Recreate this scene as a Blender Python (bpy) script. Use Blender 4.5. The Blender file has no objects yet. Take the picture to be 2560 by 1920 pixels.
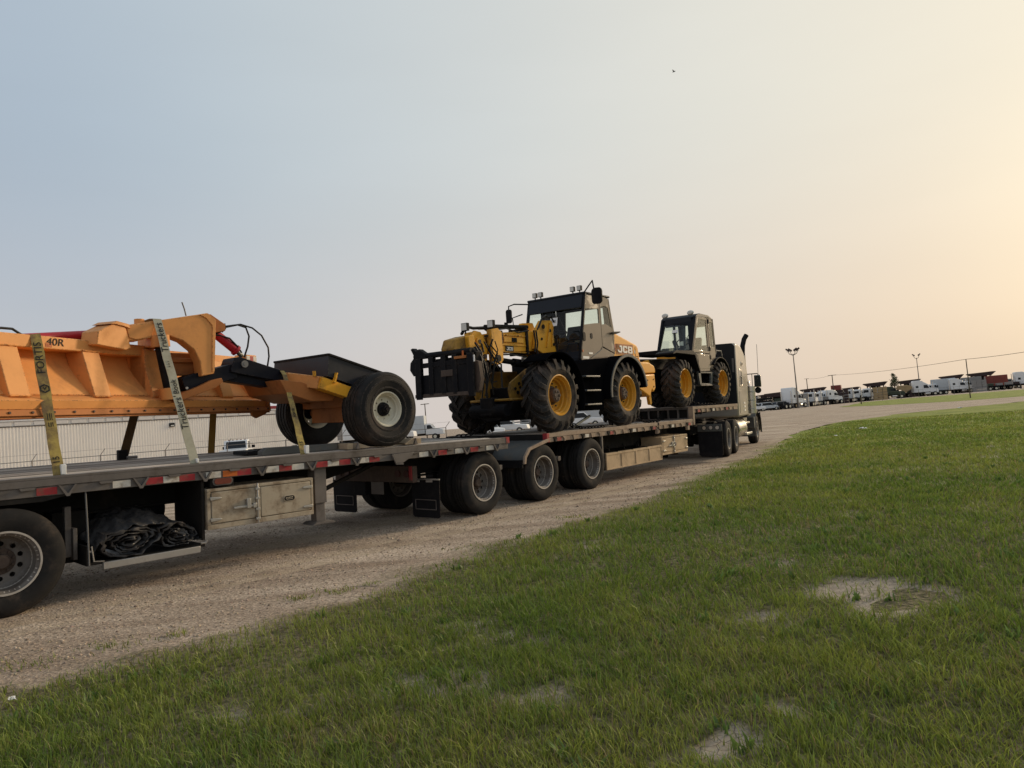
import bpy, math, random
import numpy as np
from mathutils import Vector, Matrix, Euler

random.seed(7); RNG = np.random.default_rng(11)
SC = bpy.context.scene; COL = SC.collection
R_ = math.radians

# ------------------------------------------------------------------ camera
EYE = 1.47; ROLL = R_(4.7); F = 1776.0
PITCH = math.atan((1060 - 960) * math.cos(ROLL) / F)
cam = bpy.data.cameras.new('camera'); camo = bpy.data.objects.new('camera', cam); COL.objects.link(camo)
cam.sensor_fit = 'HORIZONTAL'; cam.sensor_width = 36; cam.lens = F / 2560 * 36
cam.clip_start = 0.05; cam.clip_end = 6000
fw = Vector((0, math.cos(PITCH), math.sin(PITCH))); r0 = Vector((1, 0, 0)); u0 = Vector((0, -math.sin(PITCH), math.cos(PITCH)))
rx = r0 * math.cos(ROLL) - u0 * math.sin(ROLL); uy = r0 * math.sin(ROLL) + u0 * math.cos(ROLL)
mw = Matrix((rx, uy, -fw)).transposed().to_4x4(); mw.translation = (0, 0, EYE)
camo.matrix_world = mw; SC.camera = camo

# ------------------------------------------------------------------ sky and sun
SUN_AZ, SUN_EL = 53.0, 15.0      # azimuth clockwise from +Y
sd = Vector((math.sin(R_(SUN_AZ)) * math.cos(R_(SUN_EL)), math.cos(R_(SUN_AZ)) * math.cos(R_(SUN_EL)), math.sin(R_(SUN_EL))))
W = bpy.data.worlds.new('World'); SC.world = W; W.use_nodes = True
nt = W.node_tree; nt.nodes.clear()
def wn(t, **k):
    n = nt.nodes.new(t)
    for a, b in k.items(): setattr(n, a, b)
    return n
out = wn('ShaderNodeOutputWorld'); bg = wn('ShaderNodeBackground')
tc = wn('ShaderNodeTexCoord'); nrm = wn('ShaderNodeVectorMath', operation='NORMALIZE')
nt.links.new(tc.outputs['Generated'], nrm.inputs[0])
dot = wn('ShaderNodeVectorMath', operation='DOT_PRODUCT'); dot.inputs[1].default_value = sd
nt.links.new(nrm.outputs[0], dot.inputs[0])
acos = wn('ShaderNodeMath', operation='ARCCOSINE'); nt.links.new(dot.outputs['Value'], acos.inputs[0])
ang = wn('ShaderNodeMath', operation='DIVIDE'); ang.inputs[1].default_value = math.pi; nt.links.new(acos.outputs[0], ang.inputs[0])
def ramp(stops):
    n = wn('ShaderNodeValToRGB'); e = n.color_ramp.elements; n.color_ramp.interpolation = 'B_SPLINE'
    while len(e) > 1: e.remove(e[-1])
    e[0].position, e[0].color = stops[0][0], (*stops[0][1], 1)
    for p, c in stops[1:]:
        x = e.new(p); x.color = (*c, 1)
    return n
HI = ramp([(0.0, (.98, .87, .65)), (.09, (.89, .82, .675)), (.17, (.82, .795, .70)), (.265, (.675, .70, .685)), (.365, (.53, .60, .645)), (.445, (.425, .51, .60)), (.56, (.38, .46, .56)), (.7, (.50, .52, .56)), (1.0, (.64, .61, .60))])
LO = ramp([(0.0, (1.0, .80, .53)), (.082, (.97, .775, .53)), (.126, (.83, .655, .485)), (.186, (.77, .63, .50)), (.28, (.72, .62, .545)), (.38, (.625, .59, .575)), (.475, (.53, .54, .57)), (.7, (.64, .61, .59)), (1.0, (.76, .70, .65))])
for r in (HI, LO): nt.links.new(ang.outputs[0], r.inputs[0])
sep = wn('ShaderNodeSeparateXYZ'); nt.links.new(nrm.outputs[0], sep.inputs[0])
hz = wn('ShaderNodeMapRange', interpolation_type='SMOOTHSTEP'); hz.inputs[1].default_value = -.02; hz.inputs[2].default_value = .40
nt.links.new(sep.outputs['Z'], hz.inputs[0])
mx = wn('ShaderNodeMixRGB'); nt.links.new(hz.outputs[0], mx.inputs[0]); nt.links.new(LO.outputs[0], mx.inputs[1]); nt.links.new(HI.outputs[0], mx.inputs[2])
sky = wn('ShaderNodeTexSky', sky_type='NISHITA'); sky.sun_disc = False; sky.sun_elevation = R_(SUN_EL); sky.sun_rotation = R_(SUN_AZ)
sky.dust_density = 4; sky.air_density = 1.0; sky.ozone_density = 1.5
skm = wn('ShaderNodeMixRGB', blend_type='MULTIPLY'); skm.inputs[0].default_value = 1; skm.inputs[2].default_value = (.09, .09, .09, 1); nt.links.new(sky.outputs[0], skm.inputs[1])
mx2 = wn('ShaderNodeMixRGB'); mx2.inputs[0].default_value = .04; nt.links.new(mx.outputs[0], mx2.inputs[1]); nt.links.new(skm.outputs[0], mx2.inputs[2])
# thin uneven smoke haze
nz = wn('ShaderNodeTexNoise'); nz.inputs['Scale'].default_value = 1.6; nz.inputs['Detail'].default_value = 4
mp = wn('ShaderNodeMapping'); mp.inputs['Scale'].default_value = (1, 1, 5); nt.links.new(nrm.outputs[0], mp.inputs[0]); nt.links.new(mp.outputs[0], nz.inputs['Vector'])
nzr = wn('ShaderNodeMapRange'); nzr.inputs[1].default_value = .3; nzr.inputs[2].default_value = .7; nzr.inputs[3].default_value = .975; nzr.inputs[4].default_value = 1.02
nt.links.new(nz.outputs['Fac'], nzr.inputs[0])
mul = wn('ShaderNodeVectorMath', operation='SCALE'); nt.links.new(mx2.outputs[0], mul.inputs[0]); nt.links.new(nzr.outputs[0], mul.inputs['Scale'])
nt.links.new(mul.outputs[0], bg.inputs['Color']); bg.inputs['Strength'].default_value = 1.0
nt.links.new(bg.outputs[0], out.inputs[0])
sl = bpy.data.lights.new('sun', 'SUN'); sl.energy = 2.6; sl.angle = R_(8); sl.color = (1.0, .78, .52)
slo = bpy.data.objects.new('sun', sl); COL.objects.link(slo); slo.rotation_euler = (-sd).to_track_quat('-Z', 'Y').to_euler(); slo.location = (20, 20, 30)
SC.view_settings.view_transform = 'Standard'; SC.view_settings.look = 'None'; SC.view_settings.exposure = 0; SC.view_settings.gamma = 1
SC.view_settings.use_curve_mapping = False
SC.cycles.max_bounces = 6; SC.cycles.transparent_max_bounces = 10; SC.cycles.caustics_reflective = False; SC.cycles.caustics_refractive = False
try: SC.cycles.use_denoising = True
except Exception: pass

# ------------------------------------------------------------------ materials
MATS = {}
def mat(name, col, rough=.55, metal=0.0, var=.12, scale=5.0, dirt=None, damt=0.0, dscale=2.2, bump=0.0, bscale=60.0, coat=0.0, randv=0.0, spec=.22, aniso=None, wear=None, wamt=.5):
    """procedural paint / rubber / metal: colour variation, dirt patches, fine relief"""
    if name in MATS: return MATS[name]
    m = bpy.data.materials.new(name); m.use_nodes = True; t = m.node_tree; b = t.nodes['Principled BSDF']; L = t.links.new
    def N(k, **kw):
        n = t.nodes.new(k)
        for a, c in kw.items(): setattr(n, a, c)
        return n
    tcn = N('ShaderNodeTexCoord')
    n1 = N('ShaderNodeTexNoise'); n1.inputs['Scale'].default_value = scale; n1.inputs['Detail'].default_value = 6; n1.inputs['Roughness'].default_value = .65
    mpv = N('ShaderNodeMapping'); mpv.inputs['Scale'].default_value = aniso or (1, 1, 1); L(tcn.outputs['Object'], mpv.inputs[0]); L(mpv.outputs[0], n1.inputs['Vector'])
    mr = N('ShaderNodeMapRange'); mr.inputs[1].default_value = .25; mr.inputs[2].default_value = .75; mr.inputs[3].default_value = 1 - var; mr.inputs[4].default_value = 1 + var
    L(n1.outputs['Fac'], mr.inputs[0])
    sc = N('ShaderNodeVectorMath', operation='SCALE'); sc.inputs[0].default_value = col; L(mr.outputs[0], sc.inputs['Scale'])
    c = sc.outputs[0]
    if randv:
        oi = N('ShaderNodeObjectInfo'); m2 = N('ShaderNodeMapRange'); m2.inputs[3].default_value = 1 - randv; m2.inputs[4].default_value = 1 + randv; L(oi.outputs['Random'], m2.inputs[0])
        s2 = N('ShaderNodeVectorMath', operation='SCALE'); L(c, s2.inputs[0]); L(m2.outputs[0], s2.inputs['Scale']); c = s2.outputs[0]
    rsock = None
    if dirt:
        n2 = N('ShaderNodeTexNoise'); n2.inputs['Scale'].default_value = dscale; n2.inputs['Detail'].default_value = 9; n2.inputs['Roughness'].default_value = .7
        L(mpv.outputs[0], n2.inputs['Vector'])
        r = N('ShaderNodeMapRange', interpolation_type='SMOOTHSTEP'); r.inputs[1].default_value = .62 - .35 * damt; r.inputs[2].default_value = .82 - .25 * damt; r.inputs[4].default_value = min(1, .35 + damt)
        L(n2.outputs['Fac'], r.inputs[0])
        mxn = N('ShaderNodeMixRGB'); L(r.outputs[0], mxn.inputs[0]); L(c, mxn.inputs[1]); mxn.inputs[2].default_value = (*dirt, 1); c = mxn.outputs[0]
        rr = N('ShaderNodeMapRange'); rr.inputs[3].default_value = rough; rr.inputs[4].default_value = .9; L(r.outputs[0], rr.inputs[0]); rsock = rr.outputs[0]
    if wear:
        bv = N('ShaderNodeBevel'); bv.samples = 3; bv.inputs['Radius'].default_value = .018; ge = N('ShaderNodeNewGeometry'); dp = N('ShaderNodeVectorMath', operation='DOT_PRODUCT'); L(bv.outputs[0], dp.inputs[0]); L(ge.outputs['Normal'], dp.inputs[1])
        n4 = N('ShaderNodeTexNoise'); n4.inputs['Scale'].default_value = 34; n4.inputs['Detail'].default_value = 5; L(tcn.outputs['Object'], n4.inputs['Vector'])
        e1 = N('ShaderNodeMapRange'); e1.inputs[1].default_value = .995; e1.inputs[2].default_value = .93; L(dp.outputs['Value'], e1.inputs[0])
        n5 = N('ShaderNodeMapRange'); n5.inputs[1].default_value = .62-.25*wamt; n5.inputs[2].default_value = .70-.2*wamt; L(n4.outputs['Fac'], n5.inputs[0])
        m4 = N('ShaderNodeMath', operation='MULTIPLY'); L(e1.outputs[0], m4.inputs[0]); L(n5.outputs[0], m4.inputs[1])
        # a few scrapes away from the edges
        n6 = N('ShaderNodeTexNoise'); n6.inputs['Scale'].default_value = 9; n6.inputs['Detail'].default_value = 8; n6.inputs['Roughness'].default_value = .8; L(tcn.outputs['Object'], n6.inputs['Vector'])
        n7 = N('ShaderNodeMapRange'); n7.inputs[1].default_value = .66; n7.inputs[2].default_value = .70; n7.inputs[4].default_value = .7; L(n6.outputs['Fac'], n7.inputs[0]); m5 = N('ShaderNodeMath', operation='MAXIMUM'); L(m4.outputs[0], m5.inputs[0]); L(n7.outputs[0], m5.inputs[1])
        mw4 = N('ShaderNodeMixRGB'); L(m5.outputs[0], mw4.inputs[0]); L(c, mw4.inputs[1]); mw4.inputs[2].default_value = (*wear, 1); c = mw4.outputs[0]
    L(c, b.inputs['Base Color'])
    b.inputs['Metallic'].default_value = metal; b.inputs['Roughness'].default_value = rough
    if rsock: L(rsock, b.inputs['Roughness'])
    if coat: b.inputs['Coat Weight'].default_value = coat; b.inputs['Coat Roughness'].default_value = .15
    b.inputs['Specular IOR Level'].default_value = spec
    if bump:
        n3 = N('ShaderNodeTexNoise'); n3.inputs['Scale'].default_value = bscale; n3.inputs['Detail'].default_value = 5; L(mpv.outputs[0], n3.inputs['Vector'])
        bp = N('ShaderNodeBump'); bp.inputs['Strength'].default_value = bump; bp.inputs['Distance'].default_value = .01; L(n3.outputs['Fac'], bp.inputs['Height']); L(bp.outputs[0], b.inputs['Normal'])
    MATS[name] = m; return m
DUST = (.20, .15, .11); SOOT = (.03, .026, .024); RUST = (.16, .06, .03)
M = dict(
 orange=mat('blade orange', (.72, .325, .105), .5, 0, .09, 3, (.40, .18, .075), .38, 1.3, .08, 30, spec=.2, wear=(.16, .08, .045), wamt=.55),
 orange_dk=mat('worn orange edge', (.40, .15, .045), .6, 0, .2, 4, (.12, .06, .03), .45, 2),
 jcb=mat('machine yellow', (.76, .365, .03), .42, 0, .12, 4, (.13, .085, .045), .34, 2.6, .06, 40, spec=.2, wear=(.07, .045, .03), wamt=.8),
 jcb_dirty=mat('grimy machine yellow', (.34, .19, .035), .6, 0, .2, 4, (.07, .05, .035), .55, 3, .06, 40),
 blackp=mat('black plastic', (.005, .005, .006), .95, 0, .2, 4, (.014, .012, .011), .2, 3, spec=0.0),
 boxnavy=mat('black tray paint', (.012, .014, .021), .42, 0, .2, 4, (.04, .036, .034), .25, 2, spec=.3, wear=(.1, .08, .07), wamt=.5),
 jcb_hood=mat('hood yellow', (.80, .36, .035), .4, 0, .08, 2, (.36, .18, .06), .15, 1.5, .03, 30, spec=.2, wear=(.2, .11, .05), wamt=.4),
 rim_y=mat('rim yellow', (.62, .30, .03), .4, 0, .1, 6, (.16, .10, .05), .3, 3),
 rim_w=mat('rim cream', (.66, .62, .50), .5, 0, .06, 6, DUST, .2, 3),
 rim_g=mat('wheel disc', (.19, .175, .16), .6, .2, .2, 8, (.085, .068, .055), .55, 4),
 hub=mat('hub brown', (.085, .062, .05), .75, 0, .25, 9, (.15, .115, .09), .35, 8, .1, 60),
 black=mat('black paint', (.010, .010, .012), .65, 0, .25, 5, (.034, .029, .025), .35, 2.5, .08, 40, spec=.10, wear=(.07, .055, .045), wamt=.5),
 blackg=mat('gloss black', (.010, .011, .014), .4, 0, .1, 5, (.05, .04, .035), .1, 2, spec=.12),
 arm=mat('black navy arm', (.010, .011, .017), .45, 0, .15, 5, (.04, .035, .032), .2, 2, spec=.10, wear=(.07, .06, .05), wamt=.4),
 rubber=mat('road tyre rubber', (.023, .022, .0215), .85, 0, .2, 7, (.085, .066, .052), .35, 3.0, .08, 90, spec=.10),
 rubber_ag=mat('tractor tyre rubber', (.026, .025, .025), .88, 0, .25, 6, (.12, .09, .07), .5, 2.4, .15, 50, spec=.2, wear=(.10, .08, .065), wamt=.9),
 rubber_new=mat('implement tyre rubber', (.018, .0175, .0175), .72, 0, .2, 7, (.085, .062, .05), .42, 1.8, .08, 80, spec=.15, wear=(.09, .075, .065), wamt=.8),
 frame=mat('dark frame steel', (.017, .016, .015), .85, 0, .2, 4, (.05, .04, .032), .35, 2.5, .06, 40, spec=.12),
 rail=mat('weathered side rail', (.15, .135, .125), .6, .3, .15, 4, (.09, .075, .062), .45, 3, .06, 60),
 railtan=mat('dusty tan rail', (.33, .25, .185), .85, 0, .25, 5, (.17, .11, .085), .4, 4, .1, 60),
 boxal=mat('dusty aluminium box', (.43, .37, .28), .6, .1, .2, 3, (.20, .15, .10), .65, 3, .04, 60),
 boxtan=mat('dust covered tray', (.47, .345, .215), .8, 0, .15, 5, (.24, .18, .11), .45, 4, .06, 60),
 lip=mat('worn wheel barrel', (.46, .43, .39), .5, .2, .15, 8, (.22, .18, .145), .45, 4),
 alu=mat('bright aluminium', (.45, .44, .42), .38, .75, .1, 6, DUST, .3, 4),
 steel=mat('grey steel', (.18, .18, .18), .5, .6, .2, 6, RUST, .15, 6),
 chrome=mat('dusty chrome', (.62, .58, .53), .22, .9, .05, 4, (.25, .2, .15), .25, 4),
 red=mat('cylinder red', (.36, .018, .03), .4, 0, .1, 4, (.12, .04, .03), .15, 4),
 tape_r=mat('red reflective tape', (.34, .035, .04), .5, 0, .15, 20, (.14, .085, .065), .5, 9),
 tape_w=mat('white reflective tape', (.58, .55, .49), .5, 0, .12, 20, (.27, .22, .17), .5, 9),
 tape_o=mat('orange tape', (.50, .13, .03), .4, 0, .1, 20, (.2, .1, .06), .3, 12),
 lens=mat('amber lens', (.17, .05, .035), .3, 0, .1, 9),
 lens_r=mat('red lens', (.05, .012, .010), .35, 0, .1, 9),
 lamp=mat('work lamp glass', (.55, .55, .52), .2, .3, .1, 9),
 strapy=mat('yellow strap webbing', (.38, .29, .085), .85, 0, .18, 14, (.15, .105, .06), .75, 4, .12, 300),
 strapg=mat('grey strap webbing', (.34, .325, .25), .85, 0, .12, 14, (.22, .19, .13), .35, 5, .12, 300),
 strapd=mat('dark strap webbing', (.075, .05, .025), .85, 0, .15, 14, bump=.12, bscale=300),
 strapb=mat('shaded yellow strap', (.20, .125, .03), .85, 0, .15, 14, bump=.12, bscale=300),  # yellow webbing again, darkened in colour to stand for shade
 ink=mat('black ink', (.02, .02, .02), .7, 0, .05, 9),
 white=mat('white paint', (.74, .75, .75), .4, 0, .04, 2, (.45, .42, .38), .12, 1.2),
 whitel=mat('white lettering', (.80, .78, .74), .5, 0, .03, 5),
 tan=mat('cab panel reflection tan', (.25, .20, .15), .14, 0, .08, 2, (.22, .165, .12), .3, 1.8, .0, 20, spec=.6, wear=(.12, .09, .07), wamt=.3),  # tan colour stands for sky reflected in the cab's glass sides
 cabgrey=mat('cab grey', (.020, .024, .032), .45, 0, .1, 3, spec=.15),
 hose=mat('hydraulic hose', (.012, .012, .013), .5, 0, .1, 9),
 tarp=mat('black tarpaulin', (.045, .044, .045), .42, 0, .3, 8, (.13, .11, .095), .35, 5, .35, 14),
 wood=mat('weathered deck wood', (.45, .405, .355), .95, 0, .5, 9, (.17, .14, .115), .5, 6, .3, 40, randv=.5, spec=.15, aniso=(.12, 3, 3)),
 wood_l=mat('light tan deck wood', (.44, .37, .29), .9, 0, .35, 9, (.24, .19, .14), .4, 6, .3, 40, randv=.15, aniso=(.12, 3, 3)),  # paler, tanner boards for the near edge of the decks
 chock=mat('pale wood block', (.36, .28, .19), .85, 0, .2, 9, (.16, .12, .08), .3, 5, .15, 40),
 sleeper=mat('tractor grey paint', (.36, .315, .265), .3, .1, .06, 2, (.27, .215, .165), .3, 1.4, coat=.3),
 sleeperb=mat('sleeper rear black', (.014, .015, .018), .4, 0, .1, 3, (.04, .036, .03), .2, 1.5),
 fgrey=mat('fender grey', (.085, .088, .085), .6, .1, .15, 4, (.16, .13, .10), .35, 3),
 corr=mat('cream cladding', (.90, .85, .775), .6, 0, .04, .4, (.5, .45, .39), .2, .15),
 clear=mat('translucent wall panel', (.66, .63, .60), .4, 0, .08, 3),
 redtrim=mat('red roof trim', (.24, .035, .045), .5, 0, .1, 1),
 concrete=mat('concrete', (.38, .36, .33), .85, 0, .1, 1),
 pole=mat('galvanised pole', (.22, .20, .18), .6, .4, .1, 2),
 darkmass=mat('dark hopper', (.045, .03, .03), .7, 0, .2, 1),
 tanm=mat('tan machine', (.36, .26, .14), .6, 0, .15, 1),
 redbox=mat('dull red box', (.20, .055, .045), .65, 0, .15, .6),
 greybox=mat('grey box', (.26, .25, .24), .6, 0, .1, .6),
 bluegrey=mat('pale blue grey box', (.52, .55, .57), .5, 0, .05, .5),
 dkglass=mat('dark vehicle glass', (.02, .025, .03), .12, 0, .05, 4),
 green=mat('dark green body', (.05, .065, .045), .6, 0, .15, 1),
 bark=mat('bark', (.09, .07, .05), .9, 0, .2, 4),
 leaf=mat('small tree leaf', (.055, .075, .03), .7, 0, .25, 1),
)
def glassmat(name, tint, gl=.10):
    m = bpy.data.materials.new(name); m.use_nodes = True; t = m.node_tree; t.nodes.clear(); L = t.links.new
    o = t.nodes.new('ShaderNodeOutputMaterial'); tr = t.nodes.new('ShaderNodeBsdfTransparent'); g = t.nodes.new('ShaderNodeBsdfGlossy'); mxs = t.nodes.new('ShaderNodeMixShader'); fr = t.nodes.new('ShaderNodeLayerWeight'); pw = t.nodes.new('ShaderNodeMath'); pw.operation = 'POWER'; pw.inputs[1].default_value = 4; ml = t.nodes.new('ShaderNodeMath'); ml.operation = 'MULTIPLY'; ml.inputs[1].default_value = .8
    tr.inputs[0].default_value = (*tint, 1); g.inputs['Roughness'].default_value = .04; fr.inputs[0].default_value = .5
    ad = t.nodes.new('ShaderNodeMath'); ad.operation = 'ADD'; ad.inputs[1].default_value = gl * .5; L(fr.outputs['Facing'], pw.inputs[0]); L(pw.outputs[0], ml.inputs[0]); L(ml.outputs[0], ad.inputs[0])
    L(ad.outputs[0], mxs.inputs[0]); L(tr.outputs[0], mxs.inputs[1]); L(g.outputs[0], mxs.inputs[2]); L(mxs.outputs[0], o.inputs[0])
    return m
M['glass'] = glassmat('green tinted glass', (.93, .975, .955), .06); M['glassd'] = glassmat('dark tinted glass', (.30, .36, .40), .1)

# ------------------------------------------------------------------ mesh helpers
OFF = {}
class MB:
    def __init__(s): s.v = []; s.f = []
    def add(s, vs, fs):
        o = len(s.v); s.v += [tuple(map(float, p)) for p in vs]; s.f += [tuple(i + o for i in f) for f in fs]; return s
    def box(s, x0, x1, y0, y1, z0, z1):
        return s.add([(x0,y0,z0),(x1,y0,z0),(x1,y1,z0),(x0,y1,z0),(x0,y0,z1),(x1,y0,z1),(x1,y1,z1),(x0,y1,z1)],
                     [(0,3,2,1),(4,5,6,7),(0,1,5,4),(1,2,6,5),(2,3,7,6),(3,0,4,7)])
    def beam(s, a, b, w, h, up=(0,0,1)):
        a = Vector(a); b = Vector(b); d = (b - a).normalized(); u = Vector(up)
        sx = d.cross(u)
        if sx.length < 1e-4: sx = d.cross(Vector((1,0,0)))
        sx.normalize(); uz = sx.cross(d).normalized(); q = []
        for p in (a, b):
            for i, j in ((-1,-1),(1,-1),(1,1),(-1,1)): q.append(p + sx * (w/2*i) + uz * (h/2*j))
        return s.add(q, [(0,3,2,1),(4,5,6,7),(0,1,5,4),(1,2,6,5),(2,3,7,6),(3,0,4,7)])
    def prism(s, pts, ax, a, b):
        n = len(pts); ar = sum(pts[i][0]*pts[(i+1)%n][1] - pts[(i+1)%n][0]*pts[i][1] for i in range(n))
        f = {'y': lambda p, t: (p[0], t, p[1]), 'x': lambda p, t: (t, p[0], p[1]), 'z': lambda p, t: (p[0], p[1], t)}[ax]
        vs = [f(p, a) for p in pts] + [f(p, b) for p in pts]
        fs = [tuple(range(n)), tuple(range(2*n-1, n-1, -1))] + [(i, n+i, n+(i+1)%n, (i+1)%n) for i in range(n)]
        flip = (ar > 0) == (ax != 'y')
        if a > b: flip = not flip
        if flip: fs = [tuple(reversed(q)) for q in fs]
        return s.add(vs, fs)
    def frame(s, outer, inner, ax, a, b):
        """flat panel with an opening; outer and inner loops have equal counts"""
        n = len(outer); f = {'y': lambda p, t: (p[0], t, p[1]), 'x': lambda p, t: (t, p[0], p[1])}[ax]
        vs = [f(p, t) for t in (a, b) for lp in (outer, inner) for p in lp]; fs = []
        for i in range(n):
            j = (i+1) % n
            fs += [(i, j, n+j, n+i), (2*n+i, 3*n+i, 3*n+j, 2*n+j), (i, 2*n+i, 2*n+j, j), (n+i, n+j, 3*n+j, 3*n+i)]
        return s.add(vs, fs)
    def cyl(s, a, b, r, r2=None, n=16):
        a = Vector(a); b = Vector(b); r2 = r if r2 is None else r2; d = (b-a).normalized()
        x = d.orthogonal().normalized(); y = d.cross(x); vs = []
        for p, q in ((a, r), (b, r2)):
            for i in range(n):
                t = 2*math.pi*i/n; vs.append(p + x*(q*math.cos(t)) + y*(q*math.sin(t)))
        return s.add(vs, [tuple(range(n-1,-1,-1)), tuple(range(n, 2*n))] + [(i, (i+1)%n, n+(i+1)%n, n+i) for i in range(n)])
    def tube(s, pts, r, n=8, closed=False):
        pts = [Vector(p) for p in pts]; vs = []; k = len(pts); px = None
        for i, p in enumerate(pts):
            d = (pts[min(i+1,k-1)] - pts[max(i-1,0)]).normalized()
            x = d.orthogonal().normalized() if px is None else (px - d*px.dot(d)).normalized()
            px = x; y = d.cross(x)
            for j in range(n):
                t = 2*math.pi*j/n; vs.append(p + x*(r*math.cos(t)) + y*(r*math.sin(t)))
        fs = [(i*n+j, i*n+(j+1)%n, (i+1)*n+(j+1)%n, (i+1)*n+j) for i in range(k-1) for j in range(n)]
        fs += [tuple(range(n-1,-1,-1)), tuple(range((k-1)*n, k*n))]
        return s.add(vs, fs)
    def lathe(s, prof, c, n=48, close=False):
        """profile of (radius, y) turned about the y axis through c"""
        vs = []; k = len(prof)
        for i in range(n):
            t = 2*math.pi*i/n; ct, st = math.cos(t), math.sin(t)
            for r, y in prof: vs.append((c[0]+r*ct, c[1]+y, c[2]+r*st))
        fs = []
        for i in range(n):
            j = (i+1) % n
            for q in range(k if close else k-1):
                p = (q+1) % k; fs.append((i*k+q, i*k+p, j*k+p, j*k+q))
        return s.add(vs, fs)
    def arc(s, c, r0, r1, a0, a1, y0, y1, n=16):
        """curved guard: sector shell about the y axis, angles in degrees from +x upward"""
        vs = []
        for i in range(n+1):
            t = R_(a0 + (a1-a0)*i/n)
            for r in (r0, r1):
                for y in (y0, y1): vs.append((c[0]+r*math.cos(t), y, c[2]+r*math.sin(t)))
        fs = [(0,1,3,2)[::-1], tuple(4*n+q for q in (0,1,3,2))]
        for i in range(n):
            a, b = 4*i, 4*i+4
            fs += [(a, b, b+1, a+1), (a+2, a+3, b+3, b+2), (a, a+2, b+2, b), (a+1, b+1, b+3, a+3)]
        return s.add(vs, fs)
    def mesh(s, name, m=None, off=(0,0,0), smooth=True, angle=38):
        me = bpy.data.meshes.new(name); o = Vector(off)
        me.from_pydata([Vector(p) - o for p in s.v], [], s.f); me.update()
        if m:
            for q in (m if isinstance(m, (list, tuple)) else [m]): me.materials.append(q)
        if smooth:
            me.shade_smooth(); me.set_sharp_from_angle(angle=R_(angle))
        return me
    def build(s, name, m, parent=None, bevel=0.0, smooth=True, angle=38):
        me = s.mesh(name, m, OFF.get(root_of(parent).name, (0,0,0)) if parent else (0,0,0), smooth, angle)
        return link(name, me, parent, bevel)
def root_of(o):
    while o.parent: o = o.parent
    return o
def link(name, me, parent=None, bevel=0.0):
    o = bpy.data.objects.new(name, me); COL.objects.link(o)
    if parent: o.parent = parent
    if bevel:
        b = o.modifiers.new('bevel', 'BEVEL'); b.width = bevel; b.segments = 2; b.limit_method = 'ANGLE'; b.angle_limit = R_(40)
    return o
def tag(o, label=None, cat=None, group=None, kind=None):
    if label: o['label'] = label
    if cat: o['category'] = cat
    if group: o['group'] = group
    if kind: o['kind'] = kind
    return o
def thing(name, label, cat, mat4, off=(0,0,0), group=None):
    """Empty at the base of a thing; its parts are written in frame coordinates and shifted by off"""
    o = bpy.data.objects.new(name, None); COL.objects.link(o); o.empty_display_size = .3
    o.matrix_world = mat4 @ Matrix.Translation(off); OFF[o.name] = off
    return tag(o, label, cat, group)
def frame4(ox, oy, heading, roll=0, pitch=0, oz=0):
    return Matrix.Translation((ox, oy, oz)) @ Euler((R_(roll), pitch, R_(90-heading)), 'XYZ').to_matrix().to_4x4()
FR = frame4(-5.06, 6.93, 42, 2.5, .0115)      # rear trailer: x forward, y to its left, z up
FL = frame4(.31, 13.19, 37.5, 2.0, .003)      # lead trailer
FT = frame4(5.97, 20.49, 26, 2.2, 0)          # tractor

def text_mesh(body, size, m, depth=.0015, shear=0.0, sx=1.0, bold=0.0):
    cu = bpy.data.curves.new('lettering', 'FONT'); cu.body = body; cu.size = size; cu.extrude = depth; cu.align_x = 'CENTER'; cu.align_y = 'CENTER'; cu.shear = shear
    o = bpy.data.objects.new('lettering', cu); COL.objects.link(o)
    dg = bpy.context.evaluated_depsgraph_get(); me = bpy.data.meshes.new_from_object(o.evaluated_get(dg))
    bpy.data.objects.remove(o); me.materials.clear(); me.materials.append(m)
    if sx != 1: me.transform(Matrix.Diagonal((sx, 1, 1, 1)))
    return me
def put_text(name, body, size, m, parent, pos, right, up, shear=0.0, sx=1.0, bold=0.0):
    """lettering lying on a surface: right and up give its reading direction in frame coordinates"""
    me = text_mesh(body, size, m, shear=shear, sx=sx, bold=bold); r = Vector(right).normalized(); u = Vector(up); u = (u - r*u.dot(r)).normalized(); n = r.cross(u)
    mt = Matrix((r, u, n)).transposed().to_4x4(); mt.translation = Vector(pos) - Vector(OFF.get(root_of(parent).name, (0,0,0)))
    me.transform(mt); return link(name, me, parent)

# ------------------------------------------------------------------ wheels
WCACHE = {}
def holes_disc(mb, ri, ro, nh, hr, y0, y1, c=(0,0,0)):
    """wheel disc with real hand holes, faces at y0 and y1"""
    rm = (ri+ro)/2
    for k in range(nh):
        t0 = 2*math.pi*k/nh; dt = 2*math.pi/nh; tm = t0+dt/2
        bound = [(ri,t0),(ri,tm),(ri,t0+dt),(rm,t0+dt),(ro,t0+dt),(ro,tm),(ro,t0),(rm,t0)]
        bp = [(r*math.cos(t), r*math.sin(t)) for r, t in bound]; cx, cz = rm*math.cos(tm), rm*math.sin(tm)
        a0 = tm; hp = []
        for q in range(8):
            bx, bz = bp[q]; L = math.hypot(bx-cx, bz-cz); hp.append((cx+(bx-cx)/L*hr, cz+(bz-cz)/L*hr))
        vs = [(c[0]+p[0], c[1]+y, c[2]+p[1]) for y in (y0, y1) for lp in (bp, hp) for p in lp]; fs = []
        for i in range(8):
            j = (i+1) % 8; fs += [(i, j, 8+j, 8+i), (16+i, 24+i, 24+j, 16+j), (8+i, 8+j, 24+j, 24+i)]
        mb.add(vs, fs)
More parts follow.
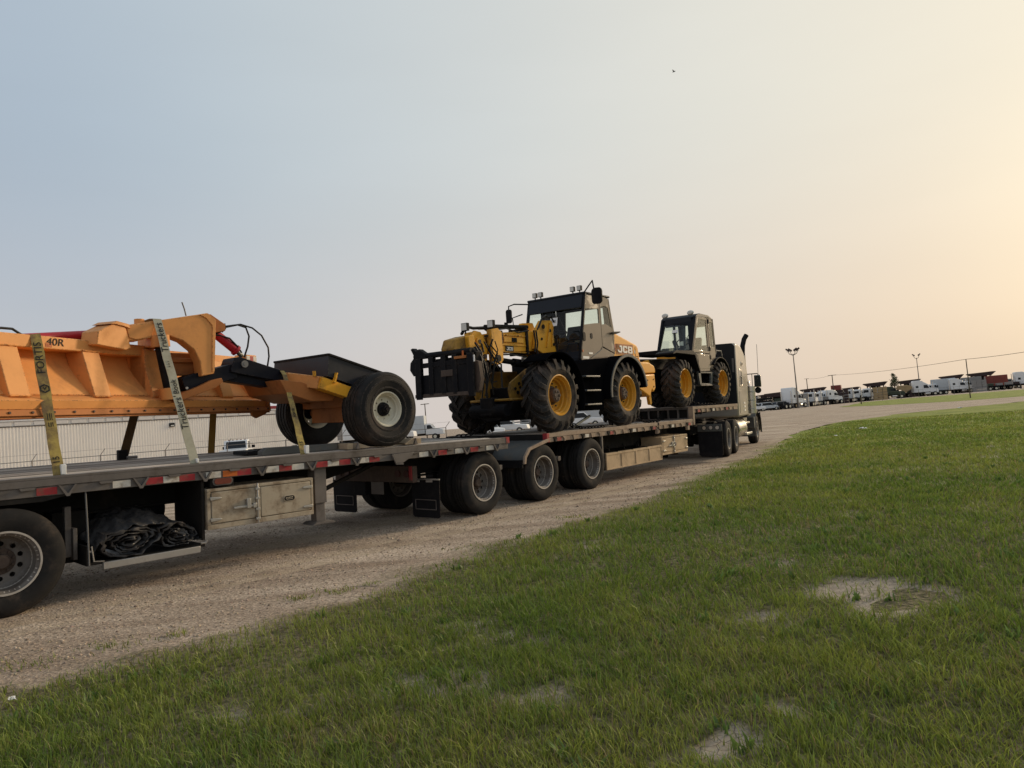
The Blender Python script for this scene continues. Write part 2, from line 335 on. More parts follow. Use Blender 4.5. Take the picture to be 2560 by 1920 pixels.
def road_wheel(parent, x, y, z, out=-1, R=.525, dish=.19, key='road', rimm='rim_g', steer=False, W=.28):
    """one truck wheel, outer face at y, out=-1 faces the near side"""
    k = (key, R, dish, W)
    if k not in WCACHE:
        rr = R*.56; t = MB()
        pr = [(rr, .015), (rr+.02, .0), (rr+.06, -.012), (rr+(R-rr)*.5, -.022), (R-.05, -.012), (R-.02, .012)]
        tw = W-.035; x0 = .018
        for g in range(4):
            gx = x0 + tw*(g+.5)/4 - .006 + .02
            pr += [(R, gx-.028), (R, gx-.004), (R-.016, gx-.003), (R-.016, gx+.010), (R, gx+.011)]
        pr += [(R-.02, W-.012), (R-.05, W+.012), (rr+(R-rr)*.5, W+.022), (rr+.06, W+.012), (rr+.02, W), (rr, W-.015)]
        t.lathe(pr, (0,0,0), 56)
        r = MB(); r.lathe([(rr+.012, .004), (rr+.014, -.006), (rr-.004, -.006), (rr-.012, .012), (rr-.03, .03), (rr-.035, dish-.05), (rr-.055, dish-.015), (rr-.075, dish)], (0,0,0), 40)
        r.lathe([(rr+.01, W-.01), (rr-.02, W-.02), (rr-.04, W*.6)], (0,0,0), 40)
        holes_disc(r, .125, rr-.072, 10, .026, dish, dish+.012)
        h = MB(); h.lathe([(0, dish-.075), (.06, dish-.075), (.072, dish-.06), (.072, dish-.01), (.13, dish-.006), (.135, dish+.01)], (0,0,0), 20)
        for i in range(10):
            a = 2*math.pi*i/10+.3; px, pz = .108*math.cos(a), .108*math.sin(a); h.cyl((px, dish+.002, pz), (px, dish-.028, pz), .013, n=6)
        h.tube([(0, dish-.02, .07), (.012, dish-.06, .12), (.03, dish-.11, .17)], .005, 6)
        lp = MB().lathe([(rr+.016, .004), (rr+.016, -.010), (rr-.002, -.010), (rr-.010, .010), (rr-.026, .026), (rr-.032, dish-.06), (rr-.050, dish-.02)], (0,0,0), 56)
        WCACHE[k] = (t.mesh('tyre', M['rubber']), r.mesh('wheel', M[rimm]), h.mesh('hub', M['hub']), lp.mesh('rim_lip', M['lip']))
    tm, rm, hm, lm = WCACHE[k]; of = Vector(OFF.get(root_of(parent).name, (0,0,0)))
    w = link('wheel', rm, parent); w.location = Vector((x, y, z)) - of
    w.rotation_euler = (0, random.random()*6, 0) if out < 0 else (0, random.random()*6, math.pi)
    link('tyre', tm, w); link('hub', hm, w); link('rim_lip', lm, w)
    return w
def ag_wheel(parent, x, y, z, out, R, W, rr, key, rimm='rim_y', hubm='hub', nl=17, face=-1):
    """tractor tyre with raised chevron lugs on a dished rim"""
    if key not in WCACHE:
        t = MB(); Rc = R-.055
        pr = [(rr, .03), (rr+.03, .005), (rr+(Rc-rr)*.45, -.02), (Rc-.10, .0), (Rc-.035, .05), (Rc, W*.3), (Rc+.004, W*.5), (Rc, W*.7), (Rc-.035, W-.05), (Rc-.10, W), (rr+(Rc-rr)*.45, W+.02), (rr+.03, W-.005), (rr, W-.03)]
        t.lathe(pr, (0,0,0), 64)
        for side in (0, 1):
            for i in range(nl):
                base = 2*math.pi*(i + .5*side)/nl
                st = [(.54, 0, Rc-.01, R), (.40, .13, Rc-.01, R), (.24, .27, Rc-.012, R), (.06, .38, Rc-.05, R-.018), (-.045, .43, Rc-.17, Rc-.07)]
                ring = []
                for fy, th, lo, hi in st:
                    yy = W*fy if side == 0 else W*(1-fy); hw = (.034 if fy > .3 else .048)/R
                    for rad, ww in ((lo, hw*1.35), (hi, hw)):
                        for sgn in (-1, 1):
                            a = base + th + sgn*ww
                            ring.append((rad*math.cos(a), yy, rad*math.sin(a)))
                fs = [(0,1,3,2), (16,18,19,17)]
                for q in range(4):
                    a = 4*q; b = a+4; fs += [(a+2, a+3, b+3, b+2), (a, a+2, b+2, b), (a+1, b+1, b+3, a+3)]
                if side: fs = [tuple(reversed(f)) for f in fs]
                t.add(ring, fs)
        r = MB(); r.lathe([(rr+.012, .03), (rr+.016, .015), (rr-.005, .012), (rr-.02, .03), (rr-.03, .07), (rr-.05, .085), (rr-.055, .15), (rr-.085, .165), (rr-.09, .22)], (0,0,0), 48)
        r.lathe([(rr-.09, .22), (rr-.14, .225), (.12, .225)], (0,0,0), 48)
        r.lathe([(rr+.01, W-.02), (rr-.03, W-.05), (rr-.06, .24)], (0,0,0), 48)
        h = MB(); h.lathe([(0, .085), (.10, .085), (.135, .10), (.15, .13), (.15, .2), (.19, .215), (.195, .226)], (0,0,0), 24)
        for i in range(10):
            a = 2*math.pi*i/10; h.cyl((.235*math.cos(a), .228, .235*math.sin(a)), (.235*math.cos(a), .195, .235*math.sin(a)), .016, n=6)
        for i in range(6):
            a = 2*math.pi*i/6; h.cyl((.085*math.cos(a), .09, .085*math.sin(a)), (.085*math.cos(a), .07, .085*math.sin(a)), .026, n=7)
        if key == 'ag2': h = MB(); h.lathe([(0, .195), (.12, .195), (.17, .205), (.19, .226)], (0, 0, 0), 24); h.cyl((.05, .196, .05), (.05, .17, .05), .03, n=8)
        WCACHE[key] = (t.mesh('tyre', M['rubber_ag'], angle=30), r.mesh('wheel', M[rimm]), h.mesh('hub', M[hubm]))
    tm, rm, hm = WCACHE[key]; of = Vector(OFF.get(root_of(parent).name, (0,0,0)))
    w = link('wheel', rm, parent); w.location = Vector((x, y, z)) - of; w.rotation_euler = (0, random.random()*6, 0 if out < 0 else math.pi)
    link('tyre', tm, w); link('hub', hm, w); return w

def block_jcb(name, parent, m, x0, x1, z0, z1, y, t=.008, slope=0.0):
    """heavy block letters J C B on a face that looks to the near side"""
    H = z1-z0; Wl = (x1-x0)/3.3; g = Wl*.15; s = Wl*.30; hz_ = H*.24; mb = MB()
    def P(ox, pts): mb.prism([(ox+px*Wl, z0+pz*H) for px, pz in pts], 'y', y-t, y)
    a = s/Wl; b = .24
    P(x0, [(.45, 1), (1, 1), (1, .22), (.82, 0), (.18, 0), (0, .22), (0, .38), (a, .38), (a, b), (1-a, b), (1-a, 1-b), (.45, 1-b)])
    P(x0+Wl+g, [(1, .64), (1, .82), (.84, 1), (.16, 1), (0, .82), (0, .18), (.16, 0), (.84, 0), (1, .18), (1, .36), (1-a, .36), (1-a, b), (a, b), (a, 1-b), (1-a, 1-b), (1-a, .64)])
    ox = x0+2*(Wl+g)
    P(ox, [(0, 0), (a, 0), (a, 1), (0, 1)])
    for q in ([(a, 0), (.86, 0), (1, .14), (1, .40), (.9, .5), (a, .5), (a, .40), (1-a, .40), (1-a, .18), (a, .18)], [(a, .5), (.9, .5), (.97, .6), (.97, .86), (.84, 1), (a, 1), (a, .82), (1-a-.03, .82), (1-a-.03, .60), (a, .60)]): P(ox, q)
    mb.v = [(p[0], p[1], p[2]+slope*(p[0]-x0)) for p in mb.v]
    return mb.build(name, m, parent, smooth=False)
# ------------------------------------------------------------------ ground
def vnoise(x, y, sc, seed):
    r = np.random.default_rng(seed).random((64, 64)); x = np.asarray(x)/sc; y = np.asarray(y)/sc
    xi = np.floor(x).astype(int); yi = np.floor(y).astype(int); fx = x-xi; fy = y-yi; fx = fx*fx*(3-2*fx); fy = fy*fy*(3-2*fy)
    g = lambda a, b: r[a % 64, b % 64]
    return (g(xi,yi)*(1-fx)+g(xi+1,yi)*fx)*(1-fy) + (g(xi,yi+1)*(1-fx)+g(xi+1,yi+1)*fx)*fy
def fbm(x, y, sc, seed): return .55*vnoise(x,y,sc,seed)+.3*vnoise(x,y,sc/2.1,seed+1)+.15*vnoise(x,y,sc/4.3,seed+2)
PATH = np.array([(-15.7,-4.9),(-5.06,6.93),(-1.71,10.65),(.31,13.19),(3.35,17.16),(5.97,20.49),(9.48,27.68),(14.7,38.5)])
def road_d(x, y):
    """signed distance to the left of the line of near-side wheels"""
    x = np.asarray(x, float); y = np.asarray(y, float); best = np.full(x.shape, 1e9); sg = np.zeros(x.shape)
    for a, b in zip(PATH[:-1], PATH[1:]):
        d = b-a; L2 = d@d; t = np.clip(((x-a[0])*d[0]+(y-a[1])*d[1])/L2, 0, 1); ex = x-a[0]-t*d[0]; ey = y-a[1]-t*d[1]; q = np.hypot(ex, ey)
        s = np.sign(d[0]*ey-d[1]*ex); m = q < best; best = np.where(m, q, best); sg = np.where(m, s*q, sg)
    return sg
def hgt(x, y):
    d = road_d(x, y); h = .0385*np.clip(d, 0, 2.75)*np.clip((16-d)/11, 0, 1)
    rut = np.clip((24-np.hypot(x, y))/8, 0, 1)*(.55+.9*(vnoise(x, y, 2.3, 12)-.3))
    h = h - rut*(.026*np.exp(-((d+.42)/.13)**2) + .022*np.exp(-((d+.86)/.10)**2) - .016*np.exp(-((d+.63)/.10)**2) - .018*np.exp(-((d+1.05)/.10)**2)) - .02*rut*(np.exp(-((d-1.0)/.15)**2) + np.exp(-((d-1.7)/.15)**2))
    k = np.clip((d+1.2)/1.2, 0, 1)*np.clip((30-np.hypot(x, y))/10, 0, 1)
    return h + k*(.030*(fbm(x, y, .9, 5)-.5) + .02*(vnoise(x, y, .33, 9)-.5)) * np.where((d > -.1) & (d < 2.9), .5, 1)
def track(x, y):
    d = road_d(x, y); r = np.hypot(x, y); w = .35+1.0*fbm(x, y, 1.6, 12)
    return np.clip(w*(np.exp(-((d+.42)/.15)**2) + .9*np.exp(-((d+.86)/.12)**2) + .8*np.exp(-((d-1.0)/.3)**2) + .8*np.exp(-((d-4.2)/.35)**2) + .8*np.exp(-((d-6.0)/.35)**2)), 0, 1)*np.clip((60-r)/40, 0, 1)
def axis(f0, f1, step, lo, hi):
    a = [f0]; q = step
    while a[-1] > lo: q *= 1.22; a.append(a[-1]-q)
    b = list(np.arange(f0+step, f1, step)); q = step; c = [b[-1]]
    while c[-1] < hi: q *= 1.22; c.append(c[-1]+q)
    return np.array(a[::-1] + b + c[1:])
gx = axis(-12, 13, .11, -2500, 2500); gy = axis(2, 28, .11, -900, 4500)
X, Y = np.meshgrid(gx, gy, indexing='ij'); Zg = hgt(X.ravel(), Y.ravel())
ny = len(gy); idx = np.arange(len(gx)*ny).reshape(len(gx), ny)
fc = np.stack([idx[:-1,:-1], idx[1:,:-1], idx[1:,1:], idx[:-1,1:]], -1).reshape(-1, 4)
def np_mesh(name, v, faces, m):
    me = bpy.data.meshes.new(name); v = np.asarray(v, np.float32); k = faces.shape[1]
    me.vertices.add(len(v)); me.vertices.foreach_set('co', v.ravel()); me.loops.add(faces.size); me.loops.foreach_set('vertex_index', faces.astype(np.int32).ravel())
    me.polygons.add(len(faces)); me.polygons.foreach_set('loop_start', np.arange(0, faces.size, k, dtype=np.int32)); me.polygons.foreach_set('loop_total', np.full(len(faces), k, np.int32))
    me.update(calc_edges=True); me.validate(); me.materials.append(m); return me
def gmat(name, build):
    m = bpy.data.materials.new(name); m.use_nodes = True; t = m.node_tree; b = t.nodes['Principled BSDF']; b.inputs['Roughness'].default_value = .95; b.inputs['Specular IOR Level'].default_value = .15
    def N(k, **kw):
        n = t.nodes.new(k)
        for a, c in kw.items(): setattr(n, a, c)
        return n
    q = build(t, N, t.links.new, b)
    if isinstance(q, tuple) and len(q) == 2 and q[0] is not None: t.links.new(q[0], b.inputs['Base Color']); t.links.new(q[1], b.inputs['Normal'])
    return m
def gravel(t, N, L, b):
    tcn = N('ShaderNodeTexCoord'); mp = N('ShaderNodeMapping'); mp.inputs['Rotation'].default_value = (0, 0, R_(-50)); mp.inputs['Scale'].default_value = (.25, 1.6, 1); L(tcn.outputs['Object'], mp.inputs[0])
    s = N('ShaderNodeTexNoise'); s.inputs['Scale'].default_value = 1.1; s.inputs['Detail'].default_value = 6; L(mp.outputs[0], s.inputs['Vector'])
    n = N('ShaderNodeTexNoise'); n.inputs['Scale'].default_value = 26; n.inputs['Detail'].default_value = 8; n.inputs['Roughness'].default_value = .75; L(tcn.outputs['Object'], n.inputs['Vector'])
    v = N('ShaderNodeTexVoronoi'); v.inputs['Scale'].default_value = 48; L(tcn.outputs['Object'], v.inputs['Vector'])
    big = N('ShaderNodeTexNoise'); big.inputs['Scale'].default_value = .22; big.inputs['Detail'].default_value = 3; L(tcn.outputs['Object'], big.inputs['Vector'])
    r = N('ShaderNodeValToRGB'); e = r.color_ramp.elements; e[0].position = .33; e[0].color = (.29, .21, .14, 1); e[1].position = .68; e[1].color = (.56, .45, .335, 1); L(s.outputs['Fac'], r.inputs[0])
    r2 = N('ShaderNodeValToRGB'); e = r2.color_ramp.elements; e[0].position = .3; e[0].color = (.55, .53, .51, 1); e[1].position = .72; e[1].color = (1.35, 1.32, 1.28, 1); L(n.outputs['Fac'], r2.inputs[0])
    m1 = N('ShaderNodeMixRGB', blend_type='MULTIPLY'); m1.inputs[0].default_value = 1; L(r.outputs[0], m1.inputs[1]); L(r2.outputs[0], m1.inputs[2])
    vv = N('ShaderNodeMixRGB', blend_type='OVERLAY'); vv.inputs[0].default_value = .45; bw = N('ShaderNodeRGBToBW'); L(v.outputs['Color'], bw.inputs[0]); L(m1.outputs[0], vv.inputs[1]); L(bw.outputs[0], vv.inputs[2])
    hs = N('ShaderNodeHueSaturation'); hs.inputs['Saturation'].default_value = .8; L(vv.outputs[0], hs.inputs['Color'])
    m2 = N('ShaderNodeMixRGB'); L(big.outputs['Fac'], m2.inputs[0]); L(hs.outputs[0], m2.inputs[1]); 
    g = N('ShaderNodeMixRGB', blend_type='MULTIPLY'); g.inputs[0].default_value = 1; g.inputs[2].default_value = (1.05, 1.02, 1.0, 1); L(hs.outputs[0], g.inputs[1]); L(g.outputs[0], m2.inputs[2])
    tk_ = N('ShaderNodeAttribute', attribute_name='track'); tm = N('ShaderNodeMath', operation='MULTIPLY'); tm.inputs[1].default_value = .75; L(tk_.outputs['Fac'], tm.inputs[0]); m3 = N('ShaderNodeMixRGB'); m3.inputs[2].default_value = (.50, .40, .285, 1); L(tm.outputs[0], m3.inputs[0]); L(m2.outputs[0], m3.inputs[1]); m2 = m3
    bp = N('ShaderNodeBump'); bp.inputs['Strength'].default_value = .8; bp.inputs['Distance'].default_value = .012; L(v.outputs['Distance'], bp.inputs['Height'])
    bp2 = N('ShaderNodeBump'); bp2.inputs['Strength'].default_value = .7; bp2.inputs['Distance'].default_value = .03; L(n.outputs['Fac'], bp2.inputs['Height']); L(bp.outputs[0], bp2.inputs['Normal']); return m2.outputs[0], bp2.outputs[0]
def turf(t, N, L, b):
    tcn = N('ShaderNodeTexCoord'); a = N('ShaderNodeTexNoise'); a.inputs['Scale'].default_value = .55; a.inputs['Detail'].default_value = 8; L(tcn.outputs['Object'], a.inputs['Vector'])
    f = N('ShaderNodeTexNoise'); f.inputs['Scale'].default_value = 22; f.inputs['Detail'].default_value = 6; L(tcn.outputs['Object'], f.inputs['Vector'])
    ln = N('ShaderNodeVectorMath', operation='LENGTH'); L(tcn.outputs['Object'], ln.inputs[0]); mr = N('ShaderNodeMapRange'); mr.inputs[1].default_value = 7; mr.inputs[2].default_value = 24; L(ln.outputs['Value'], mr.inputs[0])
    g = N('ShaderNodeValToRGB'); e = g.color_ramp.elements; e[0].position = .3; e[0].color = (.165, .215, .04, 1); e[1].position = .72; e[1].color = (.31, .33, .075, 1); L(a.outputs['Fac'], g.inputs[0])
    s = N('ShaderNodeValToRGB'); e = s.color_ramp.elements; e[0].position = .35; e[0].color = (.09, .08, .04, 1); e[1].position = .75; e[1].color = (.24, .20, .12, 1); L(f.outputs['Fac'], s.inputs[0])
    m = N('ShaderNodeMixRGB'); L(mr.outputs[0], m.inputs[0]); L(s.outputs[0], m.inputs[1]); L(g.outputs[0], m.inputs[2])
    m2 = N('ShaderNodeMixRGB', blend_type='MULTIPLY'); m2.inputs[0].default_value = .6; r2 = N('ShaderNodeValToRGB'); e = r2.color_ramp.elements; e[0].position = .3; e[0].color = (.5, .5, .5, 1); e[1].position = .7; e[1].color = (1.3, 1.3, 1.3, 1); L(f.outputs['Fac'], r2.inputs[0]); L(m.outputs[0], m2.inputs[1]); L(r2.outputs[0], m2.inputs[2])
    bp = N('ShaderNodeBump'); bp.inputs['Strength'].default_value = 1; bp.inputs['Distance'].default_value = .06; L(f.outputs['Fac'], bp.inputs['Height']); return m2.outputs[0], bp.outputs[0]
def pale(t, N, L, b):
    tcn = N('ShaderNodeTexCoord'); f = N('ShaderNodeTexNoise'); f.inputs['Scale'].default_value = 14; f.inputs['Detail'].default_value = 9; f.inputs['Roughness'].default_value = .7; L(tcn.outputs['Object'], f.inputs['Vector'])
    v = N('ShaderNodeTexVoronoi', feature='DISTANCE_TO_EDGE'); v.inputs['Scale'].default_value = 17; L(tcn.outputs['Object'], v.inputs['Vector'])
    s = N('ShaderNodeValToRGB'); e = s.color_ramp.elements; e[0].position = .3; e[0].color = (.20, .165, .125, 1); e[1].position = .7; e[1].color = (.44, .375, .30, 1); L(f.outputs['Fac'], s.inputs[0])
    r = N('ShaderNodeMapRange'); r.inputs[2].default_value = .05; r.inputs[3].default_value = .55; L(v.outputs['Distance'], r.inputs[0])
    m = N('ShaderNodeVectorMath', operation='SCALE'); L(s.outputs[0], m.inputs[0]); L(r.outputs[0], m.inputs['Scale']); 
    bp = N('ShaderNodeBump'); bp.inputs['Strength'].default_value = .6; bp.inputs['Distance'].default_value = .02; L(r.outputs[0], bp.inputs['Height']); return m.outputs[0], bp.outputs[0]
def blend(t, N, L, b):
    at = N('ShaderNodeAttribute', attribute_name='cover'); sp = N('ShaderNodeSeparateColor'); L(at.outputs['Color'], sp.inputs[0])
    g = gravel(t, N, L, b); u = turf(t, N, L, b); p = pale(t, N, L, b); o = []
    for i in (0, 1):
        m1 = N('ShaderNodeMixRGB'); L(sp.outputs[0], m1.inputs[0]); L(g[i], m1.inputs[1]); L(u[i], m1.inputs[2])
        m2 = N('ShaderNodeMixRGB'); L(sp.outputs[1], m2.inputs[0]); L(m1.outputs[0], m2.inputs[1]); L(p[i], m2.inputs[2]); o.append(m2.outputs[0])
    return tuple(o)
GRAVEL = gmat('gravel', gravel); TURF = gmat('turf', turf); PALE = gmat('dry pale soil', pale)
me = np_mesh('ground', np.stack([X.ravel(), Y.ravel(), Zg], 1), fc, GRAVEL); me.shade_smooth()
me.attributes.new('track', 'FLOAT', 'POINT').data.foreach_set('value', track(X.ravel(), Y.ravel()).astype(np.float32))
tag(link('ground', me), kind='structure')

EDGE = [(140,118),(70,80.5),(38.17,53.45),(32.1,51.0),(25.6,48.0),(18.57,41.3),(13.58,33.9),(10.02,27.04),(7.53,21.8),(5.76,18.8),(4.4,16.6),(3.2,14.3),(2.19,12.7),(1.62,11.5),(.69,10.3),(-.41,9.0),(-1.17,7.6),(-1.68,6.6),(-2.26,5.96),(-2.65,5.5),(-3.05,5.15),(-3.45,4.85),(-3.9,4.45),(-6,2.3),(-11,-3)]
def wobble(pts, amp, step, seed):
    o = []
    for (a, b), (c, d) in zip(pts[:-1], pts[1:]):
        n = max(1, min(60, int(math.hypot(c-a, d-b)/step)))
        for i in range(n):
            t = i/n; x = a+(c-a)*t; y = b+(d-b)*t; q = amp*min(1+math.hypot(x, y)/25, 4)
            o.append((x + q*(float(fbm(x, y, 1.1, seed))-.5)*2, y + q*(float(fbm(x+31, y+17, 1.1, seed))-.5)*2))
    return o + [pts[-1]]
FIELD = wobble(EDGE, .22, .35, 21) + [(-30,-40),(160,-40),(400,60),(400,200)]
FAR = [p for p in EDGE if p[1] > 21] + [(8.6, 20.5), (7.5, 17.5), (4.5, 13), (1.8, 9), (-.4, 6), (-2, 3.5), (-4, 1), (-9, -5)] + [(-30,-40),(160,-40),(400,60),(400,200)]
def sheet(name, pts, z, m, kind='structure'):
    import bmesh
    bm = bmesh.new(); vs = [bm.verts.new((x, y, z)) for x, y in pts]; f = bm.faces.new(vs)
    if f.normal.z < 0: f.normal_flip()
    bmesh.ops.triangulate(bm, faces=[f]); me = bpy.data.meshes.new(name); bm.to_mesh(me); bm.free(); me.materials.append(m)
    o = link(name, me); o['kind'] = kind; return o
sheet('grass_field', FAR[:9] and wobble(FAR[:8], .22, .6, 21) + FAR[8:], .004, TURF)
sheet('grass_verge', wobble([(200,183),(110,112),(80,91),(51.9,73.5),(46.9,76),(46.2,85.5),(47.2,103.5),(60.9,127.0),(72,148),(86,155),(92,146),(112,133),(230,215)], .3, 3, 31), .010, TURF)
PATCH = [[(2.2,5.62),(2.5,5.82),(2.85,5.70),(3.06,5.32),(2.92,4.98),(2.62,4.86),(2.42,4.74),(2.12,4.83),(2.24,5.12),(2.06,5.38)],
         [(.60,3.08),(.74,3.30),(.90,3.36),(1.0,3.14),(.82,2.98)], [(1.12,3.42),(1.2,3.58),(1.3,3.48),(1.2,3.32)],
         [(-.3,5.0),(-.22,5.12),(-.1,5.05),(-.2,4.92)]]
# ------------------------------------------------------------------ grass blades and stones
def inside(px, py, poly):
    r = np.zeros(px.shape, bool); n = len(poly)
    for i in range(n):
        x1, y1 = poly[i]; x2, y2 = poly[(i+1) % n]
        if y1 == y2: continue
        r ^= ((y1 > py) != (y2 > py)) & (px < (x2-x1)*(py-y1)/(y2-y1)+x1)
    return r
def edge_dist(px, py):
    best = np.full(px.shape, 1e9)
    for (a, b), (c, d) in zip(EDGE[:-1], EDGE[1:]):
        dx, dy = c-a, d-b; t = np.clip(((px-a)*dx+(py-b)*dy)/(dx*dx+dy*dy), 0, 1); best = np.minimum(best, np.hypot(px-a-t*dx, py-b-t*dy))
    return best
def patch_amt(x, y):
    r = np.zeros(x.shape)
    for p in PATCH:
        xx = x + .16*(fbm(x, y, .25, 7)-.5) + .10*(fbm(x, y, .09, 17)-.5); yy = y + .16*(fbm(x, y, .25, 8)-.5) + .10*(fbm(x, y, .09, 18)-.5); pc = np.array(p); c0 = pc.mean(0); k_ = sum(inside(c0[0]+(xx-c0[0])*f, c0[1]+(yy-c0[1])*f, p).astype(float) for f in (.86, .95, 1.05, 1.2))/4; r = np.maximum(r, k_*np.clip(.35+1.3*fbm(x, y, .13, 19), 0, 1))
    th = fbm(x, y, .8, 61); r = np.maximum(r, .7*np.clip((th-.70)*9, 0, 1)*np.clip((fbm(x, y, .12, 63)-.35)*6, 0, 1))
    return r
def signed_edge(x, y):
    s = np.where(inside(x, y, EDGE + [(-30,-40),(160,-40),(400,60),(400,200)]), 1, -1); return edge_dist(x, y)*s
ux = np.arange(-7.5, 13.5, .065); uy = np.arange(.6, 25.5, .065); UX, UY = np.meshgrid(ux, uy, indexing='ij'); fxp, fyp = UX.ravel(), UY.ravel()
sg_ = signed_edge(fxp, fyp); cov = np.clip((sg_ + 1.0*(fbm(fxp, fyp, .75, 201)-.5) + .45*(fbm(fxp, fyp, .16, 202)-.5))/.55 + .4, 0, 1); pal = patch_amt(fxp, fyp)*(sg_ > .3)
zz_ = hgt(fxp, fyp) + .004 + .010*cov + .028*cov*(fbm(fxp, fyp, .45, 203)-.4) - .010*pal
id_ = np.arange(len(ux)*len(uy)).reshape(len(ux), len(uy)); q4 = np.stack([id_[:-1,:-1], id_[1:,:-1], id_[1:,1:], id_[:-1,1:]], -1).reshape(-1, 4)
q4 = q4[(cov[q4].max(1) > 0) & (sg_[q4].max(1) > -.75)]
uniq, inv = np.unique(q4, return_inverse=True); me = np_mesh('grass_field', np.stack([fxp, fyp, zz_], 1)[uniq], inv.reshape(q4.shape), gmat('turf edge', blend)); me.shade_smooth()
cvr = np.zeros((len(uniq), 4), np.float32); cvr[:,0] = cov[uniq]; cvr[:,1] = pal[uniq]; cvr[:,3] = 1
me.attributes.new('track', 'FLOAT', 'POINT').data.foreach_set('value', track(fxp[uniq], fyp[uniq]).astype(np.float32))
me.attributes.new('cover', 'FLOAT_COLOR', 'POINT').data.foreach_set('color', cvr.ravel()); tag(link('grass_field', me), kind='structure')
def turf_z(x, y):
    i = np.clip(np.round((x-ux[0])/.065).astype(int), 0, len(ux)-1); j = np.clip(np.round((y-uy[0])/.065).astype(int), 0, len(uy)-1)
    return np.where((x > ux[0]) & (x < ux[-1]) & (y > uy[0]) & (y < uy[-1]), zz_.reshape(len(ux), len(uy))[i, j], .004)
RHO, RB = 5600, 4.2
def sample_wedge(n, r0, r1, p):
    """radii with density ~ r^-p per area inside the wedge in view and a margin round it"""
    u = RNG.random(n); k = 2-p
    r = (r0**k + u*(r1**k-r0**k))**(1/k) if abs(k) > 1e-6 else r0*(r1/r0)**u
    th = R_(-52) + R_(104)*RNG.random(n); return r*np.sin(th), r*np.cos(th), r
nb1 = int(RHO*R_(104)*.5*(RB**2-1.7**2)); nb2 = int(RHO*R_(104)*RB**1.8*(46**.2-RB**.2)/.2)
x1, y1, q1 = sample_wedge(nb1, 1.7, RB, 0); x2, y2, q2 = sample_wedge(nb2, RB, 46, 1.8)
bx = np.concatenate([x1, x2]); by = np.concatenate([y1, y2]); br = np.concatenate([q1, q2])
ed = signed_edge(bx, by); ok = ed + 1.0*(fbm(bx, by, .75, 201)-.5) + .5*(fbm(bx, by, .16, 202)-.5) > -.05
dens = np.clip(.12 + ed/1.3, .05, 1)*np.clip(.30+1.3*fbm(bx, by, 1.7, 61), .25, 1)*np.clip(1.9-2.6*np.abs(fbm(bx, by, .5, 66)-.5)*1.6, .35, 1)
dens = np.where(br < 26, dens*(1-.93*patch_amt(bx, by)), dens)
cl = vnoise(bx, by, .09, 77); dens *= np.where(br < 9, np.clip(.45+1.1*cl, 0, 1), 1)
ok &= RNG.random(len(bx)) < dens
bx, by, br, ed = bx[ok], by[ok], br[ok], ed[ok]
# loose tufts that stand in the gravel
tx, ty = [], []
for cx, cy, n, s in [(-2.15,6.75,70,.07),(-1.85,6.95,90,.10),(-1.55,7.15,60,.06),(-2.85,5.80,50,.06),(-3.25,5.62,80,.12),(-3.75,5.30,90,.14),(.75,10.75,60,.10),(-.85,8.75,30,.06)]:
    tx.append(cx + s*RNG.standard_normal(n)); ty.append(cy + s*.8*RNG.standard_normal(n))
tx = np.concatenate(tx); ty = np.concatenate(ty)
bx = np.concatenate([bx, tx]); by = np.concatenate([by, ty]); br = np.concatenate([br, np.hypot(tx, ty)]); ed = np.concatenate([ed, np.full(len(tx), .1)])
wx_, wy_, wr_ = sample_wedge(360, 2.2, 18, 1.3); okw = signed_edge(wx_, wy_) > .1; wx_, wy_ = wx_[okw], wy_[okw]; nw = 11
wlx = np.repeat(wx_, nw) + .03*RNG.standard_normal(len(wx_)*nw); wly = np.repeat(wy_, nw) + .03*RNG.standard_normal(len(wx_)*nw); NT = len(tx); NW = len(wlx)
bx = np.concatenate([bx[:-NT], wlx, bx[-NT:]]); by = np.concatenate([by[:-NT], wly, by[-NT:]]); br = np.hypot(bx, by); ed = np.concatenate([ed[:-NT], np.full(NW, 1.0), ed[-NT:]])
WS = slice(len(bx)-NT-NW, len(bx)-NT)
n = len(bx); z0 = turf_z(bx, by)-.003; z0[-len(tx):] = hgt(tx, ty)-.002
cv = fbm(bx, by, 1.3, 90); cs = vnoise(bx, by, .16, 91)
H = (.030 + .055*RNG.random(n))*(.65+.55*cs)*(.8+.45*cv)*np.clip(.5+ed*.9, .5, 1); H = np.where(RNG.random(n) < .04, H*1.5, H); H *= np.clip(1.1-br/140, .7, 1.1)
Wd = .0021*(.7+.7*RNG.random(n))*np.maximum(1, br/RB)**.95
Wd[WS] *= 3.2; H[WS] = .03+.05*RNG.random(NW)
a = RNG.random(n)*2*math.pi; ax_, ay_ = np.cos(a), np.sin(a)
la = RNG.random(n)*2*math.pi*.8 + 1.1 + 5*(cv-.5); lean = H*(.2+1.1*RNG.random(n)**1.3); lx, ly = np.cos(la)*lean, np.sin(la)*lean
V = np.empty((n, 5, 3), np.float32)
V[:,0] = np.stack([bx-ax_*Wd, by-ay_*Wd, z0], 1); V[:,1] = np.stack([bx+ax_*Wd, by+ay_*Wd, z0], 1)
V[:,2] = np.stack([bx+lx*.35-ax_*Wd*.8, by+ly*.35-ay_*Wd*.8, z0+H*.62], 1); V[:,3] = np.stack([bx+lx*.35+ax_*Wd*.8, by+ly*.35+ay_*Wd*.8, z0+H*.62], 1)
V[:,4] = np.stack([bx+lx, by+ly, z0+H], 1)
b5 = np.arange(n)[:,None]*5; tris = np.concatenate([b5+np.array([[0,1,3]]), b5+np.array([[0,3,2]]), b5+np.array([[2,3,4]])])
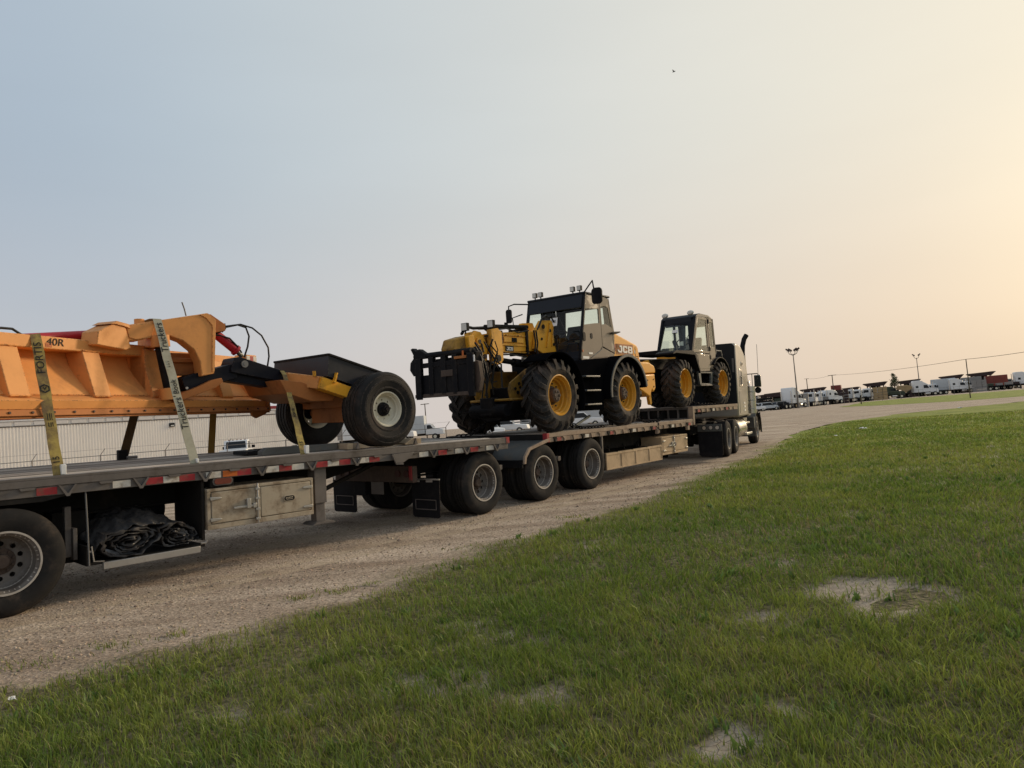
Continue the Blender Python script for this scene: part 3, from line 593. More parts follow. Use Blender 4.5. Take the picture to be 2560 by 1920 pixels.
def leafmat(name):
    m = bpy.data.materials.new(name); m.use_nodes = True; t = m.node_tree; t.nodes.clear(); L = t.links.new
    o = t.nodes.new('ShaderNodeOutputMaterial'); at = t.nodes.new('ShaderNodeAttribute'); at.attribute_name = 'tint'; d = t.nodes.new('ShaderNodeBsdfDiffuse'); tr = t.nodes.new('ShaderNodeBsdfTranslucent'); g = t.nodes.new('ShaderNodeBsdfGlossy'); g.inputs['Roughness'].default_value = .45
    g.inputs[0].default_value = (.6, .6, .55, 1)
    x = t.nodes.new('ShaderNodeMixShader'); x.inputs[0].default_value = .38; y = t.nodes.new('ShaderNodeMixShader'); y.inputs[0].default_value = .035
    L(at.outputs['Color'], d.inputs[0]); L(at.outputs['Color'], tr.inputs[0]); L(d.outputs[0], x.inputs[1]); L(tr.outputs[0], x.inputs[2]); L(x.outputs[0], y.inputs[1]); L(g.outputs[0], y.inputs[2]); L(y.outputs[0], o.inputs[0]); return m
BLADE = leafmat('grass blade')
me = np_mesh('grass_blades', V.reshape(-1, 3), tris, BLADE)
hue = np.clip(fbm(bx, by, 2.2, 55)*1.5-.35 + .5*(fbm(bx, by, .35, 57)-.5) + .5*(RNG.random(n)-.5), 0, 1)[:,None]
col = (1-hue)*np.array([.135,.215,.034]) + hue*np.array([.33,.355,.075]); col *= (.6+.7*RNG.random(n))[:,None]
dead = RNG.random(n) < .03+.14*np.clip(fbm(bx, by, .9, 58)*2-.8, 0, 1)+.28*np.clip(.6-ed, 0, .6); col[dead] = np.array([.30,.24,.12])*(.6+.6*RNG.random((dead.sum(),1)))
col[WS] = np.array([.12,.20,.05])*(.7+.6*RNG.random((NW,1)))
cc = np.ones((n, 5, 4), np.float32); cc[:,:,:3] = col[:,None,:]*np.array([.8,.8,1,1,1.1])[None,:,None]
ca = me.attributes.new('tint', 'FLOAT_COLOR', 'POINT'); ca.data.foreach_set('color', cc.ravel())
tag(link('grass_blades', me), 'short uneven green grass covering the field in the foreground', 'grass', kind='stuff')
# stones
ns = 52000; sx, sy, sr = sample_wedge(ns, 3.2, 20, 1.0)
d = road_d(sx, sy); ok = (~inside(sx, sy, FIELD) | (edge_dist(sx, sy) < .35)) & (d < 4) & (RNG.random(ns) < np.clip(.25+1.2*fbm(sx, sy, .8, 70), 0, 1)*(1-.8*track(sx, sy)))
sx, sy, sr = sx[ok], sy[ok], sr[ok]; ns = len(sx)
size = (.004+.012*RNG.random(ns)**2.5)*np.maximum(1, (sr/7)**.5); size = np.where(RNG.random(ns) < .012, size*1.9, size)
octv = np.array([(1,0,0),(-1,0,0),(0,1,0),(0,-1,0),(0,0,.75),(0,0,-.5)]); octf = np.array([(0,2,4),(2,1,4),(1,3,4),(3,0,4),(2,0,5),(1,2,5),(3,1,5),(0,3,5)])
sv = octv[None]*(size[:,None,None]*(.6+.8*RNG.random((ns,6,1)))); ra = RNG.random(ns)*6.28; c, s = np.cos(ra)[:,None], np.sin(ra)[:,None]
sv = np.stack([sv[:,:,0]*c-sv[:,:,1]*s+sx[:,None], sv[:,:,0]*s+sv[:,:,1]*c+sy[:,None], sv[:,:,2]+hgt(sx, sy)[:,None]+.002], -1)
STONE = leafmat('stone'); STONE.node_tree.nodes
me = np_mesh('gravel_stones', sv.reshape(-1, 3), (np.arange(ns)[:,None,None]*6+octf[None]).reshape(-1, 3), gmat('loose stone', lambda t, N, L, b: (lambda at: (setattr(at, 'attribute_name', 'tint'), L(at.outputs['Color'], b.inputs['Base Color'])))(N('ShaderNodeAttribute'))))
sc_ = np.array([.38,.30,.225])*(.5+1.1*RNG.random((ns,1)))*(1+.12*(RNG.random((ns,3))-.5)); cc = np.ones((ns,6,4), np.float32); cc[:,:,:3] = sc_[:,None,:]
ca = me.attributes.new('tint', 'FLOAT_COLOR', 'POINT'); ca.data.foreach_set('color', cc.ravel())
tag(link('gravel_stones', me), 'loose brown gravel stones scattered over the dirt road', 'gravel', kind='stuff')
# ------------------------------------------------------------------ rear flatbed trailer
def xf(mb, m4, i0=0):
    mb.v[i0:] = [tuple(m4 @ Vector(p)) for p in mb.v[i0:]]; return mb
def planks(parent, x0, x1, y0, y1, z, n, m, m_near=None, gap=.012, nnear=2):
    """deck boards, each a part of its own"""
    w = (y1-y0)/n; of = Vector(OFF[root_of(parent).name]); L = x1-x0
    for mm, lo, hi in ((m_near or m, 0, nnear), (m, nnear, n)):
        b = MB().box(0, L, 0, w-gap, -.036, 0); me = b.mesh('plank', mm)
        for i in range(lo, hi):
            o = link('plank', me, parent); o.location = Vector((x0, y0+i*w, z+random.uniform(-.009, .001))) - of
def oval(mb, cx, cz, rx, rz, y0, y1, n=24, rr=None):
    rr = min(rx, rz) if rr is None else rr; pts = []
    for i in range(n):
        t = 2*math.pi*i/n; c, s = math.cos(t), math.sin(t)
        pts.append((cx + math.copysign(max(rx-rr, 0), c) + rr*c, cz + math.copysign(max(rz-rr, 0), s) + rr*s))
    mb.prism(pts, 'y', y0, y1); return pts
def toolbox(parent, x0, x1, y0, y1, z0, z1, m, emblem=True, words=True):
    h = z1-z0; L = x1-x0; xm = x0 + L*.435
    tb = MB().box(x0, x1, y0+.02, y1, z0, z1)
    for a in ((x0, x1, z1-.035, z1), (x0, x1, z0, z0+.06), (x0, x0+.045, z0+.06, z1-.035), (x1-.035, x1, z0+.06, z1-.035)): tb.box(a[0], a[1], y0, y0+.022, a[2], a[3])
    t = tb.build('toolbox', m, parent, .006)
    for k, (a, b) in enumerate(((x0+.052, xm-.012), (xm+.06, x1-.043))):
        d = MB().box(a, b, y0-.004, y0+.018, z0+.068, z1-.043).build('door', m, t, .008)
        hx = a if k == 0 else b; s = 1 if k == 0 else -1
        for fz in (.24, .76):
            z = z0 + h*fz; MB().prism([(hx-s*.02, z-.02), (hx+s*.10*L/1.4, z-.012), (hx+s*.12*L/1.4, z), (hx+s*.10*L/1.4, z+.012), (hx-s*.02, z+.02)], 'y', y0-.022, y0-.005).build('hinge', M['alu'], t, .004)
    MB().box(xm-.01, xm+.055, y0-.002, y0+.017, z0+.066, z1-.04).build('centre_post', m, t, .004)
    q = MB().cyl((xm+.012, y0-.016, z0+.01), (xm+.012, y0-.016, z1+.01), .012, n=8)
    for fz in (.12, .36, .64, .88): q.box(xm-.02, xm+.035, y0-.03, y0-.003, z0+h*fz-.014, z0+h*fz+.014)
    q.build('lock_rod', M['alu'], t, .003)
    q = MB().box(xm-.30*L/1.4, xm-.02, y0-.035, y0-.018, z0+h*.44, z0+h*.44+.026).box(xm-.14*L/1.4, xm-.09*L/1.4, y0-.045, y0-.005, z0+h*.42, z0+h*.66).box(xm-.06, xm-.015, y0-.042, y0-.005, z0+h*.41, z0+h*.53)
    q.build('latch_handle', M['alu'], t, .004)
    if emblem:
        cx, cz = x0+L*.75, z0+h*.53; e = MB(); oval(e, cx, cz, .085*L/1.4, .042*h/.48, y0-.012, y0-.003, 28, .042*h/.48)
        e = e.build('emblem', m, t, .004); g = MB(); oval(g, cx, cz, .072*L/1.4, .031*h/.48, y0-.0135, y0-.0115, 28, .031*h/.48); g.build('emblem_field', M['frame'], e)
        g = MB()
        for i in range(5): g.box(cx-.052+i*.021, cx-.052+i*.021+.014, y0-.016, y0-.013, cz-.002+i*.0016, cz+.013+i*.0016)
        g.box(cx-.045, cx+.045, y0-.016, y0-.013, cz-.014, cz-.008); g.build('emblem_relief', m, e)
    return t
rt = thing('flatbed_trailer', 'long grey flatbed trailer with wooden deck and red white tape, nearest the camera', 'trailer', FR, (3, 1.3, 0))
ZD = 1.332; X0, X1 = -3.8, 7.29
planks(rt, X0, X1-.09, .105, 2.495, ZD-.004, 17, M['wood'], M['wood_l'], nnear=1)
for s, y0, y1, yl in ((-1, 0, .1, .012), (1, 2.5, 2.6, 2.555)):
    r = MB().box(X0, X1, y0, y1, ZD-.028, ZD).box(X0, X1, y0 if s < 0 else y1-.02, y0+.02 if s < 0 else y1, ZD-.098, ZD-.028)
    r.box(X0, X1-.02, yl, yl+.022, ZD-.195, ZD-.099); r.build('side_rail', M['rail'], rt, .004)
MB().box(X1-.088, X1-.002, .1, 2.5, ZD-.15, ZD-.006).build('front_rail', M['frame'], rt, .004)
def tapes(parent, lst, y, z0, z1, w=.18):
    for c, x in lst: MB().box(x, x+w, y-.004, y+.004, z0, z1).build('reflective_tape', M['tape_'+c], parent)
tapes(rt, [('r', .29), ('w', .99), ('r', 1.33), ('w', 1.515), ('r', 1.69), ('w', 2.0), ('o', 2.205), ('r', 2.385), ('w', 2.76), ('r', 2.945), ('w', 3.12), ('r', 3.48), ('w', 3.66), ('r', 3.845), ('w', 4.16), ('r', 4.345), ('w', 5.27), ('r', 5.66), ('w', 6.02), ('r', 6.36), ('w', 6.73), ('r', -.5), ('w', -.9)], .010, ZD-.185, ZD-.112)
MB().box(X1-.075, X1+.004, -.006, .06, ZD-.10, ZD+.004).build('end_marker', M['tape_r'], rt)
for k in range(-6, 10):
    x = .56 + .712*k
    if X0 < x < X1-.2:
        MB().prism([(x-.085, ZD-.099), (x-.065, ZD-.099), (x-.004, ZD-.185), (x+.004, ZD-.185), (x+.065, ZD-.099), (x+.085, ZD-.099), (x+.014, ZD-.215), (x-.014, ZD-.215)], 'y', -.022, .008).build('stake_bracket', M['rail'], rt)
    x += .36
    if X0 < x < X1-.2: MB().prism([(x-.07, ZD-.099), (x+.07, ZD-.099), (x+.055, ZD-.124), (x-.055, ZD-.124)], 'y', -.02, .011).build('rope_hook', M['rail'], rt)
for y in (.78, 1.74):
    pr = [(X0, ZD-.06), (X1-.1, ZD-.06), (X1-.1, ZD-.24), (5.0, ZD-.26), (3.9, ZD-.48), (X0, ZD-.48)]
    b = MB().prism(pr, 'y', y, y+.02); b.box(X0, 3.9, y-.07, y+.09, ZD-.50, ZD-.48).box(X0, X1-.1, y-.07, y+.09, ZD-.075, ZD-.06); b.build('main_beam', M['frame'], rt)
me = MB().box(-.03, .03, .045, 2.54, ZD-.16, ZD-.04).mesh('crossmember', M['frame'], (0, 1.3, 0))
for k in range(20): link('crossmember', me, rt).location = (X0+.2+k*.55-3, 0, 0)
toolbox(rt, 2.0, 3.42, 0.0, .55, .54, 1.02, M['boxal'])
hz_ = MB().box(2.06, 2.35, .03, .18, 1.035, 1.165).build('marker_lamp', M['frame'], rt, .004)
e = MB(); oval(e, 2.205, 1.10, .125, .05, .014, .03, 24, .05); e.build('bezel', M['rail'], hz_); e = MB(); oval(e, 2.205, 1.10, .105, .035, .004, .02, 24, .035); e.build('lens', M['lens'], hz_)
for y in (.07, 2.33):
    g = MB().box(3.49, 3.67, y, y+.17, .66, 1.22).box(3.51, 3.65, y+.02, y+.15, .41, .67).build('landing_leg', M['rail'] if y < 1 else M['frame'], rt, .006)
    MB().prism([(3.41, .385), (3.77, .385), (3.71, .42), (3.47, .42)], 'y', y-.05, y+.22).build('foot_pad', M['rail'], g, .004)
pl_ = MB().prism([(4.74, ZD-.10), (5.14, ZD-.10), (5.10, ZD-.16), (4.92, ZD-.245), (4.80, ZD-.235)], 'y', -.03, -.012).build('winch_plate', M['rail'], rt, .004); MB().tube([(4.72, -.035, ZD-.11), (4.79, -.04, ZD-.25), (4.92, -.04, ZD-.26)], .011, 6).build('winch_hook', M['rail'], pl_)
MB().beam((3.575, .37, .9), (3.575, 2.22, .9), .05, .05).build('leg_cross_shaft', M['frame'], rt)
MB().beam((3.6, .3, .75), (5.0, .8, 1.05), .05, .05).build('leg_brace', M['frame'], rt)
MB().box(1.955, 1.985, .04, .8, .43, 1.13).build('rack_side_plate', M['frame'], rt)
rk = MB().box(.74, 1.99, .06, .78, .355, .38).box(.74, .77, .06, .78, .38, .56).build('tarp_rack', M['frame'], rt)
MB().box(.89, 1.92, .02, .062, .30, .372).build('rack_lip', M['alu'], rk, .004)
MB().tube([(.735, .035, 1.14), (.745, .03, .8), (.755, .03, .36)], .009, 6).build('rack_rod', M['steel'], rk)
MB().tube([(1.93, .03, .40), (1.99, .03, .40), (2.0, .03, .43)], .012, 6).tube([(.78, .03, .56), (.80, .03, .40), (.90, .03, .385)], .008, 6).build('rack_edge', M['alu'], rk)
MB().box(.60, .66, .25, .33, .45, .98).box(.66, .70, .2, .32, .42, .75).build('suspension_hanger', M['rail'], rt, .004)
MB().box(.55, .9, .5, .9, .35, .9).build('air_tank_bracket', M['frame'], rt)
for x in (.02, -1.85):
    for y, o in ((0, -1), (.33, -1), (2.6, 1), (2.27, 1)): road_wheel(rt, x, y, .527, o)
    MB().cyl((x, .3, .525), (x, 2.3, .525), .065, n=12).build('axle', M['frame'], rt)
MB().beam((-2.3, .72, .72), (.7, .72, .72), .08, .12).beam((-2.3, 1.88, .72), (.7, 1.88, .72), .08, .12).build('suspension_beam', M['frame'], rt)
MB().prism([(-3.75, ZD-.2), (-.7, ZD-.2), (-.55, ZD-.24), (.35, ZD-.25), (.62, ZD-.2), (.62, ZD-.196), (-3.75, ZD-.196)], 'y', .02, .5).build('inner_fender', M['frame'], rt)
MB().cyl((.9, .95, .78), (1.85, .95, .78), .13, n=20).build('air_tank', M['black'], rt)
MB().tube([(3.8, 1.3, 1.0), (4.4, 1.2, .95), (5.2, 1.25, 1.06)], .02, 6).build('air_hose', M['hose'], rt)

# rolled tarps lying on the rack
def crumple(o, strength, size):
    sb = o.modifiers.new('fine', 'SUBSURF'); sb.subdivision_type = 'SIMPLE'; sb.levels = 1; sb.render_levels = 1
    for k, (s, z) in enumerate(((strength, size), (strength*.5, size*.35))):
        tx = bpy.data.textures.new('folds', 'CLOUDS'); tx.noise_scale = z; tx.noise_depth = 2; dm = o.modifiers.new('folds', 'DISPLACE'); dm.texture = tx; dm.strength = s; dm.mid_level = .55; dm.texture_coords = 'LOCAL'
def rolled(name, label, cx, cz, rx, rz, y0, y1, turns, ph, squash):
    t = thing(name, label, 'tarp', FR, (cx, .4, .38), 'rolled tarps on the rack'); mb = MB(); n = int(turns*26); th = .009; vs = []
    for i in range(n+1):
        a = ph + 2*math.pi*turns*i/n; f = .10 + .90*i/n; wob = 1 + .09*math.sin(3*a+ph) + .06*math.sin(5.3*a) + .05*math.sin(11.7*a+f*5) + .10*math.sin(a*.61+ph)
        for rr in (f-.022, f+.022):
            for j, y in enumerate((y0 + .035*math.sin(a*1.7+f*9), y0+.12, y1)):
                z = cz + rz*rr*math.sin(a)*wob*(1 if j == 0 else 1.04); vs.append((cx + rx*rr*math.cos(a)*wob + squash*math.sin(a), y, max(z, .385)))
    fs = []
    for i in range(n):
        a, b = 6*i, 6*i+6
        for j in (0, 1): fs += [(a+j, a+j+1, b+j+1, b+j), (a+3+j, b+3+j, b+4+j, a+4+j)]
        fs += [(a, b, b+3, a+3)]
    o = mb.add(vs, fs).build('fabric_roll', M['tarp'], t, angle=60); crumple(o, .05, .11)
    return t
rolled('rolled_tarp', 'black rolled tarp end on the rack, the larger one on the left', 1.17, .55, .33, .165, .045, .74, 4.6, .4, .03)
rolled('rolled_tarp', 'black rolled tarp end on the rack, beside the toolbox', 1.68, .54, .235, .15, .05, .74, 4.1, 2.1, -.02)
t = thing('folded_tarp', 'black folded tarp heaped on top of the two rolled tarps', 'tarp', FR, (1.3, .45, .68))
mb = MB(); n, k = 36, 14; vs = []
for i in range(n+1):
    u = i/n
    for j in range(k+1):
        w = j/k; x = .80+1.16*u; env = .62 + .24*math.sin(math.pi*min(1, u*1.15))**.7 - .16*max(0, u-.75)*4*.5
        vs.append((x + .02*math.sin(9*w+7*u), .05+.70*w, max(.46, env - .14*(1-w)**2 + .018*math.sin(23*u+6*w) + .014*math.sin(41*u-9*w))))
fs = [(i*(k+1)+j, (i+1)*(k+1)+j, (i+1)*(k+1)+j+1, i*(k+1)+j+1) for i in range(n) for j in range(k)]
o = mb.add(vs, fs).build('fabric', M['tarp'], t, angle=60); sm = o.modifiers.new('thickness', 'SOLIDIFY'); sm.thickness = .02; crumple(o, .07, .13)

# ------------------------------------------------------------------ pull-type blade on its wheels
BT = math.atan2(1.47, 3); FBL = Matrix.Translation((0, .38, 0)) @ Matrix.Rotation(BT, 4, 'Z')
pb = thing('pull_blade', 'orange folded dozer blade with black towing arms and two cream wheels', 'blade', FR, (2.5, 1.3, 1.332))
A0, A1 = -2.3, 4.28
def bp(name, mb, m, parent=pb, bevel=.006, **k): return xf(mb, FBL).build(name, m, parent, bevel, **k)
arcp = [(.25, 2.70), (.245, 2.63), (.205, 2.54), (.13, 2.44), (.04, 2.34), (-.04, 2.255), (-.085, 2.205), (-.10, 2.165)]
mold = arcp + [(v+.035, z) for v, z in reversed(arcp)]
mb_ = bp('moldboard', MB().prism(mold, 'x', A0, A1), M['orange'], bevel=0, angle=50)
bp('top_beam', MB().box(A0, 2.12, 0, .37, 2.69, 2.83), M['orange'], bevel=.012)
bp('top_beam', MB().box(2.3, A1-.1, .04, .19, 2.67, 2.80), M['orange'], bevel=.012)
rib = lambda a: MB().prism([(.005, 2.705), (-.175, 2.17), (-.14, 2.125), (.05, 2.125), (.26, 2.69)], 'x', a, a+.235)
for a in (-.95, .06, 1.09, 1.98, 3.3, 3.98): bp('rib', rib(a), M['orange'], bevel=.008)
bp('lower_ledge', MB().prism([(-.10, 2.172), (-.245, 2.115), (-.215, 2.02), (-.02, 2.02), (-.02, 2.15)], 'x', A0, A1-.05), M['orange'], bevel=.004)
ce = bp('cutting_edge', MB().prism([(-.225, 2.018), (-.255, 1.955), (-.235, 1.945), (-.17, 2.018)], 'x', A0, A1+.05), M['orange_dk'], bevel=.002)
bp('edge_wear_strip', MB().prism([(-.19, 2.016), (-.228, 1.925), (-.21, 1.92), (-.14, 2.016)], 'x', A0, A1+.06), M['orange_dk'], ce)
for k in range(22):
    a = -1.0 + k*.25
    if a < A1: bp('bolt', MB().cyl((a, -.235, 1.985), (a, -.258, 1.988), .013, n=6), M['hub'], ce, 0)
bp('end_plate', MB().prism([(.2, 2.72), (-.05, 2.30), (-.25, 2.10), (-.26, 1.95), (-.1, 1.95), (.25, 2.5)], 'x', A1, A1+.03), M['orange_dk'], bevel=.003)
bp('edge_tip', MB().prism([(3.85, 1.95), (4.28, 1.95), (4.20, 1.90), (3.98, 1.84), (3.88, 1.88)], 'y', -.24, -.2), M['orange_dk'], bevel=.003)
bp('end_cap', MB().box(A1-.22, A1+.03, -.02, .2, 2.66, 2.84), M['orange'], bevel=.01)
for i, c in enumerate('wrw'): bp('reflective_tape', MB().box(A1-.22+i*.083, A1-.14+i*.083, -.026, -.019, 2.70, 2.82), M['tape_'+c], bevel=0)
# lifting bracket over the beam, cylinder behind it
br_ = MB().prism([(1.17, 2.77), (1.20, 2.93), (1.42, 3.04), (1.60, 3.02), (1.68, 2.76), (1.60, 2.735)], 'y', -.13, .12); bp('lift_bracket', br_, M['orange'], bevel=.01)
bp('bracket_hood', MB().prism([(1.36, 3.03), (1.45, 3.075), (1.63, 3.055), (1.655, 3.0), (1.60, 3.015), (1.43, 3.035)], 'y', -.15, .14), M['orange'], bevel=.004)
bp('bracket_pin', MB().cyl((1.66, -.05, 2.80), (1.67, -.05, 3.0), .025, n=12), M['steel'], bevel=0)
bp('tilt_cylinder', MB().cyl((.60, .30, 2.82), (1.7, .30, 2.97), .055, n=18).cyl((1.7, .30, 2.97), (2.1, .30, 3.0), .03, n=12), M['red'], bevel=0)
bp('hydraulic_hose', MB().tube([(.05, .18, 2.86), (.28, .2, 2.90), (.42, .22, 2.905), (.55, .26, 2.86), (.72, .3, 2.84)], .014, 8), M['hose'], bevel=0)
tx_ = FBL @ Vector((.74, -.004, 2.768)); d_ = FBL.to_3x3() @ Vector((1, 0, -.02))
put_text('model_lettering', '40R', .115, M['ink'], pb, tx_, d_, (0, 0, 1), shear=.1, sx=1.2)
for a, z, s in ((.62, 2.735, .05), (3.0, 2.73, .06)): bp('warning_label', MB().box(a, a+s*1.6, -.0035, .0, z-.025, z+.02), M['tape_o'], bevel=0)
for a in (-.95, .06, 1.09):
    for v, z, q in ((-.005, 2.70, 1), (-.18, 2.163, -1)): bp('weld_bead', MB().tube([(a+.235*i/6, v-.004, z+.004*math.sin(i*3)*q) for i in range(7)], .009, 6), M['orange'], bevel=0)
bp('bead_line', MB().tube([(A0, -.098, 2.182), (A1-.1, -.098, 2.182)], .008, 6), M['orange'], bevel=0)
# gooseneck with its arch
gp = [(1.30, 2.99), (1.48, 3.04), (2.40, 3.24), (2.53, 3.27), (2.64, 3.18), (2.60, 2.46), (2.43, 2.42), (2.41, 2.62), (2.34, 2.77), (2.20, 2.88), (2.04, 2.935), (1.86, 2.93), (1.66, 2.86), (1.34, 2.84)]
MB().prism(gp, 'y', 1.0, 1.22).build('gooseneck', M['orange'], pb, .012)
MB().prism([(2.415, 3.235), (2.53, 3.262), (2.635, 3.18), (2.598, 2.48), (2.565, 2.48), (2.585, 3.10), (2.50, 3.20)], 'y', .985, .999).build('weld_plate', M['orange'], pb, .003)
MB().prism([(1.50, 3.035), (1.54, 2.89), (1.62, 2.87), (1.80, 2.90), (1.86, 3.10)], 'y', .985, .999).build('doubler_plate', M['orange'], pb, .006)
MB().cyl((1.72, 1.15, 3.08), (1.72, 1.15, 3.15), .06, n=16).build('pivot_cap', M['orange'], pb, .006)
MB().prism([(2.52, 3.26), (2.60, 3.265), (2.80, 3.14), (2.80, 3.05), (2.66, 3.02), (2.61, 3.06)], 'y', 1.06, 1.30).build('cylinder_mount', M['orange_dk'], pb, .006)
MB().tube([(2.33, 1.2, 3.24), (2.31, 1.2, 3.33), (2.28, 1.2, 3.42)], .009, 6).build('antenna', M['steel'], pb)
MB().cyl((1.915, 1.03, 2.88), (2.03, 1.0, 2.18), .075, n=18).build('hinge_post', M['black'], pb)
MB().cyl((2.0, 1.06, 2.88), (2.10, 1.03, 2.2), .02, n=8).build('grease_rod', M['steel'], pb)
for z, x in ((2.86, 1.92), (2.19, 2.03)):
    q = MB().cyl((x, 1.02, z-.07), (x-.012, 1.02, z+.08), .115, n=20); q.box(x-.10, x+.10, 1.02, 1.5, z-.06, z+.07); q.build('hinge_lug', M['orange'], pb, .006)
bp('hinge_backing', MB().box(1.98, 2.3, -.05, .20, 2.12, 2.78), M['orange'], bevel=.01)
bp('hinge_gusset', MB().prism([(-.05, 2.78), (-.32, 2.14), (-.05, 2.10)], 'x', 2.28, 2.31), M['orange'], bevel=.003)
MB().box(2.1, 2.55, 1.30, 1.42, 2.45, 2.75).box(2.15, 2.5, 1.25, 1.45, 2.62, 2.68).build('valve_block', M['orange_dk'], pb, .01)
a1 = MB().prism([(2.21, 2.40), (2.34, 2.45), (2.97, 2.62), (2.97, 2.41), (2.26, 2.22)], 'y', 1.10, 1.40).build('tow_arm', M['arm'], pb, .008)
MB().cyl((2.27, 1.085, 2.27), (2.27, 1.1, 2.27), .018, n=10).build('bolt', M['alu'], a1)
a2 = MB().prism([(2.93, 2.69), (3.00, 2.70), (3.74, 2.49), (3.74, 2.335), (2.87, 2.485), (2.865, 2.53)], 'y', 1.07, 1.43).build('swing_arm', M['arm'], pb, .008)
MB().cyl((3.06, 1.045, 2.60), (3.06, 1.07, 2.60), .05, n=18).cyl((3.06, 1.04, 2.60), (3.06, 1.05, 2.60), .022, n=6).build('pivot_pin', M['steel'], a2)
MB().prism([(2.80, 2.44), (3.0, 2.47), (3.62, 2.32), (3.5, 2.27), (2.95, 2.35), (2.78, 2.38)], 'y', 1.14, 1.36).build('lower_link', M['arm'], pb, .006)
MB().prism([(2.09, 2.08), (2.62, 2.27), (2.72, 2.35), (2.70, 2.40), (2.56, 2.37), (2.40, 2.29), (2.09, 2.17)], 'y', 1.0, 1.22).build('skid_shoe', M['orange_dk'], pb, .006)
c_ = MB().cyl((2.66, 1.18, 3.06), (3.0, 1.18, 2.80), .062, n=20)
for f in (0, 1): p = Vector((2.66, 1.18, 3.06)).lerp(Vector((3.0, 1.18, 2.80)), f); d = Vector((.34, 0, -.26)).normalized(); c_.cyl(p-d*.02, p+d*.02, .078, n=20)
cy = c_.build('lift_cylinder', M['red'], pb, .004); MB().cyl((3.0, 1.18, 2.80), (3.09, 1.18, 2.72), .035, n=12).build('piston_rod', M['chrome'], cy)
MB().cyl((2.66, 1.245, 3.03), (2.98, 1.245, 2.79), .014, n=8).build('pressure_pipe', M['red'], cy)
MB().cyl((2.64, 1.08, 3.08), (2.64, 1.30, 3.08), .05, n=14).build('cylinder_clevis', M['red'], cy)
for pts in ([(2.72, 3.06), (2.83, 3.12), (3.05, 3.16), (3.22, 3.12), (3.36, 3.02), (3.46, 2.85), (3.46, 2.72), (3.44, 2.58)], [(2.80, 3.10), (3.0, 3.15), (3.13, 3.12), (3.17, 3.0), (3.14, 2.85), (3.09, 2.70)],
            [(2.62, 3.0), (2.75, 2.99), (2.88, 2.955), (3.0, 2.85), (3.05, 2.76)], [(2.60, 2.94), (2.66, 2.90), (2.665, 2.83), (2.63, 2.74)], [(2.62, 3.02), (2.72, 3.10), (2.82, 3.15), (2.83, 3.09), (2.78, 3.04)], [(2.58, 2.98), (2.68, 3.0), (2.76, 3.05)]):
    MB().tube([(x, 1.12+.01*math.sin(i*2+x*7), z) for i, (x, z) in enumerate(pts)], .0125, 8).build('hydraulic_hose', M['hose'], pb)
for s in (-1, 1):
    y = 1.25 + s*.66
    MB().beam((3.68, 1.25+s*.06, 2.415), (3.97, y, 2.31), .15, .18).build('yoke_spread', M['orange'], pb, .008)
    MB().beam((3.92, y, 2.31), (4.78, y, 2.05), .17, .175).build('yoke_leg', M['jcb'] if s < 0 else M['orange_dk'], pb, .008)
MB().prism([(3.4, 2.36), (3.74, 2.33), (4.0, 2.22), (4.3, 2.14), (4.25, 2.05), (3.9, 2.05), (3.5, 2.17)], 'y', .72, 1.8).build('yoke_pan', M['orange_dk'], pb, .006)
MB().beam((3.86, .58, 2.40), (3.86, .58, 2.48), .05, .03).build('tie_lug', M['jcb'], pb, .004); MB().beam((4.12, .49, 2.30), (4.17, .49, 2.45), .06, .03).build('tie_lug', M['jcb'], pb, .004)
MB().box(4.55, 5.1, .62, 2.05, 1.95, 2.14).box(4.62, 5.0, .8, 1.9, 1.72, 1.96).cyl((4.87, .45, 1.89), (4.87, 2.25, 1.89), .07, n=14).build('axle_housing', M['orange_dk'], pb, .01)
bx_ = MB().prism([(4.06, 2.71), (5.12, 2.42), (5.06, 2.10), (4.03, 2.40)], 'y', .505, 2.03).build('ballast_box', M['boxnavy'], pb, .004)
rimq = MB()
for p, q in (((4.06, .5), (5.12, .5)), ((4.06, 2.03), (5.12, 2.03)), ((4.06, .5), (4.06, 2.03)), ((5.12, .5), (5.12, 2.03))):
    zz = lambda x: 2.718-(x-4.06)*.2736; rimq.beam((p[0], p[1], zz(p[0])), (q[0], q[1], zz(q[0])), .035, .03)
rimq.build('box_rim', M['black'], bx_, .004)
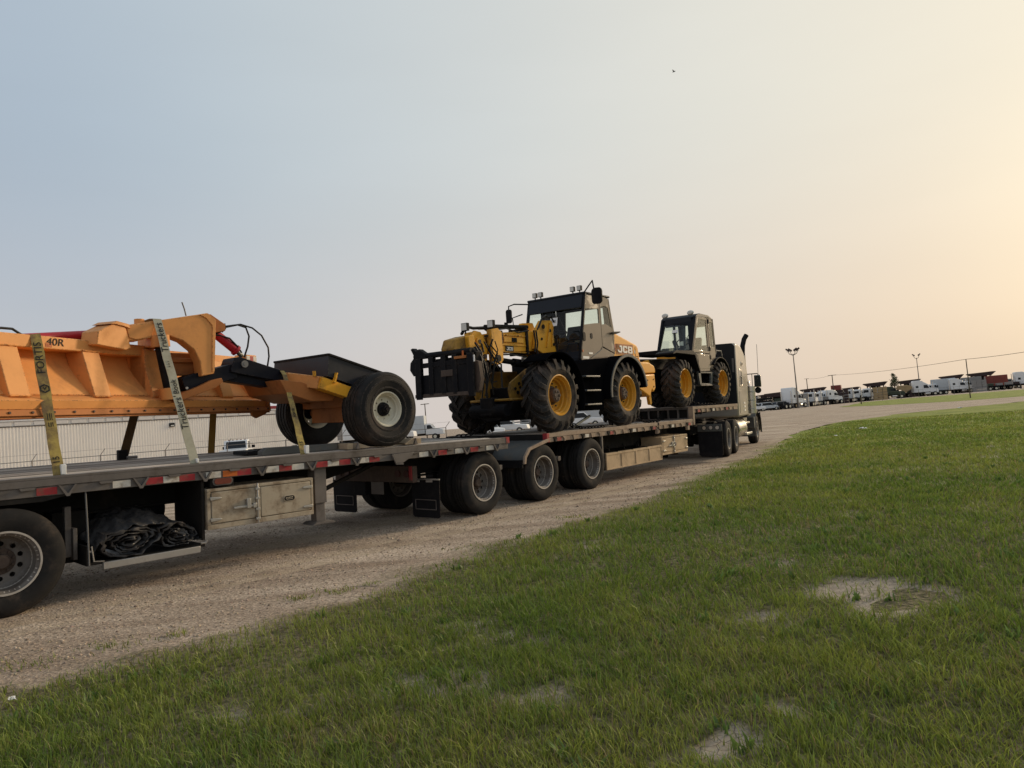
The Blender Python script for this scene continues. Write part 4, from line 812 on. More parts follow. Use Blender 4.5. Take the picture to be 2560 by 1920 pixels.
def imp_wheel(parent, x, y, z, out):
    k = 'imp'
    if k not in WCACHE:
        R, Wd, rr = .562, .42, .255; t = MB(); pr = [(rr, .05), (rr+.015, .03), (rr+.04, .004), (rr+.055, -.004), (rr+.06, -.012), (rr+.075, -.012), (rr+.08, -.006), (rr+.12, -.018), (rr+.16, -.024), (rr+.165, -.030), (rr+.185, -.030), (rr+.19, -.023), (R-.085, -.018), (R-.06, -.006), (R-.055, -.010), (R-.03, .004), (R-.008, .03)]
        for g in range(4): y0 = .05+g*.085; pr += [(R, y0), (R, y0+.05), (R-.028, y0+.055), (R-.028, y0+.08)]
        pr += [(R, .39), (R-.04, .41), (R-.10, .44), (rr+.15, .445), (rr+.05, .42), (rr+.015, .39), (rr, .37)]; t.lathe(pr, (0,0,0), 72)
        r = MB(); r.lathe([(rr+.012, .035), (rr+.012, .022), (rr-.006, .02), (rr-.02, .04), (rr-.03, .075), (rr-.045, .085), (rr-.05, .12), (rr-.06, .135), (rr-.075, .14)], (0,0,0), 48)
        holes_disc(r, .105, rr-.073, 8, .014, .14, .15); r.lathe([(rr+.01, .40), (rr-.03, .36), (rr-.05, .2), (rr-.06, .15)], (0,0,0), 48)
        h = MB(); h.lathe([(0, .035), (.055, .035), (.062, .05), (.065, .09), (.10, .10), (.108, .14)], (0,0,0), 24); h.cyl((0, .035, 0), (0, .005, 0), .035, n=10)
        WCACHE[k] = (t.mesh('tyre', M['rubber_new']), r.mesh('wheel', M['rim_w']), h.mesh('hub', M['black']))
    tm, rm, hm = WCACHE[k]; of = Vector(OFF[pb.name]); w = link('wheel', rm, parent); w.location = Vector((x, y, z))-of; w.rotation_euler = (0, .3, 0 if out < 0 else math.pi); link('tyre', tm, w); link('hub', hm, w)
imp_wheel(pb, 4.87, .2, 1.895, -1); imp_wheel(pb, 4.87, 2.52, 1.895, 1)
MB().box(-1.9, -1.78, .15, .25, 1.332, 1.96).box(-1.9, -1.78, .6, .7, 1.332, 1.96).box(-1.95, -1.73, .1, .75, 1.94, 1.975).build('parking_stand', M['frame'], pb)

# ------------------------------------------------------------------ straps and dunnage on the rear deck
def strap(label, pts, wid, m, off, grp='ratchet straps over the blade', wdir=(1,0,0), taper=1.0):
    t = thing('ratchet_strap', label, 'strap', FR, off, grp); mb = MB(); vs = []; n = len(pts)
    for i, p in enumerate(pts):
        p = Vector(p); d = (Vector(pts[min(i+1, n-1)]) - Vector(pts[max(i-1, 0)])).normalized(); w = Vector(wdir); w = (w - d*w.dot(d)).normalized(); nn = d.cross(w)
        hw = wid/2*(1+(taper-1)*i/(n-1))
        for s, q in ((-1,-1),(1,-1),(1,1),(-1,1)): vs.append(p + w*hw*s + nn*.003*q)
    fs = [(4*i+a, 4*i+(a+1)%4, 4*i+4+(a+1)%4, 4*i+4+a) for i in range(n-1) for a in range(4)] + [(3,2,1,0), tuple(4*n-4+q for q in range(4))]
    mb.add(vs, fs).build('webbing', m, t, 0, smooth=False); return t
def lay(p, q, n=14, wob=.004): return [tuple(Vector(p).lerp(Vector(q), i/n) + Vector((wob*math.sin(i*1.7), 0, wob*math.cos(i*2.3)))) for i in range(n+1)]
def strap_text(t, a, b, f, body, size, sx=1.0, bold=.002, name='printed_lettering', m='ink', wid=0.0):
    a = Vector(a); b = Vector(b); d = (b-a).normalized(); p = a.lerp(b, f); w = Vector((1,0,0)); w = (w-d*w.dot(d)).normalized(); nn = w.cross(d)
    return put_text(name, body, size, M[m], t, p - d.cross(-w).normalized()*0 + nn*.009 + w*wid, d, -w, sx=sx, bold=bold)
b1 = Vector((.50, .05, 1.336)); t1 = Vector(FBL @ Vector((.50, -.008, 2.836)))
s1 = strap('yellow strap lettered FORTIS tied over the left of the blade', [(.50, .075, 1.20), (.50, .06, 1.30)] + lay(b1, t1) + [tuple(FBL @ Vector((.5, .1, 2.84))), tuple(FBL @ Vector((.5, .36, 2.838))), tuple(FBL @ Vector((.5, .38, 2.70)))], .105, M['strapy'], (.5, 0, 1.2))
strap_text(s1, b1, t1, .825, 'FORTIS', .105, 1.1); strap_text(s1, b1, t1, .10, '15', .085)
d = (t1-b1).normalized(); w = Vector((1,0,0)); w = (w-d*w.dot(d)).normalized(); nn = w.cross(d); pc = b1.lerp(t1, .60)+nn*.009; hx = MB()
ring = lambda r, k: [pc + (d*math.cos(R_(60*i))+w*math.sin(R_(60*i)))*r + nn*.001*k for i in range(6)]
hx.add(ring(.052, 0)+ring(.036, 0)+ring(.052, 1)+ring(.036, 1), [(i, (i+1)%6, 6+(i+1)%6, 6+i) for i in range(6)]+[(12+i, 18+i, 18+(i+1)%6, 12+(i+1)%6) for i in range(6)])
hx.add([pc+d*.024+w*.012, pc+d*.018+w*.02, pc-d*.022-w*.002, pc-d*.016-w*.010], [(0,1,2,3)]); hx.add([pc+d*.012-w*.02, pc+d*.020-w*.014, pc-d*.002+w*.008, pc-d*.010+w*.002], [(0,1,2,3)])
hx.build('printed_emblem', M['ink'], s1, smooth=False)
for f, l in ((.40, .10), (.345, .06)):
    for o in (-.018, .004, .02): pq = b1.lerp(t1, f)+nn*.009+w*o; MB().beam(pq-d*l*.4, pq+d*l*.4, .007, .001, nn).build('printed_mark', M['ink'], s1)
MB().box(0.515, 0.565, 0.032, 0.08, 1.335, 1.44).build('corner_sleeve', M['white'], s1, .006)
b2 = Vector((1.89, .05, 1.336)); t2 = Vector((1.875, .985, 3.14))
s2 = strap('grey strap with black Truckers lettering over the orange gooseneck', [(1.89, .075, 1.20), (1.89, .06, 1.30)] + lay(b2, t2) + [(1.875, 1.1, 3.155), (1.875, 1.36, 3.15), (1.875, 1.375, 2.98)], .105, M['strapg'], (1.89, 0, 1.2))
strap_text(s2, b2, t2, .865, "Truckers", .12, 1.0, .003); strap_text(s2, b2, t2, .335, "Truckers'", .12, 1.0, .003); strap_text(s2, b2, t2, .51, "Book", .095, 1.0, 0)
strap_text(s2, b2, t2, .67, '= = =', .05, .8, 0)
MB().box(1.905, 1.935, 0.034, 0.08, 1.34, 1.39).build('corner_sleeve', M['white'], s2, .006)
b3 = Vector((3.33, .05, 1.336)); t3 = Vector((3.60, .93, 2.44))
s3 = strap('yellow strap running up from the deck edge to the swing arm', [(3.33, .075, 1.20), (3.33, .06, 1.30)] + lay(b3, t3) + [(3.63, 1.06, 2.51), (3.66, 1.43, 2.52), (3.66, 1.445, 2.40)], .105, M['strapy'], (3.33, 0, 1.2), taper=.55)
strap_text(s3, b3, t3, .50, 'FORTIS', .05, 1.0, 0); strap_text(s3, b3, t3, .12, '15', .08)
MB().box(3.345, 3.4, 0.032, 0.08, 1.34, 1.45).build('corner_sleeve', M['white'], s3, .006)
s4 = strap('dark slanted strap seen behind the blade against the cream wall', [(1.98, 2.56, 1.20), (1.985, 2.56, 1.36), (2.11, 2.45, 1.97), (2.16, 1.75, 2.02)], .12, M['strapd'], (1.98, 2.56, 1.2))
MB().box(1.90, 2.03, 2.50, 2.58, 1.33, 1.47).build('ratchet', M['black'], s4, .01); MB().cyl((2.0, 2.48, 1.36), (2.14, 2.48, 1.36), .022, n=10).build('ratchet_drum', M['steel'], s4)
s5 = strap('yellow upright strap, shade put into its colour, behind the blade, left of the pickup', [(3.25, 2.56, 1.20), (3.25, 2.56, 1.36), (3.27, 2.5, 1.95), (3.27, 2.25, 2.02)], .105, M['strapb'], (3.25, 2.56, 1.2))
rb = MB().prism([(2.98, 1.335), (4.16, 1.335), (4.16, 1.425), (3.06, 1.435), (2.98, 1.39)], 'y', .50, .62)
o = thing('ramp_beam', 'dark grey steel ramp beam lying on the deck before the far wheel', 'ramp', FR, (3.6, .56, 1.33)); rb.build('beam_body', M['fgrey'], o, .006)
MB().box(3.0, 4.9, .95, 1.35, 1.335, 1.39).build('ramp_plate', M['black'], o, .006); MB().box(3.2, 4.8, 1.0, 1.3, 1.391, 1.40).build('ramp_mesh', M['frame'], o)
for lab, xa, y in (('pale wood chock before the near cream wheel', 4.24, .27), ('pale wood chock behind the near cream wheel', 5.22, .27)):
    o = thing('wheel_chock', lab, 'chock', FR, (xa+.15, y+.15, 1.332), 'wheel chocks'); fl = xa < 5
    MB().prism([(xa+.08, 1.335), (xa+.30, 1.335), (xa+.30, 1.375 if not fl else 1.36), (xa+.12, 1.415)] if fl else [(xa, 1.335), (xa+.22, 1.335), (xa+.16, 1.43), (xa, 1.36)], 'y', y, y+.32).build('wedge', M['chock'], o, .006)
    q = xa-.06 if fl else xa+.24; MB().box(q, q+.1, y+.02, y+.26, 1.335, 1.42).build('timber_block', M['chock'], o, .006)
    q = xa+.06 if fl else xa+.16; MB().prism([(q, 1.335), (q+.07, 1.335), (q+.035, 1.43)], 'y', y-.03, y+.0).build('cleat', M['rail'], o, .003)
# ------------------------------------------------------------------ lead step-deck trailer
lt = thing('step_deck_trailer', 'dusty tan step deck trailer carrying the two yellow machines', 'trailer', FL, (4, 1.3, 0))
ZL, ZU = 1.235, 1.56; LX0, LXS, LX1 = .42, 7.2, 10.5
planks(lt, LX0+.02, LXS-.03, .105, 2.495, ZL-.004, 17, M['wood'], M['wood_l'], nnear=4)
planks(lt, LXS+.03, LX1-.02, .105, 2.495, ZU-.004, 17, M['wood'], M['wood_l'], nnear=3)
for x0, x1, z in ((LX0, LXS, ZL), (LXS, LX1, ZU)):
    for y0, y1, yi in ((0, .1, .0), (2.5, 2.6, 2.56)):
        MB().box(x0, x1, y0, y1, z-.075, z).box(x0, x1-.01, yi+.008, yi+.03, z-.165, z-.076).build('side_rail', M['railtan'], lt, .006)
    n = int((x1-x0)/.34)
    for k in range(n):
        x = x0+.22+k*.34
        q = MB().prism([(x-.09, z-.076), (x+.05, z-.076), (x+.035, z-.10), (x+.005, z-.17), (x-.03, z-.17), (x-.03, z-.12)] if k % 2 else [(x-.05, z-.076), (x+.05, z-.076), (x+.02, z-.165), (x-.02, z-.165)], 'y', -.018, .006)
        q.build('stake_bracket', M['railtan'] if k % 3 else M['frame'], lt)
        if k % 3 == 0: MB().box(x+.09, x+.23, .001, .008, z-.155, z-.09).build('reflective_tape', M['tape_w' if k % 2 else 'tape_r'], lt)
MB().box(LX0-.05, LX0+.018, .0, 2.6, ZL-.17, ZL-.008).build('tail_rail', M['frame'], lt, .006)
MB().box(LX0-.055, LX0+.03, -.008, .09, ZL-.165, ZL+.004).build('corner_marker', M['tape_r'], lt, .006)
q = MB().box(LXS-.03, LXS+.02, 0, 2.6, ZU-.07, ZU-.006).box(LXS-.03, LXS+.02, 0, 2.6, ZL-.02, ZL+.03)
q.build('step_riser', M['rail'], lt, .004); MB().box(LXS+.025, LXS+.05, .02, 2.58, ZL, ZU-.03).build('riser_plate', M['frame'], lt)
for k in range(9): MB().box(LXS-.028, LXS+.022, .12+k*.29, .165+k*.29, ZL+.03, ZU-.07).build('riser_post', M['rail'], lt, .004)
MB().box(LXS-.06, LXS+.05, -.01, .12, ZL-.16, ZU).build('corner_post', M['railtan'], lt, .006)
for y in (.8, 1.72):
    b = MB().prism([(-2.75, 1.05), (LX0, 1.06), (LX0+.1, ZL-.05), (LXS, ZL-.05), (LXS, .78), (2.6, .72), (-2.75, .74)], 'y', y, y+.025).box(-2.75, LXS, y-.06, y+.085, .70, .722); b.build('main_beam', M['frame'], lt)
    MB().prism([(LXS-.6, ZL-.06), (LXS, ZU-.05), (LX1, ZU-.05), (LX1, ZU-.22), (LXS+.25, ZU-.25), (LXS, .80), (LXS-.6, .80)], 'y', y+.03, y+.055).build('gooseneck_beam', M['frame'], lt)
me = MB().box(-.03, .03, .045, 2.54, -.15, -.04).mesh('crossmember', M['frame'], (0, 1.3, 0))
for k in range(13): link('crossmember', me, lt).location = (LX0+.3+k*.53-4, 0, ZL)
for k in range(6): link('crossmember', me, lt).location = (LXS+.3+k*.55-4, 0, ZU)
# fender plate over the second axle, fifth wheel behind it
fp = [(LX0, 1.125), (-.20, .995), (-.345, .85), (-.365, .74), (-.34, .74), (-.32, .845), (-.185, .98), (LX0, 1.10)]
MB().prism(fp, 'y', .03, .95).build('fender', M['fgrey'], lt, .004); MB().prism([(LX0, 1.145), (-.215, 1.012), (-.365, .86), (-.385, .73), (-.33, .73), (-.305, .84), (-.175, .965), (LX0, 1.085)], 'y', -.014, .028).build('fender_edge', M['railtan'], lt, .003)
MB().prism(fp, 'y', 1.82, 2.57).build('fender', M['fgrey'], lt, .004)
MB().box(-.40, -.37, .03, .95, .66, .80).build('fender_flap', M['black'], lt)
MB().cyl((-1.1, 1.3, 1.07), (-1.1, 1.3, 1.15), .46, n=32).box(-1.9, -1.2, 1.0, 1.6, 1.0, 1.09).build('fifth_wheel', M['black'], lt, .01)
for x in (-1.52, .21, 1.95):
    for y, o in ((0, -1), (.33, -1), (2.6, 1), (2.27, 1)): road_wheel(lt, x, y, .527, o)
    MB().cyl((x, .3, .525), (x, 2.3, .525), .065, n=12).build('axle', M['frame'], lt)
    MB().box(x+.2, x+.42, .62, .8, .35, .85).cyl((x+.31, .7, .8), (x+.31, .7, .98), .12, n=14).build('air_spring', M['black'], lt)
for x in (-.92, .93): MB().cyl((x, .12, .72), (x, .2, .72), .05, n=10).box(x-.1, x+.1, .15, .5, .68, .76).build('brake_chamber', M['rail'], lt, .004)
cm = MB().box(-2.82, -2.72, .35, 2.25, .66, .92).build('tail_crossmember', M['hub'], lt, .006)
for y in (.48, .68, 1.92, 2.12): MB().cyl((-2.825, y, .80), (-2.84, y, .80), .058, n=18).build('tail_lamp', M['lens_r'], cm); 
MB().box(-2.835, -2.822, .36, .42, .70, .92).build('reflector', M['tape_r'], cm)
MB().box(-2.835, -2.825, 1.02, 1.32, .46, .66).build('number_plate', M['rail'], cm, .003)
MB().box(-2.80, -2.7, 1.5, 1.8, .42, .66).build('tow_hitch', M['black'], cm, .01)
MB().cyl((-2.75, 2.3, .92), (-2.75, 2.55, .92), .07, n=12).box(-2.85, -2.65, 2.0, 2.12, .82, 1.0).build('spare_hose_reel', M['rail'], lt, .006)
for y in (.0, 1.98):
    fl_ = MB().prism([(y, .70), (y+.62, .70), (y+.61, .12), (y+.57, .09), (y+.05, .09), (y+.01, .12)], 'x', -2.60, -2.588).build('mud_flap', M['black'], lt)
    q = MB()
    for a in ((y+.08, y+.54, .365, .377), (y+.08, y+.54, .215, .227), (y+.08, y+.092, .227, .365), (y+.528, y+.54, .227, .365)): q.box(-2.607, -2.601, a[0], a[1], a[2], a[3])
    q.build('flap_outline', M['rail'], fl_); MB().box(-2.61, -2.58, y, y+.62, .685, .705).box(-2.612, -2.606, y+.42, y+.58, .65, .685).box(-2.612, -2.606, y+.14, y+.28, .65, .685).build('flap_hanger', M['alu'], fl_)
# side tray and toolbox below the lower deck
tr = MB().frame([(2.53, .33), (5.18, .33), (5.18, .69), (2.53, .69)], [(2.56, .36), (5.15, .36), (5.15, .64), (2.56, .64)], 'y', -.012, .02).build('side_tray', M['boxtan'], lt, .004)
MB().box(2.54, 5.17, .0, .03, .335, .685).box(2.54, 5.17, .03, .55, .335, .36).box(2.54, 2.57, .03, .55, .36, .68).box(5.14, 5.17, .03, .55, .36, .68).build('tray_body', M['boxtan'], tr, .004)
for x in (3.20, 3.86, 4.53): MB().box(x-.025, x+.025, -.016, -.0005, .36, .64).build('tray_rib', M['boxtan'], tr, .003)
MB().box(2.6, 5.1, .06, .5, .60, .64).build('tray_load', M['chock'], tr, .01)
q = MB()
for x in (3.0, 3.7, 4.4): q.tube([(x, -.02, .70), (x+.1, .25, .70), (x+.5, .5, .78)], .012, 6)
q.build('rubber_tie', M['hose'], tr)
MB().box(2.42, 2.47, .02, .07, .42, ZL-.16).build('mud_guard_post', M['rail'], lt, .004); MB().box(2.47, 2.52, .02, .7, .33, .70).build('tray_end', M['frame'], lt)
toolbox(lt, 5.2, 6.68, -.012, .55, .43, .87, M['boxtan'], emblem=False)
MB().cyl((5.95, -.025, .66), (5.95, -.008, .66), .045, n=18).build('toolbox_badge', M['rail'], lt)
MB().box(3.0, 5.0, .5, .9, .72, 1.05).build('load_locker', M['frame'], lt); MB().box(5.0, 6.9, .6, 1.9, .5, .9).build('spare_rack', M['frame'], lt)
for x in (5.05, 6.8): MB().box(x-.06, x+.06, -.02, .05, ZL-.27, ZL-.16).build('winch', M['railtan'], lt, .006)

# ------------------------------------------------------------------ telescopic loader with pallet fork carriage
ld = thing('telescopic_loader', 'yellow telescopic loader with black fork carriage, in front on the lower deck', 'loader', FL, (2.5, 1.3, ZL), 'yellow loaders on the trailer')
WF, WR, ZW, RW = 1.08, 3.86, 1.975, .735
for x, zz in ((WF, ZW), (WR, ZW-.005)):
    for y, o in ((.10, -1), (2.5, 1)): ag_wheel(ld, x, y, ZL+RW-.004, o, RW, .50, .395, 'ag1')
    MB().cyl((x, .5, ZL+RW), (x, 2.1, ZL+RW), .13, n=14).box(x-.25, x+.25, .85, 1.75, ZL+.45, ZL+.95).build('axle', M['black'], ld, .02)
ch = MB().prism([(.34, 2.12), (.40, 2.26), (.95, 2.54), (1.9, 2.56), (1.9, 1.85), (.42, 1.85)], 'y', .82, .86).prism([(.34, 2.12), (.40, 2.26), (.95, 2.54), (1.9, 2.56), (1.9, 1.85), (.42, 1.85)], 'y', 1.70, 1.74).box(.42, 1.9, .86, 1.7, 1.85, 1.93)
ch.build('front_frame', M['jcb_dirty'], ld, .01)
MB().box(.28, 1.2, .74, 1.80, 1.90, 1.95).build('front_crossbeam', M['jcb_dirty'], ld, .02)
q = MB()
for x, z, r in ((.12, 2.2, .03), (.2, 2.12, .035), (.28, 2.22, .025), (.34, 2.1, .03), (.25, 2.3, .03), (.42, 2.2, .02)): q.cyl((x+.42, .80, z-.06), (x+.42, .822, z-.06), r, n=12)
q.build('hose_ports', M['black'], ld)
MB().prism([(.74, 1.90), (1.86, 1.90), (1.70, 1.60), (1.45, 1.50), (1.15, 1.50), (.90, 1.60)], 'x', .35, 1.5).build('transmission', M['black'], ld, .03)
MB().cyl((.30, .85, 1.72), (.30, 1.75, 1.72), .13, n=18).box(.18, .42, 1.15, 1.45, 1.62, 1.98).build('drive_housing', M['black'], ld, .02)
MB().box(1.8, 5.3, .75, 1.85, 1.70, 2.72).build('rear_frame', M['black'], ld, .02)
MB().arc((WF, 0, ZW), .83, .855, 128, -22, .06, .62, 22).build('front_fender', M['blackp'], ld, .006)
MB().arc((WF, 0, ZW), .83, .855, 128, -22, 1.98, 2.54, 22).build('front_fender', M['blackp'], ld, .006)
MB().beam((1.86, .5, 1.72), (1.98, .5, 2.55), .06, .05).beam((1.62, .35, 1.70), (1.9, .35, 1.74), .12, .05).build('fender_stay', M['jcb'], ld, .006)
rf = MB().arc((WR, 0, ZW), .835, .87, 188, 8, .05, .80, 26).build('rear_fender', M['blackp'], ld, .006)
MB().arc((WR, 0, ZW), .82, .885, 186, 10, .03, .06, 26).build('fender_lip', M['fgrey'], rf, .004)
MB().arc((WR, 0, ZW), .835, .87, 188, 8, 1.8, 2.55, 26).build('rear_fender', M['blackp'], ld, .006)
MB().prism([(1.95, 1.62), (2.98, 1.62), (3.02, 2.3), (3.3, 2.78), (2.4, 2.72), (1.95, 2.62)], 'y', .24, .75).build('tank_side', M['blackp'], ld, .02)
for z in (1.755, 2.05, 2.35): MB().box(2.05, 2.62, .08, .26, z-.022, z+.012).build('step', M['steel'], ld, .006)
# cab
cb = MB().box(2.46, 3.95, .47, 1.98, 2.70, 2.80).build('cab_floor', M['cabgrey'], ld, .01)
def pillar(name, a, b, w=.07, h=.07, m='blackg'): return MB().beam(a, b, w, h, (0,1,0)).build(name, M[m], ld, .012)
for y in (.47, 1.98):
    pillar('front_pillar', (2.46, y, 2.74), (2.80, y, 4.22), .055, .07); pillar('rear_pillar', (3.95, y, 2.9), (3.79, y, 4.18), .06, .06, 'tan' if y < 1 else 'blackg'); pillar('door_pillar', (3.40, y, 2.95), (3.355, y, 4.2), .05, .05, 'tan' if y < 1 else 'blackg')
MB().box(2.80, 3.82, .5, 1.96, 4.10, 4.19).build('headliner', M['cabgrey'], ld, .02)
MB().box(2.74, 3.86, .43, 2.02, 4.20, 4.255).build('cab_roof', M['cabgrey'], ld, .025)
MB().prism([(2.67, 3.90), (2.77, 4.25), (2.82, 4.25), (2.76, 3.90)], 'y', .50, 1.95).build('roof_visor', M['cabgrey'], ld, .01)
door_o = [(2.475, 2.72), (2.72, 2.72), (3.30, 2.97), (3.375, 3.06), (3.345, 4.19), (2.815, 4.19)]
door_i = [(2.615, 3.50), (2.75, 3.52), (3.10, 3.565), (3.315, 3.585), (3.305, 3.90), (2.715, 3.87)]
dr = MB().frame(door_o, door_i, 'y', .435, .465).build('door', M['tan'], ld, .006)
MB().prism(door_i, 'y', .447, .453).build('door_glass', M['glass'], dr)
for x, z, rx_, rz_ in ((2.625, 3.24, .05, .10), (2.93, 3.27, .04, .065)):
    e = MB(); oval(e, x, z, rx_, rz_, .424, .436, 20, rx_); e.build('door_handle' if x < 2.8 else 'door_latch', M['black'], dr)
MB().box(2.53, 2.78, .429, .436, 2.755, 2.81).build('door_decal', M['whitel'], dr)
qp_o = [(3.41, 3.06), (3.94, 2.92), (3.985, 3.40), (3.80, 4.17), (3.60, 4.20), (3.37, 4.20)]; qp_i = [(3.43, 3.56), (3.60, 3.58), (3.845, 3.52), (3.74, 3.95), (3.62, 3.99), (3.41, 3.97)]
qpn = MB().frame(qp_o, qp_i, 'y', .44, .465).build('quarter_panel', M['tan'], ld, .006); MB().prism(qp_i, 'y', .45, .455).build('quarter_glass', M['glass'], qpn)
MB().prism([(2.76, 2.73), (3.32, 2.96), (3.42, 3.03), (3.93, 2.90), (3.92, 2.70), (2.8, 2.66)], 'y', .44, .47).build('sill_panel', M['tan'], ld, .006)
MB().add([(2.50, .50, 2.92), (2.50, 1.95, 2.92), (2.755, 1.95, 4.03), (2.755, .50, 4.03)], [(0,1,2,3)]).build('windscreen', M['glass'], ld)
MB().prism([(2.47, 2.74), (2.52, 2.93), (2.56, 2.93), (2.56, 2.74)], 'y', .5, 1.95).build('scuttle', M['cabgrey'], ld, .006)
fo = [(2.46, 2.76), (3.94, 2.9), (3.80, 4.2), (2.80, 4.2)]; fi = [(2.60, 3.10), (3.30, 3.10), (3.24, 4.02), (2.80, 4.02)]
fs_ = MB().frame(fo, fi, 'y', 1.975, 2.0).build('far_side_panel', M['cabgrey'], ld, .006); MB().prism(fi, 'y', 1.984, 1.990).build('side_glass', M['glass'], fs_)
bo = [(.50, 2.8), (1.95, 2.8), (1.95, 4.2), (.50, 4.2)]; bi = [(.60, 3.34), (1.72, 3.34), (1.68, 4.0), (.64, 4.0)]
bk = MB().frame(bo, bi, 'x', 3.84, 3.87).build('rear_wall', M['cabgrey'], ld, .006); MB().prism(bi, 'x', 3.852, 3.858).build('rear_glass', M['glass'], bk)
st = MB().prism([(3.2, 3.12), (3.62, 3.12), (3.70, 3.60), (3.62, 3.63), (3.5, 3.28), (3.18, 3.24)], 'y', 1.05, 1.5).build('seat', M['cabgrey'], ld, .03); MB().box(3.25, 3.6, 1.05, 1.45, 2.8, 3.12).build('seat_base', M['black'], st)
sw = MB(); sw.tube([(2.86+.17*math.cos(t)*.8, 1.25+.19*math.sin(t), 3.38+.17*math.cos(t)*.55) for t in [i*math.pi/12 for i in range(25)]], .016, 8); sw.cyl((2.75, 1.25, 2.9), (2.86, 1.25, 3.37), .035, n=10); sw.build('steering_wheel', M['black'], ld)
MB().box(2.6, 2.82, .6, 1.85, 2.8, 3.14).build('dash_console', M['cabgrey'], ld, .03)
MB().tube([(2.60, .85, 3.05), (2.66, .95, 3.45), (2.70, 1.12, 3.75)], .011, 6).tube([(2.57, 1.3, 3.05), (2.60, .95, 3.2)], .01, 6).build('wiper', M['black'], ld)
nt_ = MB().add([(2.625, 1.33, 3.56), (2.625, 1.13, 3.56), (2.668, 1.13, 3.75), (2.668, 1.33, 3.75)], [(0,1,2,3)]).build('paper_notice', M['white'], ld)
put_text('notice_number', '262', .085, M['ink'], nt_, (2.638, 1.23, 3.665), (0, -1, 0), (.22, 0, 1), bold=.001)
def work_lamp(parent, x, y, z, s=.055):
    o = MB().box(x, x+.07, y-s, y+s, z-s, z+s).cyl((x+.04, y, z-s), (x+.04, y, z-s-.06), .015, n=8).build('work_lamp', M['black'], parent, .008); MB().box(x-.005, x, y-s*.85, y+s*.85, z-s*.85, z+s*.85).build('lamp_lens', M['lamp'], o); return o
for y in (1.80, 1.64, .76, .58): work_lamp(ld, 2.74, y, 4.345)
def mirror(parent, arm, x, y, z, w, h):
    a = MB().tube(arm, .016, 8).build('mirror_arm', M['black'], parent); n = 16; pts = []
    for i in range(n):
        t = 2*math.pi*i/n; c, s = math.cos(t), math.sin(t); rr = w*.35; pts.append((y+math.copysign(w/2-rr, c)+rr*c, z+math.copysign(h/2-rr, s)+rr*s))
    m = MB().prism(pts, 'x', x, x+.05).build('mirror_housing', M['black'], a, .01); MB().prism([((p[0]-y)*.88+y, (p[1]-z)*.92+z) for p in pts], 'x', x+.05, x+.054).build('mirror_glass', M['dkglass'], m)
mirror(ld, [(2.78, 1.95, 4.16), (2.68, 2.35, 4.21), (2.62, 2.47, 4.17), (2.61, 2.47, 4.0)], 2.59, 2.47, 3.93, .16, .33)
mirror(ld, [(2.78, .52, 4.18), (2.72, .30, 4.36), (2.66, .17, 4.44), (2.64, .14, 4.30), (2.63, .11, 4.2)], 2.61, .06, 4.09, .26, .36)
MB().tube([(2.47, 2.02, 3.55), (2.40, 2.18, 3.60), (2.42, 2.22, 3.85), (2.55, 2.02, 3.92)], .014, 6).build('grab_rail', M['black'], ld)
# engine cover and counterweight
hd = MB().prism([(3.99, 2.72), (3.99, 3.43), (4.10, 3.42), (5.20, 3.17), (5.28, 3.10), (5.37, 2.72)], 'y', .52, 1.95).build('engine_cover', M['jcb_hood'], ld, .03)
MB().prism([(4.6, 2.72), (5.38, 2.73), (5.66, 2.64), (5.71, 2.56), (5.72, 2.46), (4.7, 2.42)], 'y', .30, 2.15).build('rear_valance', M['jcb_hood'], ld, .03)
MB().prism([(4.55, 2.40), (5.71, 2.44), (5.73, 2.08), (5.60, 1.98), (5.52, 2.05), (5.40, 1.86), (4.75, 2.1)], 'y', .32, 2.13).build('counterweight', M['jcb_hood'], ld, .03)
MB().prism([(5.54, 2.06), (5.68, 2.10), (5.73, 1.72), (5.69, 1.66), (5.62, 1.68)], 'y', .45, .53).build('tow_bracket', M['jcb'], ld, .01)
MB().prism([(5.54, 2.06), (5.68, 2.10), (5.73, 1.72), (5.69, 1.66), (5.62, 1.68)], 'y', 1.92, 2.0).build('tow_bracket', M['jcb'], ld, .01)
MB().box(4.16, 5.0, .514, .521, 2.91, 3.16).build('brand_panel', M['orange_dk'], hd)
block_jcb('brand_lettering', hd, M['whitel'], 4.22, 4.95, 2.955, 3.125, .513, slope=-.02)
MB().box(4.06, 4.13, .512, .521, 2.98, 3.14).build('brand_flash', M['tape_r'], hd)
MB().box(4.55, 4.72, 1.3, 1.45, 3.28, 3.44).build('exhaust', M['black'], hd, .02)
MB().prism([(3.70, 3.36), (3.85, 3.41), (4.12, 3.43), (4.15, 3.41), (3.95, 3.36)], 'y', .36, .42).cyl((3.95, .4, 3.38), (3.95, .52, 3.38), .02, n=8).build('side_indicator', M['black'], ld, .006)
for x_ in (4.04, 5.12): MB().box(x_-.006, x_+.006, .5165, .522, 2.76, 3.36 if x_ < 5 else 3.12).build('panel_seam', M['frame'], hd)
MB().box(4.25, 5.05, .5165, .522, 2.775, 2.785).build('panel_seam', M['frame'], hd)
for z_ in (2.80, 2.84, 2.88): MB().box(5.15, 5.27, .517, .523, z_-.008, z_+.008).build('vent_slot', M['black'], hd)
MB().box(5.06, 5.11, .515, .521, 2.95, 3.03).build('warning_label', M['tape_w'], hd)
for x_, z_ in ((4.9, 2.30), (5.3, 2.28), (5.62, 2.30), (5.62, 2.12)): MB().cyl((x_, .31, z_), (x_, .322, z_), .02, n=8).build('bolt', M['hub'], ld)
MB().box(2.78, 2.94, .427, .4335, 2.86, 2.90).build('door_decal', M['whitel'], dr); MB().box(2.52, 2.56, .427, .4335, 2.90, 2.95).build('door_decal', M['tape_o'], dr)
